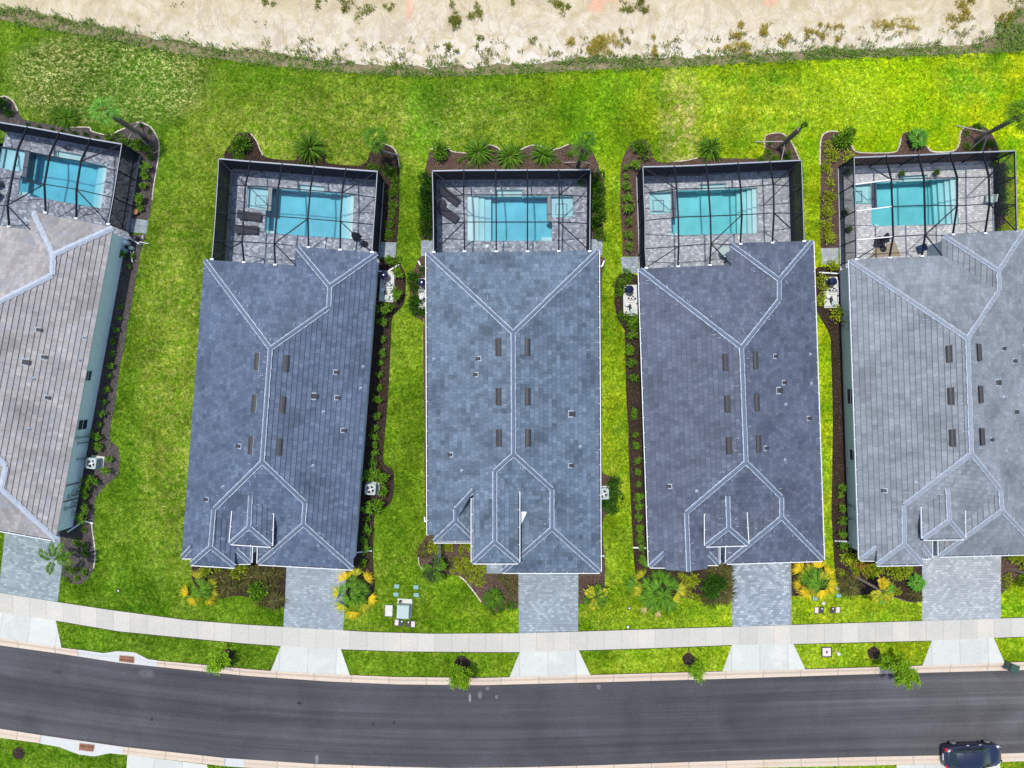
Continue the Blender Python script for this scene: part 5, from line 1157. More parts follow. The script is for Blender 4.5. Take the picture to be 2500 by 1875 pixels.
# ---------------- street furniture and utilities ----------------
def box_thing(name,x,y,w,d,h,mat,lab,cat,ang=0,lid=None,rim='black',z=0,rimw=.05,group=None):
    c=C(x,y); root=empty(name,(c.x,c.y,z),lab,cat,group); root.rotation_euler=(0,0,ang)
    mb=MB(); mb.local=True
    mb.box((0,0,h*.4),(w,d,h*.8)); mb.build('rim',M[rim],root)
    mb=MB(); mb.local=True; a,b=w/2-rimw,d/2-rimw; t=.02
    mb.add([(-a,-b,h*.8),(a,-b,h*.8),(a,b,h*.8),(-a,b,h*.8),(-a+t,-b+t,h),(a-t,-b+t,h),(a-t,b-t,h),(-a+t,b-t,h)],[(4,5,6,7),(0,1,5,4),(1,2,6,5),(2,3,7,6),(3,0,4,7)]); mb.build('lid',M[mat],root)
    if lid: 
        mb=MB(); mb.local=True; mb.lathe((lid[0],lid[1],h),[(lid[2],0),(lid[2],.012)],14); mb.build('lid_knob',M[lid[3]],root)
for x,y,l in ((1588,240,'upper left'),(1727,246,'upper right'),(1583,298,'lower left'),(1729,302,'lower right')): box_thing('utility_box',*d2(x,y),.48,.38,.06,'green',l+' of the four small green utility boxes above the transformer','utility box',R(-2),rimw=.03,lid=(.05,0,.02,'black'))
box_thing('utility_vault',*d2(1532,415),.68,.98,.06,'conc','pale rectangular vault lid left of the green transformer','vault lid',R(-2),rimw=.04,lid=(0,.2,.02,'vent'))
c=C(*d2(1645,395)); root=empty('transformer',(c.x,c.y,0),'pad mounted green grey transformer on the lawn right of the second driveway','transformer'); root.rotation_euler=(0,0,R(-3))
mb=MB(); mb.local=True; mb.box((0,0,.05),(1.18,1.5,.1)); mb.build('pad',M['conc'],root)
mb=MB(); mb.local=True; mb.box((-.02,-.1,.42),(.98,1.05,.65)); mb.build('cabinet',M['greyg'],root)
mb=MB(); mb.local=True; mb.add([(-.52,-.66,.745),(.48,-.66,.745),(.48,.46,.80),(-.52,.46,.80),(-.48,-.62,.80),(.44,-.62,.80),(.44,.42,.87),(-.48,.42,.87)],[(4,5,6,7),(0,1,5,4),(1,2,6,5),(2,3,7,6),(3,0,4,7)]); mb.build('cabinet_lid',M['greyg'],root)
mb=MB(); mb.local=True; mb.box((-.35,.6,.3),(.18,.12,.4)); mb.build('conduit',M['vent'],root)
def meters(x1,y1,x2,y2,f,who,side):
    box_thing('water_meter_box',*f(x1,y1),.36,.52,.05,'pink','pale pink meter lid '+who,'meter box',R(-4),rimw=.03,lid=(0,.12,.02,'black'))
    box_thing('water_meter_box',*f(x2,y2),.36,.50,.05,'vent','dark meter lid with a white cap '+who,'meter box',R(-4),rimw=.03,lid=(.03,.12,.055,'white'))
meters(1588,500,1622,503,d2,'at the left of the four below the transformer','L'); meters(1706,512,1670,508,d2,'at the right of the four below the transformer','R')
meters(717,411,753,411,d5,'nearer the fourth driveway in the right lawn','L'); meters(871,409,832,411,d5,'nearer the far right house in the right lawn','R')
for x,y,l in ((707,326,'green box under the yellow fan palm tips'),(876,305,'lower green box beside the yellow fan palm'),(872,254,'upper green box beside the yellow fan palm')): box_thing('utility_box',*d5(x,y),.48,.38,.06,'green',l,'utility box',R(2),rimw=.03,lid=(.1,0,.02,'black'))
box_thing('valve_vault',*d5(790,712),.84,.84,.06,'pink','square valve vault with black frame in the right verge','valve vault',R(2),rimw=.08,rim='black',lid=(0,0,.09,'vent'))
disc(*d5(860,712),.14,'tan','tan valve cap beside the black framed vault','round_valve_box','valve box',z=0,h=.05,mat2='fany')
disc(*d5(878,727),.15,'conc','cream valve cap right of the tan one in the right verge','round_valve_box','valve box',z=0,h=.05,mat2='pink')
disc(*z6(800,462),.15,'vent','round cleanout with white lid on the far left front lawn','sewer_cleanout','cleanout',z=0,h=.05,mat2='white')
disc(*d3(1435,397),.15,'vent','larger white cleanout lid on the lawn left of the fourth house palm','sewer_cleanout','cleanout',z=0,h=.05,mat2='white')
disc(*d3(1425,533),.09,'white','small white cleanout lid next to the sidewalk before the fourth house','sewer_cleanout','cleanout',z=0,h=.05,mat2='white')
disc(*d5(768,363),.15,'conc','round grey cleanout above the right meter boxes','sewer_cleanout','cleanout',z=0,h=.05,mat2='greyg')
def grate(x,y,ang,lab,z):
    c=C(x,y); root=empty('storm_drain_grate',(c.x,c.y,z),lab,'drain grate'); root.rotation_euler=(0,0,ang)
    mb=MB(); mb.local=True; mb.box((0,0,0),(1.16,.62,.02)); mb.build('opening',M['black'],root)
    mb=MB(); mb.local=True
    for xx in(-.57,0,.57): mb.box((xx,0,.02),(.05,.64,.03))
    for yy in(-.30,0,.30): mb.box((0,yy,.021),(1.19,.05,.03))
    for i in range(18):
        if i!=9: mb.box((-.51+i*.0575,0,.019),(.024,.58,.03))
    mb.build('grate_bars',M['rust'],root)
grate(*z6(855,918),R(-7),'rusty storm drain grate in the near kerb before the second house',-.02); grate(*z6(583,1526),R(-6),'rusty storm drain grate in the far kerb at lower left',-.02)
# wheeled bin lying beside the kerb
c=C(*d5(2085,800)); root=empty('wheelie_bin',(c.x,c.y,.0),'dark green wheeled bin standing on the kerb at the far right','bin'); root.rotation_euler=(0,0,R(-18))
def taper(mb,z0,z1,a0,b0,a1,b1,mi=0,ox=0): mb.add([(-a0+ox,-b0,z0),(a0+ox,-b0,z0),(a0+ox,b0,z0),(-a0+ox,b0,z0),(-a1+ox,-b1,z1),(a1+ox,-b1,z1),(a1+ox,b1,z1),(-a1+ox,b1,z1)],[(0,3,2,1),(4,5,6,7),(0,1,5,4),(1,2,6,5),(2,3,7,6),(3,0,4,7)],mi)
mb=MB(); mb.local=True; taper(mb,.08,.98,.22,.22,.30,.30); mb.build('body',M['bin'],root)
mb=MB(); mb.local=True; taper(mb,.99,1.06,.34,.32,.30,.29,ox=.02); mb.build('lid',M['bin'],root)
mb=MB(); mb.local=True; mb.bar((-.38,-.25,.95),(-.38,.25,.95),.04); mb.bar((-.38,-.25,.95),(-.28,-.25,.92),.04); mb.bar((-.38,.25,.95),(-.28,.25,.92),.04); mb.build('handle',M['black'],root)
for s in(-1,1): mb=MB(); mb.local=True; mb.tube([(-.26,s*.24,.1),(-.26,s*.30,.1)],.1,14); mb.build('wheel',M['black'],root)
# ================= PLANTS =================
pr_=random.Random(21)
ORD=['first','second','third','fourth','fifth','sixth','seventh','eighth','ninth','tenth','eleventh','twelfth','thirteenth','fourteenth','fifteenth','sixteenth','seventeenth','eighteenth','nineteenth','twentieth','twenty-first','twenty-second','twenty-third','twenty-fourth','twenty-fifth','twenty-sixth','twenty-seventh','twenty-eighth','twenty-ninth','thirtieth']
def leafq(mb,p,d,n,L,W,mi=0,fold=.25):
    d=d.normalized(); s=d.cross(n); s=s.normalized() if s.length>1e-4 else Vector((1,0,0)); nn=s.cross(d)
    mb.add([p,p+d*L*.5+s*W/2+nn*W*fold,p+d*L,p+d*L*.5-s*W/2+nn*W*fold],[(0,1,2),(0,2,3)],mi)
def shrub_mb(r,R_=.5,Hh=.6,n=190,L=.17,W=.075,seed=0,ragged=.35):
    mb=MB(); mb.local=True; lobes=[(r.uniform(-.45,.45)*R_,r.uniform(-.45,.45)*R_,r.uniform(.45,.8)) for _ in range(5)]
    mb.tube([(0,0,-.02),(0,0,Hh*.5)],[.03,.015],6)
    for i in range(n):
        lx,ly,ls=r.choice(lobes); th=r.uniform(0,2*math.pi); ph=math.acos(r.uniform(-.1,1)); rr_=R_*ls*(r.uniform(.35,1.0)+r.uniform(0,ragged)*(r.random()<.25))
        d=Vector((math.sin(ph)*math.cos(th),math.sin(ph)*math.sin(th),math.cos(ph)))
        p=Vector((lx,ly,Hh*.2))+Vector((d.x*rr_,d.y*rr_,d.z*rr_*Hh/R_))
        dd=(d+Vector((r.uniform(-.6,.6),r.uniform(-.6,.6),r.uniform(-.2,.6)))).normalized()
        leafq(mb,p,dd,Vector((r.uniform(-.5,.5),r.uniform(-.5,.5),1)),L*r.uniform(.6,1.3),W*r.uniform(.7,1.2),1)
    return mb
def spiky_mb(r,R_=.5,stems=9,Lf=.28,W=.05):
    """upright shrub whose stems each carry a rosette of narrow leaves"""
    mb=MB(); mb.local=True
    for s in range(stems):
        th=2*math.pi*s/stems+r.uniform(-.3,.3); q=r.uniform(.15,1)*R_*.75; z=r.uniform(.35,.7); c=Vector((math.cos(th)*q,math.sin(th)*q,z))
        mb.tube([(0,0,-.02),c*.6,c],[.02,.012,.008],5)
        for k in range(13):
            a=r.uniform(0,2*math.pi); e=r.uniform(-.1,.9); leafq(mb,c+Vector((0,0,r.uniform(-.15,.05))),Vector((math.cos(a)*math.cos(e),math.sin(a)*math.cos(e),math.sin(e))),Vector((0,0,1)),Lf*r.uniform(.6,1.2),W*r.uniform(.8,1.3),1)
    return mb
def clump_mb(r,R_=1.0,n=170,W=.06,h=.75,droop=.8):
    """arching grass-like blades from one crown"""
    mb=MB(); mb.local=True
    for i in range(n):
        th=r.uniform(0,2*math.pi); L=R_*r.uniform(.55,1.1); e=r.uniform(.35,1.35); u=Vector((math.cos(th),math.sin(th),0)); s=Vector((-u.y,u.x,0))*W/2*r.uniform(.6,1.3)
        pts=[]; 
        for k in range(5):
            t=k/4; pts.append(u*(.04+L*math.cos(e)*t+ L*.25*t*t)+Vector((0,0,.08+h*L*math.sin(e)*t*1.5-droop*L*t*t*.75)))
        ws=[.6,1,.9,.6,.04]; vs=[]
        for p,w_ in zip(pts,ws): vs+= [p-s*w_,p+s*w_]
        mb.add(vs,[(2*k,2*k+1,2*k+3,2*k+2) for k in range(4)],1)
    mb.lathe((0,0,0),[(.12,0),(.08,.12)],8)
    return mb
def frond_add(mb,base,th,L,e0,e1,nl=22,lw=.05,ll=.42,mi=1,r=pr_,rmi=0,vee=.5):
    """feather frond: curved rachis with paired leaflets"""
    u=Vector((math.cos(th),math.sin(th),0)); s=Vector((-u.y,u.x,0)); p=Vector(base); pts=[p.copy()]; K=nl
    dirs=[]
    for k in range(K):
        e=e0+(e1-e0)*(k/K)**1.2; d=u*math.cos(e)+Vector((0,0,math.sin(e))); p=p+d*(L/K); pts.append(p.copy()); dirs.append(d)
    mb.tube(pts[::3]+[pts[-1]],[.022*(1-.8*i/(K//3+1)) for i in range(len(pts[::3])+1)],5,rmi)
    for k in range(3,K):
        t=k/K; l=ll*(math.sin(min(1,t*1.15+.12)*math.pi)**.55+.12)
        for sg in(-1,1):
            d=(s*sg+dirs[k]*.75+Vector((0,0,vee*.5))).normalized(); d=(d+Vector((0,0,r.uniform(-.35,.1)))).normalized()
            leafq(mb,pts[k],d,Vector((0,0,1))+dirs[k]*.2,l*r.uniform(.85,1.1),lw,mi,.1)
def fan_add(mb,c,d,Rf,n=15,mi=1,r=pr_,spread=2.3,dr=.25):
    """palmate leaf: pleated blades fanned round the tip of a stalk"""
    d=d.normalized(); s=d.cross(Vector((0,0,1))); s=s.normalized() if s.length>.05 else Vector((1,0,0)); up=s.cross(d)
    for k in range(n):
        a=-spread/2+spread*k/(n-1); L=Rf*1.28*(1-.15*abs(a)/(spread/2))*r.uniform(.78,1.12); dd=d*math.cos(a)+s*math.sin(a); w_=Rf*spread/n*.62; ss=dd.cross(up).normalized()*w_*.5
        z=up*.03*(1 if k%2 else -1); mid=c+dd*L*.5+z; tip=c+dd*L-Vector((0,0,dr*L*.5))
        mb.add([c,mid-ss,mid+ss,tip],[(0,1,2),(1,3,2)],mi)
def plant(name,x,y,mb,mats,label,cat,parts=None,group=None,z=0.0,px=True,rz=None,sc=1.0):
    c=C(x,y) if px else Vector((x,y,0))
    return None
PROTO={}
def put(kind,x,y,sc,label,cat='shrub',name='shrub',group=None,rz=None,zs=1.0):
    me=pr_.choice(PROTO[kind]); ob=bpy.data.objects.new(name,me); COL.objects.link(ob); c=C(x,y)
    ob.location=(c.x,c.y,.015); ob.rotation_euler=(0,0,pr_.uniform(0,6.28) if rz is None else rz); ob.scale=(sc,sc,sc*zs*pr_.uniform(.85,1.15)); tag(ob,label,cat,group); return ob
def mk(kind,fn,mats,n=3): PROTO[kind]=[fn(random.Random(hash_(kind)+i)).mesh(kind,[M[m] for m in mats]) for i in range(n)]
def hash_(s): return sum(ord(c)*(i+3) for i,c in enumerate(s))
mk('spiky',lambda r:spiky_mb(r),('bark','leaf'),4); mk('spikyy',lambda r:spiky_mb(r),('bark','leafy'),3); mk('round',lambda r:shrub_mb(r),('bark','leaf'),4); mk('roundd',lambda r:shrub_mb(r,n=220),('bark','leafd'),3); mk('roundy',lambda r:shrub_mb(r,n=150),('bark','leafy'),3); mk('orange',lambda r:shrub_mb(r,n=130),('bark','leafo'),2)
mk('bush',lambda r:shrub_mb(r,.8,1.5,520,.20,.11),('bark','leaf'),2); mk('bushd',lambda r:shrub_mb(r,.8,1.5,560,.20,.11),('bark','leafd'),2)
mk('clump',lambda r:clump_mb(r),('trunk','frond'),3); mk('clumpd',lambda r:clump_mb(r,n=150),('trunk','frondd'),2); mk('bronze',lambda r:clump_mb(r,.8,130,.04,.6,.7),('trunk','browngrass'),3); mk('tuft',lambda r:clump_mb(r,.35,40,.035,.9,.3),('trunk','olive'),3)
# -- rows of small shrubs in the side beds; every shrub has its own place in words
def row(kind,f,pts,where,sc=.8,name='shrub',cat='shrub',group=None,order='from the back'):
    for i,p in enumerate(pts):
        s=p[2] if len(p)>2 else sc
        w_=where
        if len(pts)>1:
            w_='%s %s %s'%(ORD[i],where[0].replace('shrubs','shrub').replace('plants','plant').replace('bushes','bush').replace('clumps','clump').replace('mounds','mound',1),where[1].replace('counting ',''))
            if len(w_.split())>16: print('LONG',len(w_.split()),w_)
        put(kind,*f(*p[:2]),s*pr_.uniform(.95,1.35),(w_ if isinstance(w_,str) else w_[0]),cat,name,group)
S_='small green shrubs in a row,'
row('spiky',s1,[(960,20),(935,110),(925,215),(920,310),(900,395),(885,500),(865,600),(850,695),(825,780)],('low sparse shrubs beside the teal wall of the far left house,','counting from the back'),.62,group='low shrubs beside the far left house')
row('spiky',m1,[(1240,1040),(1230,1150),(1200,1270),(1165,1390)],('faint low shrubs next to the upper teal wall,','counting from the back'),.5,group='faint shrubs at the upper teal wall')
row('spiky',s1,[(805,880,1.0),(820,960,1.0),(905,1060,.9),(880,1150,.9),(745,1230,.9),(790,1240,.9),(730,1290,1.0),(715,1350,.9),(725,1450,.9),(690,1530,.9)],('bright leafy shrubs round the air conditioner of the far left house,','counting from the back'),group='leafy shrubs round the left air conditioner')
row('round',z6,[(470,55,.55),(575,50,.5),(520,135,.7),(580,150,.6),(590,205,.6),(455,315,.5),(510,320,.6),(580,330,.6),(460,380,.6),(530,375,.6)],('small shrubs in the front corner bed of the far left house,','counting from the back'),group='shrubs in the left front corner bed')
row('round',a1,[(920,460,.9),(1030,495,1.0),(1125,515,1.05),(1210,540,1.0),(1225,605,.7)],('dark green shrubs outside the back corner of the far left cage,','counting from the left'),group='shrubs outside the far left cage corner')
row('roundd',a1,[(75,265,.6),(110,260,.4),(235,350,.35),(330,370,.4),(430,383,.4),(510,405,.35),(610,415,.45),(705,430,.5),(790,447,.35),(955,435,.4),(1065,385,.35),(1150,355,.45),(1215,405,.4)],('tiny dark plants in the mulch behind the far left cage,','counting from the left'),group='tiny dark plants behind the far left cage')
put('bushd',*a1(20,190),.9,'dark bush cut by the left picture edge behind the far left cage','bush','bush')
row('spiky',a1,[(1215,700,.8),(1195,770,.9),(1180,850,.9),(1160,960,1.0),(1155,1030,.8)],('green shrubs right of the far left cage,','counting from the back'),group='shrubs right of the far left cage')
row('spiky',a1,[(1010,1400,.7),(1085,1420,.5),(1060,1500,.4)],('small plants below the scattered pool tanks,','counting from the back'),group='plants below the left pool tanks')
# second house
put('bush',*a2(430,165),1.0,'leafy bush in the left lobe behind the second cage','bush','bush')
row('round',a2,[(350,215,.45),(400,250,.6),(430,255,.5)],('tiny plants below the left bush of the second cage,','counting from the left'),group='tiny plants below the bush of the second cage')
row('round',a2,[(1370,325,.7),(1420,335,.6),(1480,350,.75),(1540,370,.75),(1550,420,.7),(1560,470,.7),(1535,530,.8),(1530,610,.85),(1530,680,.8),(1520,750,.9),(1520,830,.9),(1545,1020,.8)],('green shrubs along the right side of the second cage,','counting from the back'),.8,group='shrubs right of the second cage')
row('spiky',a2,[(1515,1015,1.0),(1580,1110,1.1),(1575,1270,1.1),(1500,1370,1.15),(1470,1470,.95)],('bright shrubs around the pump pad of the second house,','counting from the back'),group='shrubs around the second pump pad')
row('spiky',m2,[(1465,540,.65),(1463,640,.75),(1450,710,.7),(1440,800,.7),(1440,895,.75),(1430,985,.75),(1425,1100,.75),(1415,1185,.75),(1412,1250,.8),(1410,1310,.7),(1405,1375,.75),(1395,1440,.8)],('little shrubs in the long strip right of the second house,','counting from the back'),group='little shrubs right of the second house')
row('spiky',f2,[(1450,460,1.35),(1530,490,1.15),(1535,590,1.2),(1500,690,1.3),(1430,715,1.3),(1420,800,.7),(1415,870,.8),(1400,955,.8),(1400,1015,.8),(1390,1115,.8)],('shrubs from the air conditioner down, right of the second house,','counting from the back'),group='shrubs below the second air conditioner')
row('roundy',f2,[(250,1170,1.0),(470,1180,1.3),(500,1165,.9),(310,1165,.7)],('yellow green shrubs under the front bay of the second house,','counting from the left'),group='yellow green shrubs under the second house bay')
row('bronze',f2,[(330,1230,1.0),(420,1230,1.1),(380,1300,1.1),(470,1290,1.0),(560,1230,1.1),(650,1200,1.2),(740,1210,1.1),(700,1290,1.2),(640,1380,1.1),(740,1400,1.2),(580,1190,.8),(330,1340,.9)],('bronze grass clumps in the front bed of the second house,','counting from the left'),name='grass_clump',cat='ornamental grass',group='bronze grasses before the second house')
row('round',f2,[(610,1300,1.6),(600,1350,1.1),(450,1280,.6),(410,1270,.6)],('green bushes in the middle of the second front bed,','counting from the right'),group='green bushes in the second front bed')
# middle house
put('bush',*a3(245,245),1.0,'rounded leafy bush at the left end behind the middle cage','bush','bush')
for i,(x,y,s) in enumerate(((560,250,1.05),(815,280,1.0),(1080,270,.85))): put('clump',*a3(x,y),s*1.4,('left','middle','right')[i]+' of three large arching clumps behind the middle cage','grass clump','grass_clump','arching clumps behind the middle cage',zs=1.2)
for side,x0,nm in ((0,145,'left'),(1,1520,'right')):
    k=0
    for y in range(455,925,62):
        put('roundd' if side==0 else ('round' if k%2 else 'roundd'),*a3(x0+(k%2)*14-7,y),1.25,'%s hedge bush on the %s side of the middle cage, from the back'%(ORD[k],nm),'hedge bush','hedge_bush','hedges beside the middle cage',zs=1.4); k+=1
row('roundd',a3,[(30,1250,.9),(110,1190,.6),(50,1340,.8),(50,1430,.9),(60,1500,1.0),(120,1540,.8),(30,1460,.6)],('dark shrubs left of the pump pad of the middle house,','counting from the back'),group='dark shrubs by the middle pump pad')
row('round',a3,[(410,310,.4),(1210,320,.4),(1300,260,.5),(1410,270,.7),(1390,480,.6)],('tiny plants between the clumps behind the middle cage,','counting from the left'),group='tiny plants behind the middle cage')
row('roundy',f3,[(180,930,.9),(240,950,.8),(310,940,.9),(450,910,.8),(490,930,.9),(420,975,.6),(400,1090,.75),(480,1090,.75),(415,1130,.6),(355,1130,.55),(575,1125,.8),(560,1160,.7),(470,1165,.6),(505,1215,.6),(578,1222,.7),(440,1040,.6),(380,1050,.6),(520,1110,.6)],('little yellow green mounds in the front bed of the middle house,','counting from the house'),group='yellow green mounds before the middle house')
row('bronze',f3,[(110,980,.9),(150,960,.8),(830,1220,.8),(760,1200,.7),(820,1290,.7),(300,1090,.8)],('brownish grass clumps in the front bed of the middle house,','counting from the left'),name='grass_clump',cat='ornamental grass',group='brownish grasses before the middle house')
row('roundd',f3,[(1640,420,1.1),(1630,480,1.2),(1640,560,1.2),(1620,620,1.2),(1580,600,.9),(1650,640,.8)],('dark bushes curving round the air conditioner of the middle house,','counting from the back'),1.1,group='dark bushes by the middle air conditioner')
row('round',f3,[(680,1470,.7),(740,1450,.7),(820,1400,.8),(640,1430,.7)],('small green plants under the spiky palm of the middle house,','counting from the left'),group='plants under the middle spiky palm')
# fourth house
put('bush',*a4(240,220),1.0,'dense green bush in the left lobe behind the fourth cage','bush','bush')
row('spiky',a4,[(190,350,.85),(120,365,.6),(120,430,.7),(118,515,.85),(130,605,.85),(138,700,.95),(138,790,.9),(140,895,.75),(142,990,.85)],('shrubs in the bed left of the fourth cage,','counting from the back'),group='shrubs left of the fourth cage')
row('round',a4,[(1200,290,.7),(1300,290,.8),(1400,285,.7),(1260,240,.6),(1415,240,.6),(1270,160,.5),(1395,150,.6)],('small plants round the braced palm of the fourth house,','counting from the cage'),group='plants round the fourth braced palm')
row('round',a4,[(130,1230,1.0),(70,1300,.9),(75,1350,.7),(90,1530,.9),(155,1570,1.1),(170,1610,.8)],('leafy shrubs round the pump pad of the fourth house,','counting from the back'),group='shrubs round the fourth pump pad')
row('spiky',m4,[(120,420,1.1),(115,515,.9),(100,620,.9),(115,710,.9),(130,815,.9),(140,1065,.6),(130,1115,.5),(150,1240,.5),(160,1320,.5),(165,1430,.6),(165,1510,.6),(175,1600,.5)],('shrubs in the strip left of the fourth house,','counting from the back'),group='shrubs left of the fourth house')
row('spiky',f4,[(165,30,.7),(180,180,.7),(180,255,.8),(190,370,.7),(195,450,.7),(200,535,.6),(195,620,.8),(195,695,.8),(200,770,.9),(205,850,.9),(205,920,.8),(215,990,.7),(220,1070,.8)],('little shrubs in the dark lower strip left of the fourth house,','counting from the back'),group='little shrubs in the lower strip left of the fourth house')
row('roundy',f4,[(600,1205,.9),(575,1245,.7),(500,1190,.6),(545,1225,.6),(575,1330,.5),(620,1345,.5),(640,1370,.5)],('yellow green mounds in the front bed of the fourth house,','counting from the house'),group='mounds before the fourth house')
row('bushd',f4,[(720,1250,.85),(700,1290,.7),(770,1240,.7)],('dark green bushes in the front bed of the fourth house,','counting from the left'),name='bush',cat='bush',group='dark bushes before the fourth house')
row('bronze',f4,[(760,1150,1.0),(830,1160,1.0),(840,1240,1.1),(830,1320,1.1),(770,1350,1.1),(720,1360,1.0),(840,1370,.8)],('bronze grass clumps beside the fourth driveway,','counting from the house'),name='grass_clump',cat='ornamental grass',group='bronze grasses by the fourth driveway')
# far right house
put('bush',*a5(225,200),1.1,'big leafy bush in the left lobe behind the far right cage','bush','bush'); put('bush',*a5(290,150),.6,'smaller bush touching the big one behind the far right cage','bush','bush')
row('roundy',a5,[(130,230,.7),(155,290,.8),(170,330,.8),(285,340,1.0),(110,400,.9),(120,440,.8),(130,530,.8),(130,630,.9),(125,700,.9),(125,780,.9),(120,860,.9),(125,930,.9),(125,980,1.0),(150,1195,1.0)],('yellow green shrubs left of the far right cage,','counting from the back'),group='yellow green shrubs left of the far right cage')
row('round',a5,[(1205,150,.6),(1290,105,.8),(1205,250,.6),(1300,255,.9),(1370,240,.7),(1410,240,.5)],('small plants round the braced palm at far right,','counting from the left'),group='plants round the far right braced palm')
row('roundy',a5,[(75,1300,1.0),(75,1340,.8),(70,1430,1.0),(65,1460,.8),(170,1550,1.25)],('bright shrubs left of the pump pad of the far right house,','counting from the back'),group='bright shrubs by the far right pump pad')
row('spiky',f5,[(220,600,.8),(215,660,.7),(222,760,.8),(222,860,1.0),(228,960,.8),(225,1050,.9)],('shrubs in the dark strip left of the far right house,','counting from the back'),group='shrubs left of the far right house')
row('roundy',f5,[(245,1140,1.0),(340,1140,.8),(305,1200,.7),(230,1260,.6),(340,1260,.7),(470,1210,1.1),(500,1230,1.0),(450,1250,1.0),(610,1250,1.0),(650,1230,1.1),(700,1245,1.1),(740,1230,1.0),(710,1280,.9),(615,1390,.8),(665,1400,.6),(560,1340,.6),(660,1300,.6)],('yellow green shrubs in the front bed of the far right house,','counting from the left'),group='yellow green shrubs before the far right house')
row('orange',f5,[(360,1210,1.0),(420,1200,.8),(350,1290,.5),(430,1260,.6)],('orange leaved plants in the far right front bed,','counting from the left'),group='orange plants before the far right house')
row('bronze',f5,[(260,1330,1.0),(300,1380,1.0),(250,1390,.8),(790,1440,.8),(830,1460,.7)],('dull grass clumps in the far right front bed,','counting from the left'),name='grass_clump',cat='ornamental grass',group='dull grasses before the far right house')
row('roundy',f5,[(1540,1150,.8),(1600,1160,.9),(1640,1200,1.2),(1520,1310,.8),(1520,1370,.7),(1600,1330,.8)],('shrubs beside the right edge of the last driveway,','counting from the house'),group='shrubs at the last driveway'); row('orange',f5,[(1585,1140,.7)],'orange leaved plant beside the last driveway')
row('roundd',lambda x,y:(x,y),[(2436,420,1.1),(2440,450,1.0),(2436,480,1.0),(2440,510,.9)],('dark shrubs seen through the right wall of the far right cage,','counting from the back'),group='dark shrubs behind the right screen wall')
# potted plants inside the far right cage
for x,y,l in ((690,470,'potted plant above the left end of the far right pool'),(960,460,'potted plant above the middle of the far right pool'),(275,900,'spiky potted plant by the left screen of the far right cage'),(240,770,'small potted plant by the left screen of the far right cage'),(265,455,'leafy potted plant in the left back corner of the far right cage'),(1400,395,'leafy potted plant in the right back corner of the far right cage')):
    c=C(*a5(x,y)); root=empty('potted_plant',(c.x,c.y,.03),l,'potted plant'); mb=MB(); mb.local=True; mb.lathe((0,0,0),[(.16,0),(.22,.34),(.19,.35)],16); mb.build('pot',M['vent'],root)
    o=bpy.data.objects.new('foliage',pr_.choice(PROTO['round'])); COL.objects.link(o); o.parent=root; o.location=(0,0,.34); o.scale=(.65,.65,.65)
c=C(*a1(1040,625)); o=put('bushd',*a1(1060,610),.7,'leafy potted shrub in the back corner of the far left cage','potted plant','potted_shrub')
c=C(*a1(1110,1058)); root=empty('flower_pot',(c.x,c.y,.02),'terracotta pot outside the far left cage door','pot'); mb=MB(); mb.local=True; mb.lathe((0,0,0),[(.16,0),(.24,.3),(.20,.31)],18); mb.build('bowl',M['terracotta'],root); mb=MB(); mb.local=True; mb.lathe((0,0,.24),[(.2,0),(.19,.01)],18); mb.build('soil',M['mulch'],root)
# ---- palms ----
def fanpalm_at(f,cx,cy,leaves,Rf,lab,seed=1,z0=.8):
    """a palm whose fans are set out one by one; leaves = (x, y, colour, height)"""
    c=C(*f(cx,cy)); root=empty('fan_palm',(c.x,c.y,0),lab,'fan palm'); r=random.Random(seed)
    mb=MB(); mb.local=True; mb.tube([(0,0,0),(.03,.02,z0*.5),(0,0,z0)],[.15,.13,.10],10); mb.build('trunk',M['trunk'],root)
    for x,y,m_,z in leaves:
        p=C(*f(x,y),z)-Vector((c.x,c.y,0)); u=Vector((p.x,p.y,0)); L=u.length; u=u.normalized() if L>.02 else Vector((1,0,0))
        a=r.uniform(-.35,.35); d=Vector((u.x*math.cos(a)-u.y*math.sin(a),u.x*math.sin(a)+u.y*math.cos(a),r.uniform(-.15,.25)))
        if L<.35: d=(d+Vector((r.uniform(-.8,.8),r.uniform(-.8,.8),.4))).normalized()
        hub=p-u*Rf*.45; mb=MB(); mb.local=True; mb.tube([(0,0,z0-.1),hub*.5+Vector((0,0,.2)),hub],[.02,.014,.012],5,0)
        fan_add(mb,hub,d,Rf*r.uniform(.9,1.15)*(.7 if m_=='fant' else 1),17,1,r,1.2 if m_=='fant' else r.uniform(2.0,2.7),r.uniform(.1,.35))
        mb.build('fan_leaf',[M['frond'],M[m_]],root)
Y,G_,Q='fany','fan','fanm'
fanpalm_at(f2,180,1320,[(60,1345,Y,.6),(110,1410,Y,.6),(245,1405,Y,.6),(285,1355,Q,.7),(150,1220,Q,.8),(270,1290,Q,.8),(180,1270,G_,1.3),(130,1320,G_,1.2),(195,1335,G_,1.5),(220,1375,G_,1.1),(235,1305,G_,1.3),(170,1395,Q,.9),(150,1345,G_,1.4),(200,1300,G_,1.5)],.66,'fan palm with yellow outer leaves at the left end of the second front bed',3)
fanpalm_at(f2,1315,1335,[(1240,1225,Y,.8),(1330,1200,Q,.8),(1410,1230,Y,.8),(1170,1352,Q,.7),(1445,1395,Y,.7),(1395,1455,Q,.7),(1300,1515,Y,.6),(1205,1455,Q,.8),(1245,1300,G_,1.3),(1300,1290,G_,1.6),(1355,1290,G_,1.4),(1280,1350,G_,1.7),(1340,1345,G_,1.7),(1390,1330,G_,1.3),(1245,1395,G_,1.3),(1320,1390,G_,1.5),(1300,1240,G_,1.2),(1370,1400,G_,1.2)],.72,'big fan palm with yellow tips overhanging the right edge of the second driveway',5)
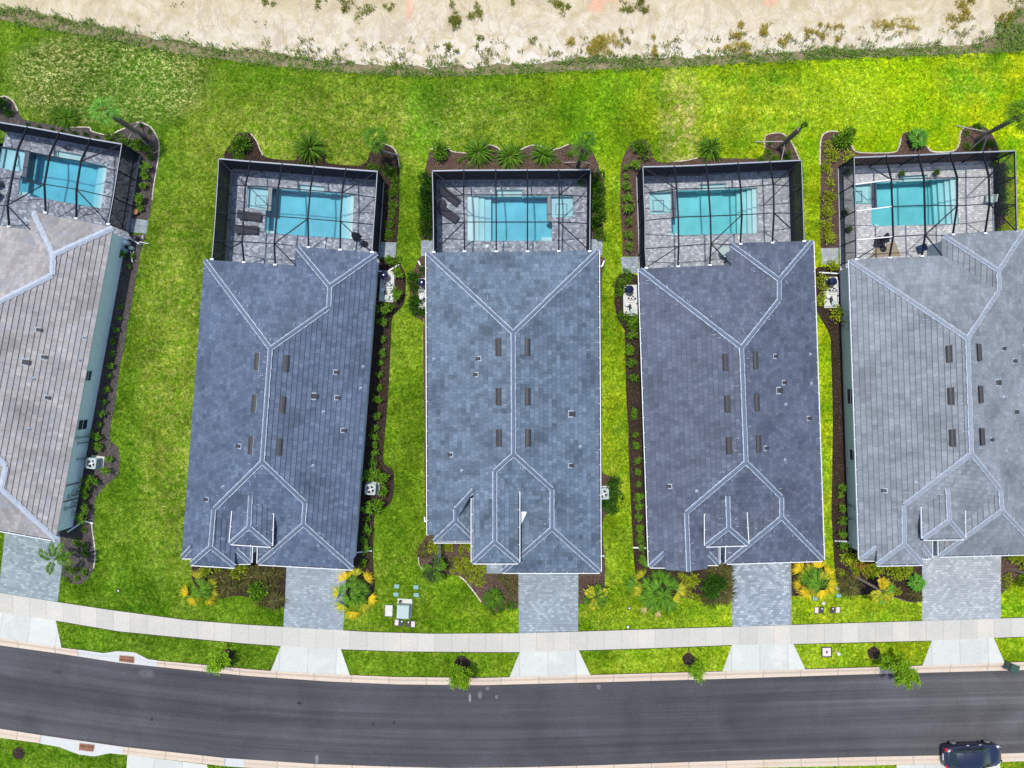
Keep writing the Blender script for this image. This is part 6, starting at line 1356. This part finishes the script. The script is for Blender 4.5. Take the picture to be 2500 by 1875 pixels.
fanpalm_at(f4,345,1290,[(210,1190,Q,.9),(335,1185,G_,1.1),(425,1255,G_,1.2),(195,1310,Q,.8),(255,1250,G_,1.3),(335,1260,G_,1.7),(470,1265,G_,1.0),(515,1300,Q,.8),(480,1385,Q,.8),(300,1365,G_,1.4),(365,1330,G_,1.8),(420,1330,G_,1.4),(385,1405,G_,1.1),(305,1430,G_,.9),(240,1452,'fant',.4),(355,1485,'fant',.4),(275,1115,G_,.9),(280,1310,G_,1.7),(440,1420,G_,.8),(250,1380,G_,1.1),(390,1210,G_,1.2),(150,1260,G_,.8),(380,1120,'fant',.7)],.82,'large green fan palm with tan dead leaves before the fourth house',8)
fanpalm_at(f4,1475,1240,[(1362,1145,Y,.8),(1435,1150,Q,.9),(1515,1118,Y,.8),(1580,1172,Y,.8),(1350,1275,Y,.8),(1412,1330,Y,.7),(1530,1335,Y,.6),(1598,1272,Y,.7),(1415,1215,G_,1.2),(1480,1185,G_,1.4),(1525,1220,Q,1.3),(1450,1265,G_,1.6),(1490,1275,G_,1.6),(1535,1260,G_,1.3),(1470,1230,G_,1.8),(1460,1310,Q,1.2),(1400,1180,Q,1.0),(1560,1210,Q,1.0)],.76,'bright yellow fan palm right of the fourth driveway',11)
def featherpalm(x,y,h,angs,L,lab,mat='frond',ym=None,e0=.5,e1=-.6,ll=.42,lean=(0,0),seed=1,tr=.09,extra=0,name='feather_palm'):
    c=C(x,y); root=empty(name,(c.x,c.y,0),lab,'palm'); r=random.Random(seed); top=Vector((lean[0],lean[1],h))
    mb=MB(); mb.local=True; mb.tube([(0,0,-.02),top*.33+Vector((.02,0,0)),top*.7,top],[tr*1.5,tr*1.1,tr,tr*.8],10)
    if h>1.5:
        for k in range(int(h/.16)): q=top*(k*.16/h); mb.lathe(q,[(tr*1.18,0),(tr*1.18,.02)],10,0,False)
    mb.build('trunk',M['trunk'],root)
    for i,a in enumerate(angs):
        mb=MB(); mb.local=True; s=r.uniform(.9,1.08); frond_add(mb,top,R(a),L*s,e0+r.uniform(-.15,.15),e1+r.uniform(-.15,.15),26,.085,ll*1.2,1,r)
        mb.build('frond',[M['frond'],M[ym[i] if ym and i<len(ym) and ym[i] else mat]],root)
    return root
featherpalm(*z6(530,190),3.1,[150,105,70,20,-10,-115],1.75,'young feather palm whose five big fronds hang over the far left driveway',lean=(0,0),seed=2,e0=.35,e1=-.9,ll=.34)
featherpalm(*f3(215,1080),1.6,[15,50,80,170,215,235,262,300],1.35,'dark feather palm in the left front bed of the middle house','frondd',seed=4,ym=['frond','frond',None,'frond',None,'frondd',None,'frond'],e0=.4,e1=-.7,ll=.32)
featherpalm(*f3(1497,1310),1.4,[150,125,80,35,10,-20,-50,-75,-115,195],1.3,'feather palm with yellowing fronds right of the middle driveway','frond',ym=['fanm','fanm','frond','fanm',None,None,None,'fanm','fanm',None],seed=6,e0=.5,e1=-.8,ll=.34)
featherpalm(*f5(345,1300),2.6,[80,60,200,225,300,330,270,100,20],1.25,'leaning feather palm with yellow fronds before the far right house','frondb',ym=['fany','fanm','fanm','fanm','fanm','fanm',None,'fany',None],lean=(.95,-.5),seed=7,e0=.3,e1=-.9,ll=.34)
featherpalm(*f5(1565,1245),2.4,[30,60,350,310,270,230],1.2,'feather palm by the last driveway at the right picture edge','frond',seed=9,ym=['fanm'],lean=(.55,0),e0=.4,e1=-.9)
def cycad(x,y,L,n,lab,mat='frond',seed=1,e=(.95,-.3),lw=.06,ll=.28,name='cycad'):
    c=C(x,y); root=empty(name,(c.x,c.y,0),lab,'cycad'); r=random.Random(seed)
    mb=MB(); mb.local=True; mb.lathe((0,0,0),[(.2,0),(.22,.25),(.12,.42)],12); mb.build('trunk',M['trunk'],root)
    for i in range(n):
        mb=MB(); mb.local=True; s=r.uniform(.75,1.05); frond_add(mb,(0,0,.4),2.4*i,L*s,e[0]*r.uniform(.35,1.2),e[1]*r.uniform(.3,1.6),16,lw,ll,1,r); mb.build('frond',[M['frond'],M[mat]],root)
cycad(*f3(680,1345),1.15,26,'dark green cycad in the point of bed before the middle house','frond',3)
put('clump',*a2(935,200),1.6,'shaggy clump on the mulch edge behind the second cage','grass clump','grass_clump',zs=1.3)
cycad(*a5(800,200),1.15,24,'glossy cycad in the small lobe behind the far right cage','frondb',5,lw=.08)
cycad(*f5(790,1335),1.0,28,'bright green cycad with stiff pointed fronds beside the last driveway','frondb',6,lw=.09,ll=.2)
put('clump',*a4(790,215),1.25,'tall bushy clump on the mulch edge behind the fourth cage','grass clump','grass_clump',zs=1.5); put('clump',*a4(770,200),.9,'smaller clump growing out of the tall one behind the fourth cage','grass clump','grass_clump',zs=1.6)
put('clump',*a1(560,300),1.1,'right half of the dark shaggy clump pair behind the far left cage','grass clump','grass_clump'); put('clump',*a1(490,270),1.0,'left half of the shaggy clump pair behind the far left cage','grass clump','grass_clump')
def sabal(x,y,h,lab,n=16,Rf=.75,tied=False,braces=((-150,1.6),(-30,1.6),(90,1.6)),seed=1,tr=.17,mat='frondb',double=None,boots=True):
    c=C(x,y); root=empty('cabbage_palm',(c.x,c.y,0),lab,'palm tree'); r=random.Random(seed)
    def stem(bx,by,hh,trr,nn,tied_,RR):
        mb=MB(); mb.local=True; mb.tube([(bx,by,-.02),(bx+.02,by,hh*.5),(bx,by,hh)],[trr*1.15,trr,trr*1.05],12)
        if boots:
            for k in range(int((hh*.55)/.11)):
                z=hh*.42+k*.11
                for q in range(4):
                    t=q*math.pi/2+k*.7; u=Vector((math.cos(t),math.sin(t),0)); b=Vector((bx,by,z))+u*trr*.9; s=Vector((-u.y,u.x,0))*.05; mb.add([b-s,b+s,b+u*.12+Vector((0,0,.18))],[(0,1,2)],0)
        mb.build('trunk',M['trunk'],root)
        for i in range(nn):
            th=2.4*i; e=(.15+1.2*i/nn) if not tied_ else r.uniform(1.3,1.5); u=Vector((math.cos(th),math.sin(th),0)); st=RR*(.9 if not tied_ else r.uniform(.5,1.5))*r.uniform(.8,1.1)
            tip=Vector((bx,by,hh))+(u*math.cos(e)+Vector((0,0,math.sin(e))))*st
            mb=MB(); mb.local=True; mb.tube([(bx,by,hh),tip],[.02,.012],5,0); fan_add(mb,tip,(u*math.cos(e-.5)+Vector((0,0,math.sin(e-.5)))) if not tied_ else Vector((u.x*.25,u.y*.25,1)),RR,16,1,r,2.2 if not tied_ else .5,.5 if not tied_ else .0)
            mb.build('fan_leaf',[M['frond'],M[mat]],root)
    stem(0,0,h,tr,n,tied,Rf)
    if double: stem(*double)
    for a,d in braces:
        u=Vector((math.cos(R(a)),math.sin(R(a)),0)); mb=MB(); mb.local=True; mb.bar(u*d+Vector((0,0,.03)),u*tr+Vector((0,0,1.5)),.07,.07); mb.build('brace',M['wood'],root)
sabal(*a1(1165,445),5.7,'tall palm with bright crown and criss-cross trunk behind the far left cage',12,.62,seed=2,braces=((100,1.3),(-160,1.4),(-60,1.2)))
sabal(*a2(1475,250),4.2,'small crowned palm with a white brace at the right behind the second cage',11,.6,seed=3,tr=.11,braces=((5,1.2),(120,1.1)),mat='fan')
sabal(*a3(1365,365),6.8,'double stemmed palm at the right behind the middle cage',14,.42,seed=4,tr=.10,mat='fan',boots=False,braces=((160,1.2),(20,1.0)),double=(-.12,.05,4.3,.09,10,False,.5))
sabal(*a4(1332,200),4.4,'braced palm with tied up dark fronds behind the fourth cage',14,.55,tied=True,seed=5,tr=.15,mat='frondd',braces=((165,1.9),(-88,1.9),(40,1.3)))
sabal(*a5(1285,192),5.3,'leaning looking braced palm with rough trunk at far right',16,.75,tied=False,seed=6,tr=.15,mat='frond',braces=((145,1.9),(-80,1.5),(-120,.9)))
# ---- street trees ----
def sapling(x,y,h,rx,n,lab,rmul,seed=1,off=(0,0),stakes=True,crown=True,mat='sap'):
    c=C(x,y); root=empty('street_tree',(c.x,c.y,0),lab,'young tree'); r=random.Random(seed)
    mb=MB(); mb.local=True; k=22; vs=[(0,0,.10)]+[( .6*rmul*(1+.08*math.sin(3*t*6.28/k+seed))*math.cos(t*6.28/k),.6*rmul*(1+.08*math.sin(3*t*6.28/k+seed))*math.sin(t*6.28/k),.07) for t in range(k)]+[(rmul*(1+.06*math.sin(5*t*6.28/k))*math.cos(t*6.28/k),rmul*(1+.06*math.sin(5*t*6.28/k))*math.sin(t*6.28/k),.012) for t in range(k)]
    mb.add(vs,[(0,1+i,1+(i+1)%k) for i in range(k)]+[(1+i,1+k+i,1+k+(i+1)%k,1+(i+1)%k) for i in range(k)]); mb.build('mulch_ring',M['mulch'],root)
    if stakes:
        for a in (90,215,-40):
            u=Vector((math.cos(R(a)),math.sin(R(a)),0)); mb=MB(); mb.local=True; mb.bar(u*(rmul+.35)+Vector((0,0,.02)),Vector((0,0,h*.45)),.02); mb.bar(u*(rmul+.35),u*(rmul+.33)+Vector((0,0,.3)),.05); mb.build('stake',M['bark'],root)
    if not crown: 
        mb=MB(); mb.local=True; mb.tube([(0,0,0),(.02,0,1.0)],[.03,.015],6); mb.build('trunk',M['bark'],root); return
    ox,oy=off; top=Vector((ox,oy,h))
    mb=MB(); mb.local=True; mb.tube([(0,0,0),(ox*.3,oy*.3,h*.4),(ox*.8,oy*.8,h*.85)],[.05,.035,.012],7)
    brs=[]
    for i in range(14):
        t=r.uniform(.35,.85); b=Vector((ox*t,oy*t,h*t)); th=2.4*i; q=rx*(1.15-t*.6)*r.uniform(.6,1); e=b+Vector((math.cos(th)*q,math.sin(th)*q,r.uniform(.2,.6)*h*.35)); mb.tube([b,e],[.014,.004],5,caps=False); brs.append((b,e))
    mb.build('trunk',M['bark'],root)
    mb=MB(); mb.local=True
    for i in range(n):
        b,e=r.choice(brs); t=r.uniform(.25,1.15); p=b.lerp(e,t)+Vector((r.gauss(0,.12),r.gauss(0,.12),r.gauss(0,.12)))
        leafq(mb,p,Vector((r.uniform(-1,1),r.uniform(-1,1),r.uniform(-.5,.5))),Vector((r.uniform(-.4,.4),r.uniform(-.4,.4),1)),r.uniform(.12,.24),r.uniform(.05,.09))
    mb.build('crown',M[mat],root)
sapling(557,1599,2.5,.72,1700,'small bright street tree in the verge left of the second driveway apron',.50,1,off=(-.3,-.1))
sapling(1128.5,1621,3.8,.85,4200,'densest street tree, in the verge left of the middle driveway apron',.66,2,off=(0,.1))
sapling(1680.7,1609,2.7,.62,1300,'thin street tree in the verge before the fourth house',.50,3,off=(.35,-.45))
sapling(2133,1594,3.6,1.25,4000,'widest street tree, leaning right in the verge before the far right house',.52,4,off=(1.1,-.55))
sapling(46,1839,1,.3,0,'bare mulch ring with a twig in the far verge at lower left',.50,5,crown=False,stakes=False)
# ---- weeds on the sand bank ----
def blades(mb,cx,cy,n,rx,ry,L,W,r,z=.15,up=.7):
    for i in range(n):
        a=r.uniform(0,6.28); q=math.sqrt(r.random()); c=C(cx+math.cos(a)*q*rx,cy+math.sin(a)*q*ry); th=r.uniform(0,6.28); d=Vector((math.cos(th),math.sin(th),r.uniform(.1,up*2)))
        leafq(mb,Vector((c.x,c.y,z+r.uniform(0,.1))),d,Vector((r.uniform(-.6,.6),r.uniform(-.6,.6),1)),L*r.uniform(.5,1.3),W*r.uniform(.6,1.3))
rw=random.Random(5)
def weed(mat,spots,lab,n=130,L=.35,W=.06,up=.7,name='scrub_bush'):
    mb=MB(); 
    for x,y,rx,ry in spots:
        k=max(3,int(rx*ry/70))
        for q in range(k):
            a=rw.uniform(0,6.28); t=rw.random()**.7; blades(mb,x+math.cos(a)*rx*t*1.15,y+math.sin(a)*ry*t*1.15,int(n*(rx*ry)/260/k)+7,rx*rw.uniform(.18,.42),ry*rw.uniform(.22,.5),L*.75,W*.85,rw,up=up)
    c=C(spots[0][0],spots[0][1]); o=mb.build(name,M[mat],origin=(c.x,c.y,0)); tag(o,lab,'wild bush')
zt1=ZM(2.602,0,0); zt2=ZM(2.458,800,0); zt3=ZM(2.602,1650,0)
def wd(f,mat,x,y,rx,ry,lab,**k): weed(mat,[(*f(x,y),rx,ry)],lab,**k)
wd(zt2,'olive',240,100,28,18,'olive weed patch on the upper left sand, widest of the reeds there',L=.45); wd(zt2,'olive',120,30,24,16,'olive weed patch at the top edge left of the widest one',L=.45); wd(zt2,'olive',370,55,11,12,'small olive tuft right of the widest patch near the top edge')
wd(zt2,'olive',775,105,14,38,'tall olive weed column on the sand above the middle house',L=.5); wd(zt2,'olive',900,80,24,18,'olive weed patch right of the tall column',L=.45); wd(zt2,'olive',1110,20,8,9,'small olive tuft at the top edge in the middle')
wd(zt2,'olive',1365,40,24,20,'olive patch at the top edge left of the red soil',L=.45); wd(zt2,'olive',1440,55,16,12,'pale olive patch just left of the red soil'); wd(zt2,'olive',1785,70,18,17,'round olive clump right of the red soil',L=.45); wd(zt2,'olive',1910,30,24,20,'large olive clump at the top edge right of the round one',L=.45)
wd(zt2,'olive',740,285,20,13,'ochre olive weed above the grass edge, leftmost of the lower row'); wd(zt2,'olive',905,255,11,16,'second weed of the lower row above the middle house'); wd(zt2,'olive',1240,255,11,10,'small weed of the lower row right of the pale one'); wd(zt2,'ochre',1465,245,14,14,'ochre weed touching the big golden bush',L=.4)
wd(zt2,'ochre',1640,280,36,28,'big golden bush at the sand edge above the fourth house',L=.5,n=150); wd(zt2,'ochre',1775,245,10,20,'golden tuft right of the big golden bush'); wd(zt2,'ochre',1950,275,12,24,'tall golden tuft second right of the big golden bush')
wd(zt3,'ochre',400,215,26,18,'ochre weed on the sand right of the tall golden tuft'); wd(zt3,'ochre',540,205,24,16,'large ochre clump above the right sod boundary',L=.45); wd(zt3,'ochre',690,260,14,18,'ochre clump below the large one beside the gully'); wd(zt3,'ochre',820,210,14,19,'golden clump just right of the gully'); wd(zt3,'ochre',930,200,18,20,'golden clump second right of the gully'); wd(zt3,'ochre',1030,220,16,18,'golden clump third right of the gully')
wd(zt3,'ochre',1400,170,44,18,'wide golden patch on the right sand'); wd(zt3,'ochre',1330,150,12,10,'small golden knob left of the wide patch'); wd(zt3,'ochre',1770,140,44,16,'long golden patch near the right edge'); wd(zt3,'ochre',1840,40,24,24,'bushy golden clump at the top edge on the right',L=.5); wd(zt3,'ochre',2100,140,20,18,'golden clump nearest the right picture edge')
wd(zt1,'olive',1690,25,22,10,'olive patch at the top edge on the left sand'); wd(zt1,'olive',2040,30,16,16,'dark olive patch at the top edge right of it',L=.45); wd(zt1,'olive',1140,30,18,9,'sparse brown olive tuft at the top edge on the left'); wd(zt3,'ochre',370,315,44,14,'low ochre mat at the sand foot above the fourth house')
mb=MB(); mb2=MB(); mb3=MB()
for i in range(1900):
    x=rw.uniform(0,2500); y=interp(SAND,x)+rw.gauss(4,7); dens=.75+.25*math.sin(x*.013)+(.4 if x<500 or 1700<x<2250 or x>2380 else 0)
    if NZ.noise(Vector((x*.02,y*.05,0)))+rw.uniform(-.6,.6)+dens*.5-.55<0: continue
    blades(mb,x,y,7,7,4,.26,.07,rw,z=.04)
for i in range(900):
    x=rw.uniform(600,2500); y=interp(SAND,x)-abs(rw.gauss(0,26))
    if NZ.noise(Vector((x*.018,y*.03,5)))<.02: continue
    blades(mb2,x,y,6,6,4,.28,.06,rw,z=.12)
for i in range(120):
    x=rw.uniform(2430,2500); y=rw.uniform(60,125); blades(mb,x,y,8,6,5,.3,.07,rw,z=.05)
tag(mb.build('weeds',M['weedg']),'ragged green weeds along the foot of the sand bank','weeds',kind='stuff'); tag(mb2.build('dry_weeds',M['olive']),'sparse olive and ochre sprigs scattered over the lower sand','weeds',kind='stuff')
for i in range(1500):
    x=rw.uniform(0,2500); y=interp(DIRT,x)+rw.gauss(-2,5)
    if NZ.noise(Vector((x*.03,y*.05,8)))+rw.uniform(-.5,.5)<-.05: continue
    blades(mb3,x,y,7,4,4,.22,.06,rw,z=.02)
tag(mb3.build('edge_grass',M['weedg']),'uneven grass tufts creeping over the dirt strip','weeds',kind='stuff')
mb4=MB()
for mk_,poly,_ in BEDS:
    P_=[C(*p) for p in poly]; xs=[p.x for p in P_]; ys=[p.y for p in P_]; A=(max(xs)-min(xs))*(max(ys)-min(ys))
    for i in range(int(A*3.0)):
        x=rw.uniform(min(xs),max(xs)); y=rw.uniform(min(ys),max(ys))
        if NZ.noise(Vector((x*.7,y*.7,2)))<.0 or not pip(x,y,[(p.x,p.y) for p in P_]): continue
        for k in range(3):
            th=rw.uniform(0,6.28); leafq(mb4,Vector((x+rw.gauss(0,.06),y+rw.gauss(0,.06),.03)),Vector((math.cos(th),math.sin(th),rw.uniform(.1,.8))),Vector((0,0,1)),rw.uniform(.06,.16),rw.uniform(.03,.06))
tag(mb4.build('ground_cover',M['browngrass']),'low sprigs and leaf litter scattered over the mulch beds','ground cover',kind='stuff')
# ---- car at lower right ----
def car(px,py,ang):
    c=C(px,py); root=empty('parked_car',(c.x,c.y,-.10),'dark navy car parked at the far kerb in the lower right corner','car'); root.rotation_euler=(0,0,ang)
    def loft(sts,mats,closed=True):
        mb=MB(); mb.local=True; n=len(sts[0][1]); vs=[]
        for x,sec in sts: vs+=[(x,y,z) for y,z in sec]
        fs=[(i*n+k,i*n+k+1,(i+1)*n+k+1,(i+1)*n+k) for i in range(len(sts)-1) for k in range(n-1)]
        mb.add(vs,fs,0,True); mb.add(vs[:n],[tuple(range(n))],0); mb.add(vs[-n:],[tuple(range(n))[::-1]],0); return mb
    def sec(w_,zb,zt,cr): return [(-w_*.9,zb),(-w_*.98,zb+.12),(-w_,zb+.32),(-w_*.97,zt-.16),(-w_*.86,zt-.03),(-w_*.5,zt+cr),(0,zt+cr*1.3),(w_*.5,zt+cr),(w_*.86,zt-.03),(w_*.97,zt-.16),(w_,zb+.32),(w_*.98,zb+.12),(w_*.9,zb)]
    B_=[(-2.36,sec(.62,.42,.72,.0)),(-2.31,sec(.78,.34,.86,.01)),(-2.15,sec(.87,.28,.97,.02)),(-1.75,sec(.92,.24,1.0,.02)),(-1.0,sec(.925,.20,.99,.02)),(0,sec(.925,.20,.97,.02)),(.9,sec(.925,.20,.95,.03)),(1.35,sec(.92,.24,.92,.04)),(1.85,sec(.87,.28,.84,.04)),(2.15,sec(.77,.32,.75,.03)),(2.30,sec(.62,.36,.66,.01)),(2.36,sec(.45,.40,.58,.0))]
    loft(B_,0).build('body',M['carpaint'],root)
    def cs(wb,wt,z0,z1): return [(-wb,z0),(-(wb+wt)/2-.01,(z0+z1)/2),(-wt,z1-.03),(-wt*.7,z1+.01),(0,z1+.03),(wt*.7,z1+.01),(wt,z1-.03),((wb+wt)/2+.01,(z0+z1)/2),(wb,z0)]
    loft([(-2.05,cs(.60,.55,.9,.98)),(-1.62,cs(.76,.60,.93,1.34)),(-1.1,cs(.80,.62,.95,1.42)),(-.2,cs(.82,.63,.95,1.46)),(.35,cs(.81,.60,.95,1.41)),(.75,cs(.78,.60,.93,1.20)),(1.25,cs(.72,.66,.90,.97))],0).build('glass_cabin',M['carglass'],root)
    def ro(wt,z): return [(-wt,z-.05),(-wt*.8,z),(0,z+.035),(wt*.8,z),(wt,z-.05)]
    mb=MB(); mb.local=True; st=[(-1.66,ro(.60,1.345)),(-1.3,ro(.63,1.405)),(-.7,ro(.645,1.45)),(-.1,ro(.645,1.475)),(.32,ro(.62,1.43))]; vs=[(x,y,z) for x,s in st for y,z in s]; mb.add(vs,[(i*5+k,i*5+k+1,(i+1)*5+k+1,(i+1)*5+k) for i in range(4) for k in range(4)],0,True); mb.build('roof_panel',M['carpaint'],root)
    for s in(-1,1):
        for p,q in (((-.25,.64,1.43),(-.3,.85,.96)),((.33,.62,1.40),(1.2,.74,.93)),((-1.35,.63,1.37),(-1.75,.80,.96))):
            mb=MB(); mb.local=True; mb.bar((p[0],s*p[1],p[2]),(q[0],s*q[1],q[2]),.07,.05); mb.build('pillar',M['carpaint'],root)
        mb=MB(); mb.local=True; mb.box((.72,s*1.0,1.0),(.14,.22,.14)); mb.build('side_mirror',M['carpaint'],root)
        mb=MB(); mb.local=True; mb.add([(2.28,s*.60,.66),(2.05,s*.80,.76),(1.78,s*.84,.84),(1.95,s*.62,.82),(2.33,s*.5,.58),(2.12,s*.83,.64)],[(0,1,2,3),(4,5,1,0)]); mb.build('headlight',M['lamp'],root)
        mb=MB(); mb.local=True; mb.box((-2.24,s*.68,.85),(.16,.26,.16),s*-.35); mb.build('tail_light',M['tail'],root)
        mb=MB(); mb.local=True; mb.bar((-.55,s*.93,.82),(-.35,s*.94,.82),.03); mb.bar((.45,s*.93,.80),(.65,s*.94,.80),.03); mb.build('door_handle',M['white'],root)
        for xx in(-1.36,1.40):
            mb=MB(); mb.local=True; mb.tube([(xx,s*.74,.33),(xx,s*.80,.33),(xx,s*.955,.33),(xx,s*.97,.33)],[.30,.335,.335,.30],26); w_=mb.build('wheel',M['tyre'],root)
            mb=MB(); mb.local=True; mb.tube([(xx,s*.965,.33),(xx,s*.985,.33)],[.07,.06],12)
            for k in range(10): t=k*math.pi/5; mb.bar((xx,s*.978,.33),(xx+.22*math.cos(t),s*.975,.33+.22*math.sin(t)),.045,.02)
            pts=[(xx+.22*math.cos(2*math.pi*k/20),s*.972,.33+.22*math.sin(2*math.pi*k/20)) for k in range(21)]; mb.tube(pts,.016,6,caps=False); mb.build('rim',M['rim'],w_)
    mb=MB(); mb.local=True; mb.box((-2.37,0,.62),(.03,.52,.13)); mb.build('number_plate',M['white'],root)
    mb=MB(); mb.local=True; mb.box((-2.0,0,.985),(.10,1.05,.02)); mb.build('rear_trim',M['black'],root)
g=N('car_paint_navy'); g.b.inputs['Coat Weight'].default_value=1; g.b.inputs['Coat Roughness'].default_value=.03; M['carpaint']=g.done((.006,.009,.034),.35,.5)
g=N('car_glass'); M['carglass']=g.done((.012,.022,.028),.04,.8)
g=N('lamp_glass'); M['lamp']=g.done((.65,.68,.72),.1,.6); g=N('tail_red'); M['tail']=g.done((.5,.01,.03),.2,.5); M['tyre']=paint('tyre_rubber',(.012,.012,.013),.8,.2); M['rim']=paint('alloy_rim',(.55,.56,.58),.35,.5,metal=.7)
car(2364,1837,R(2))
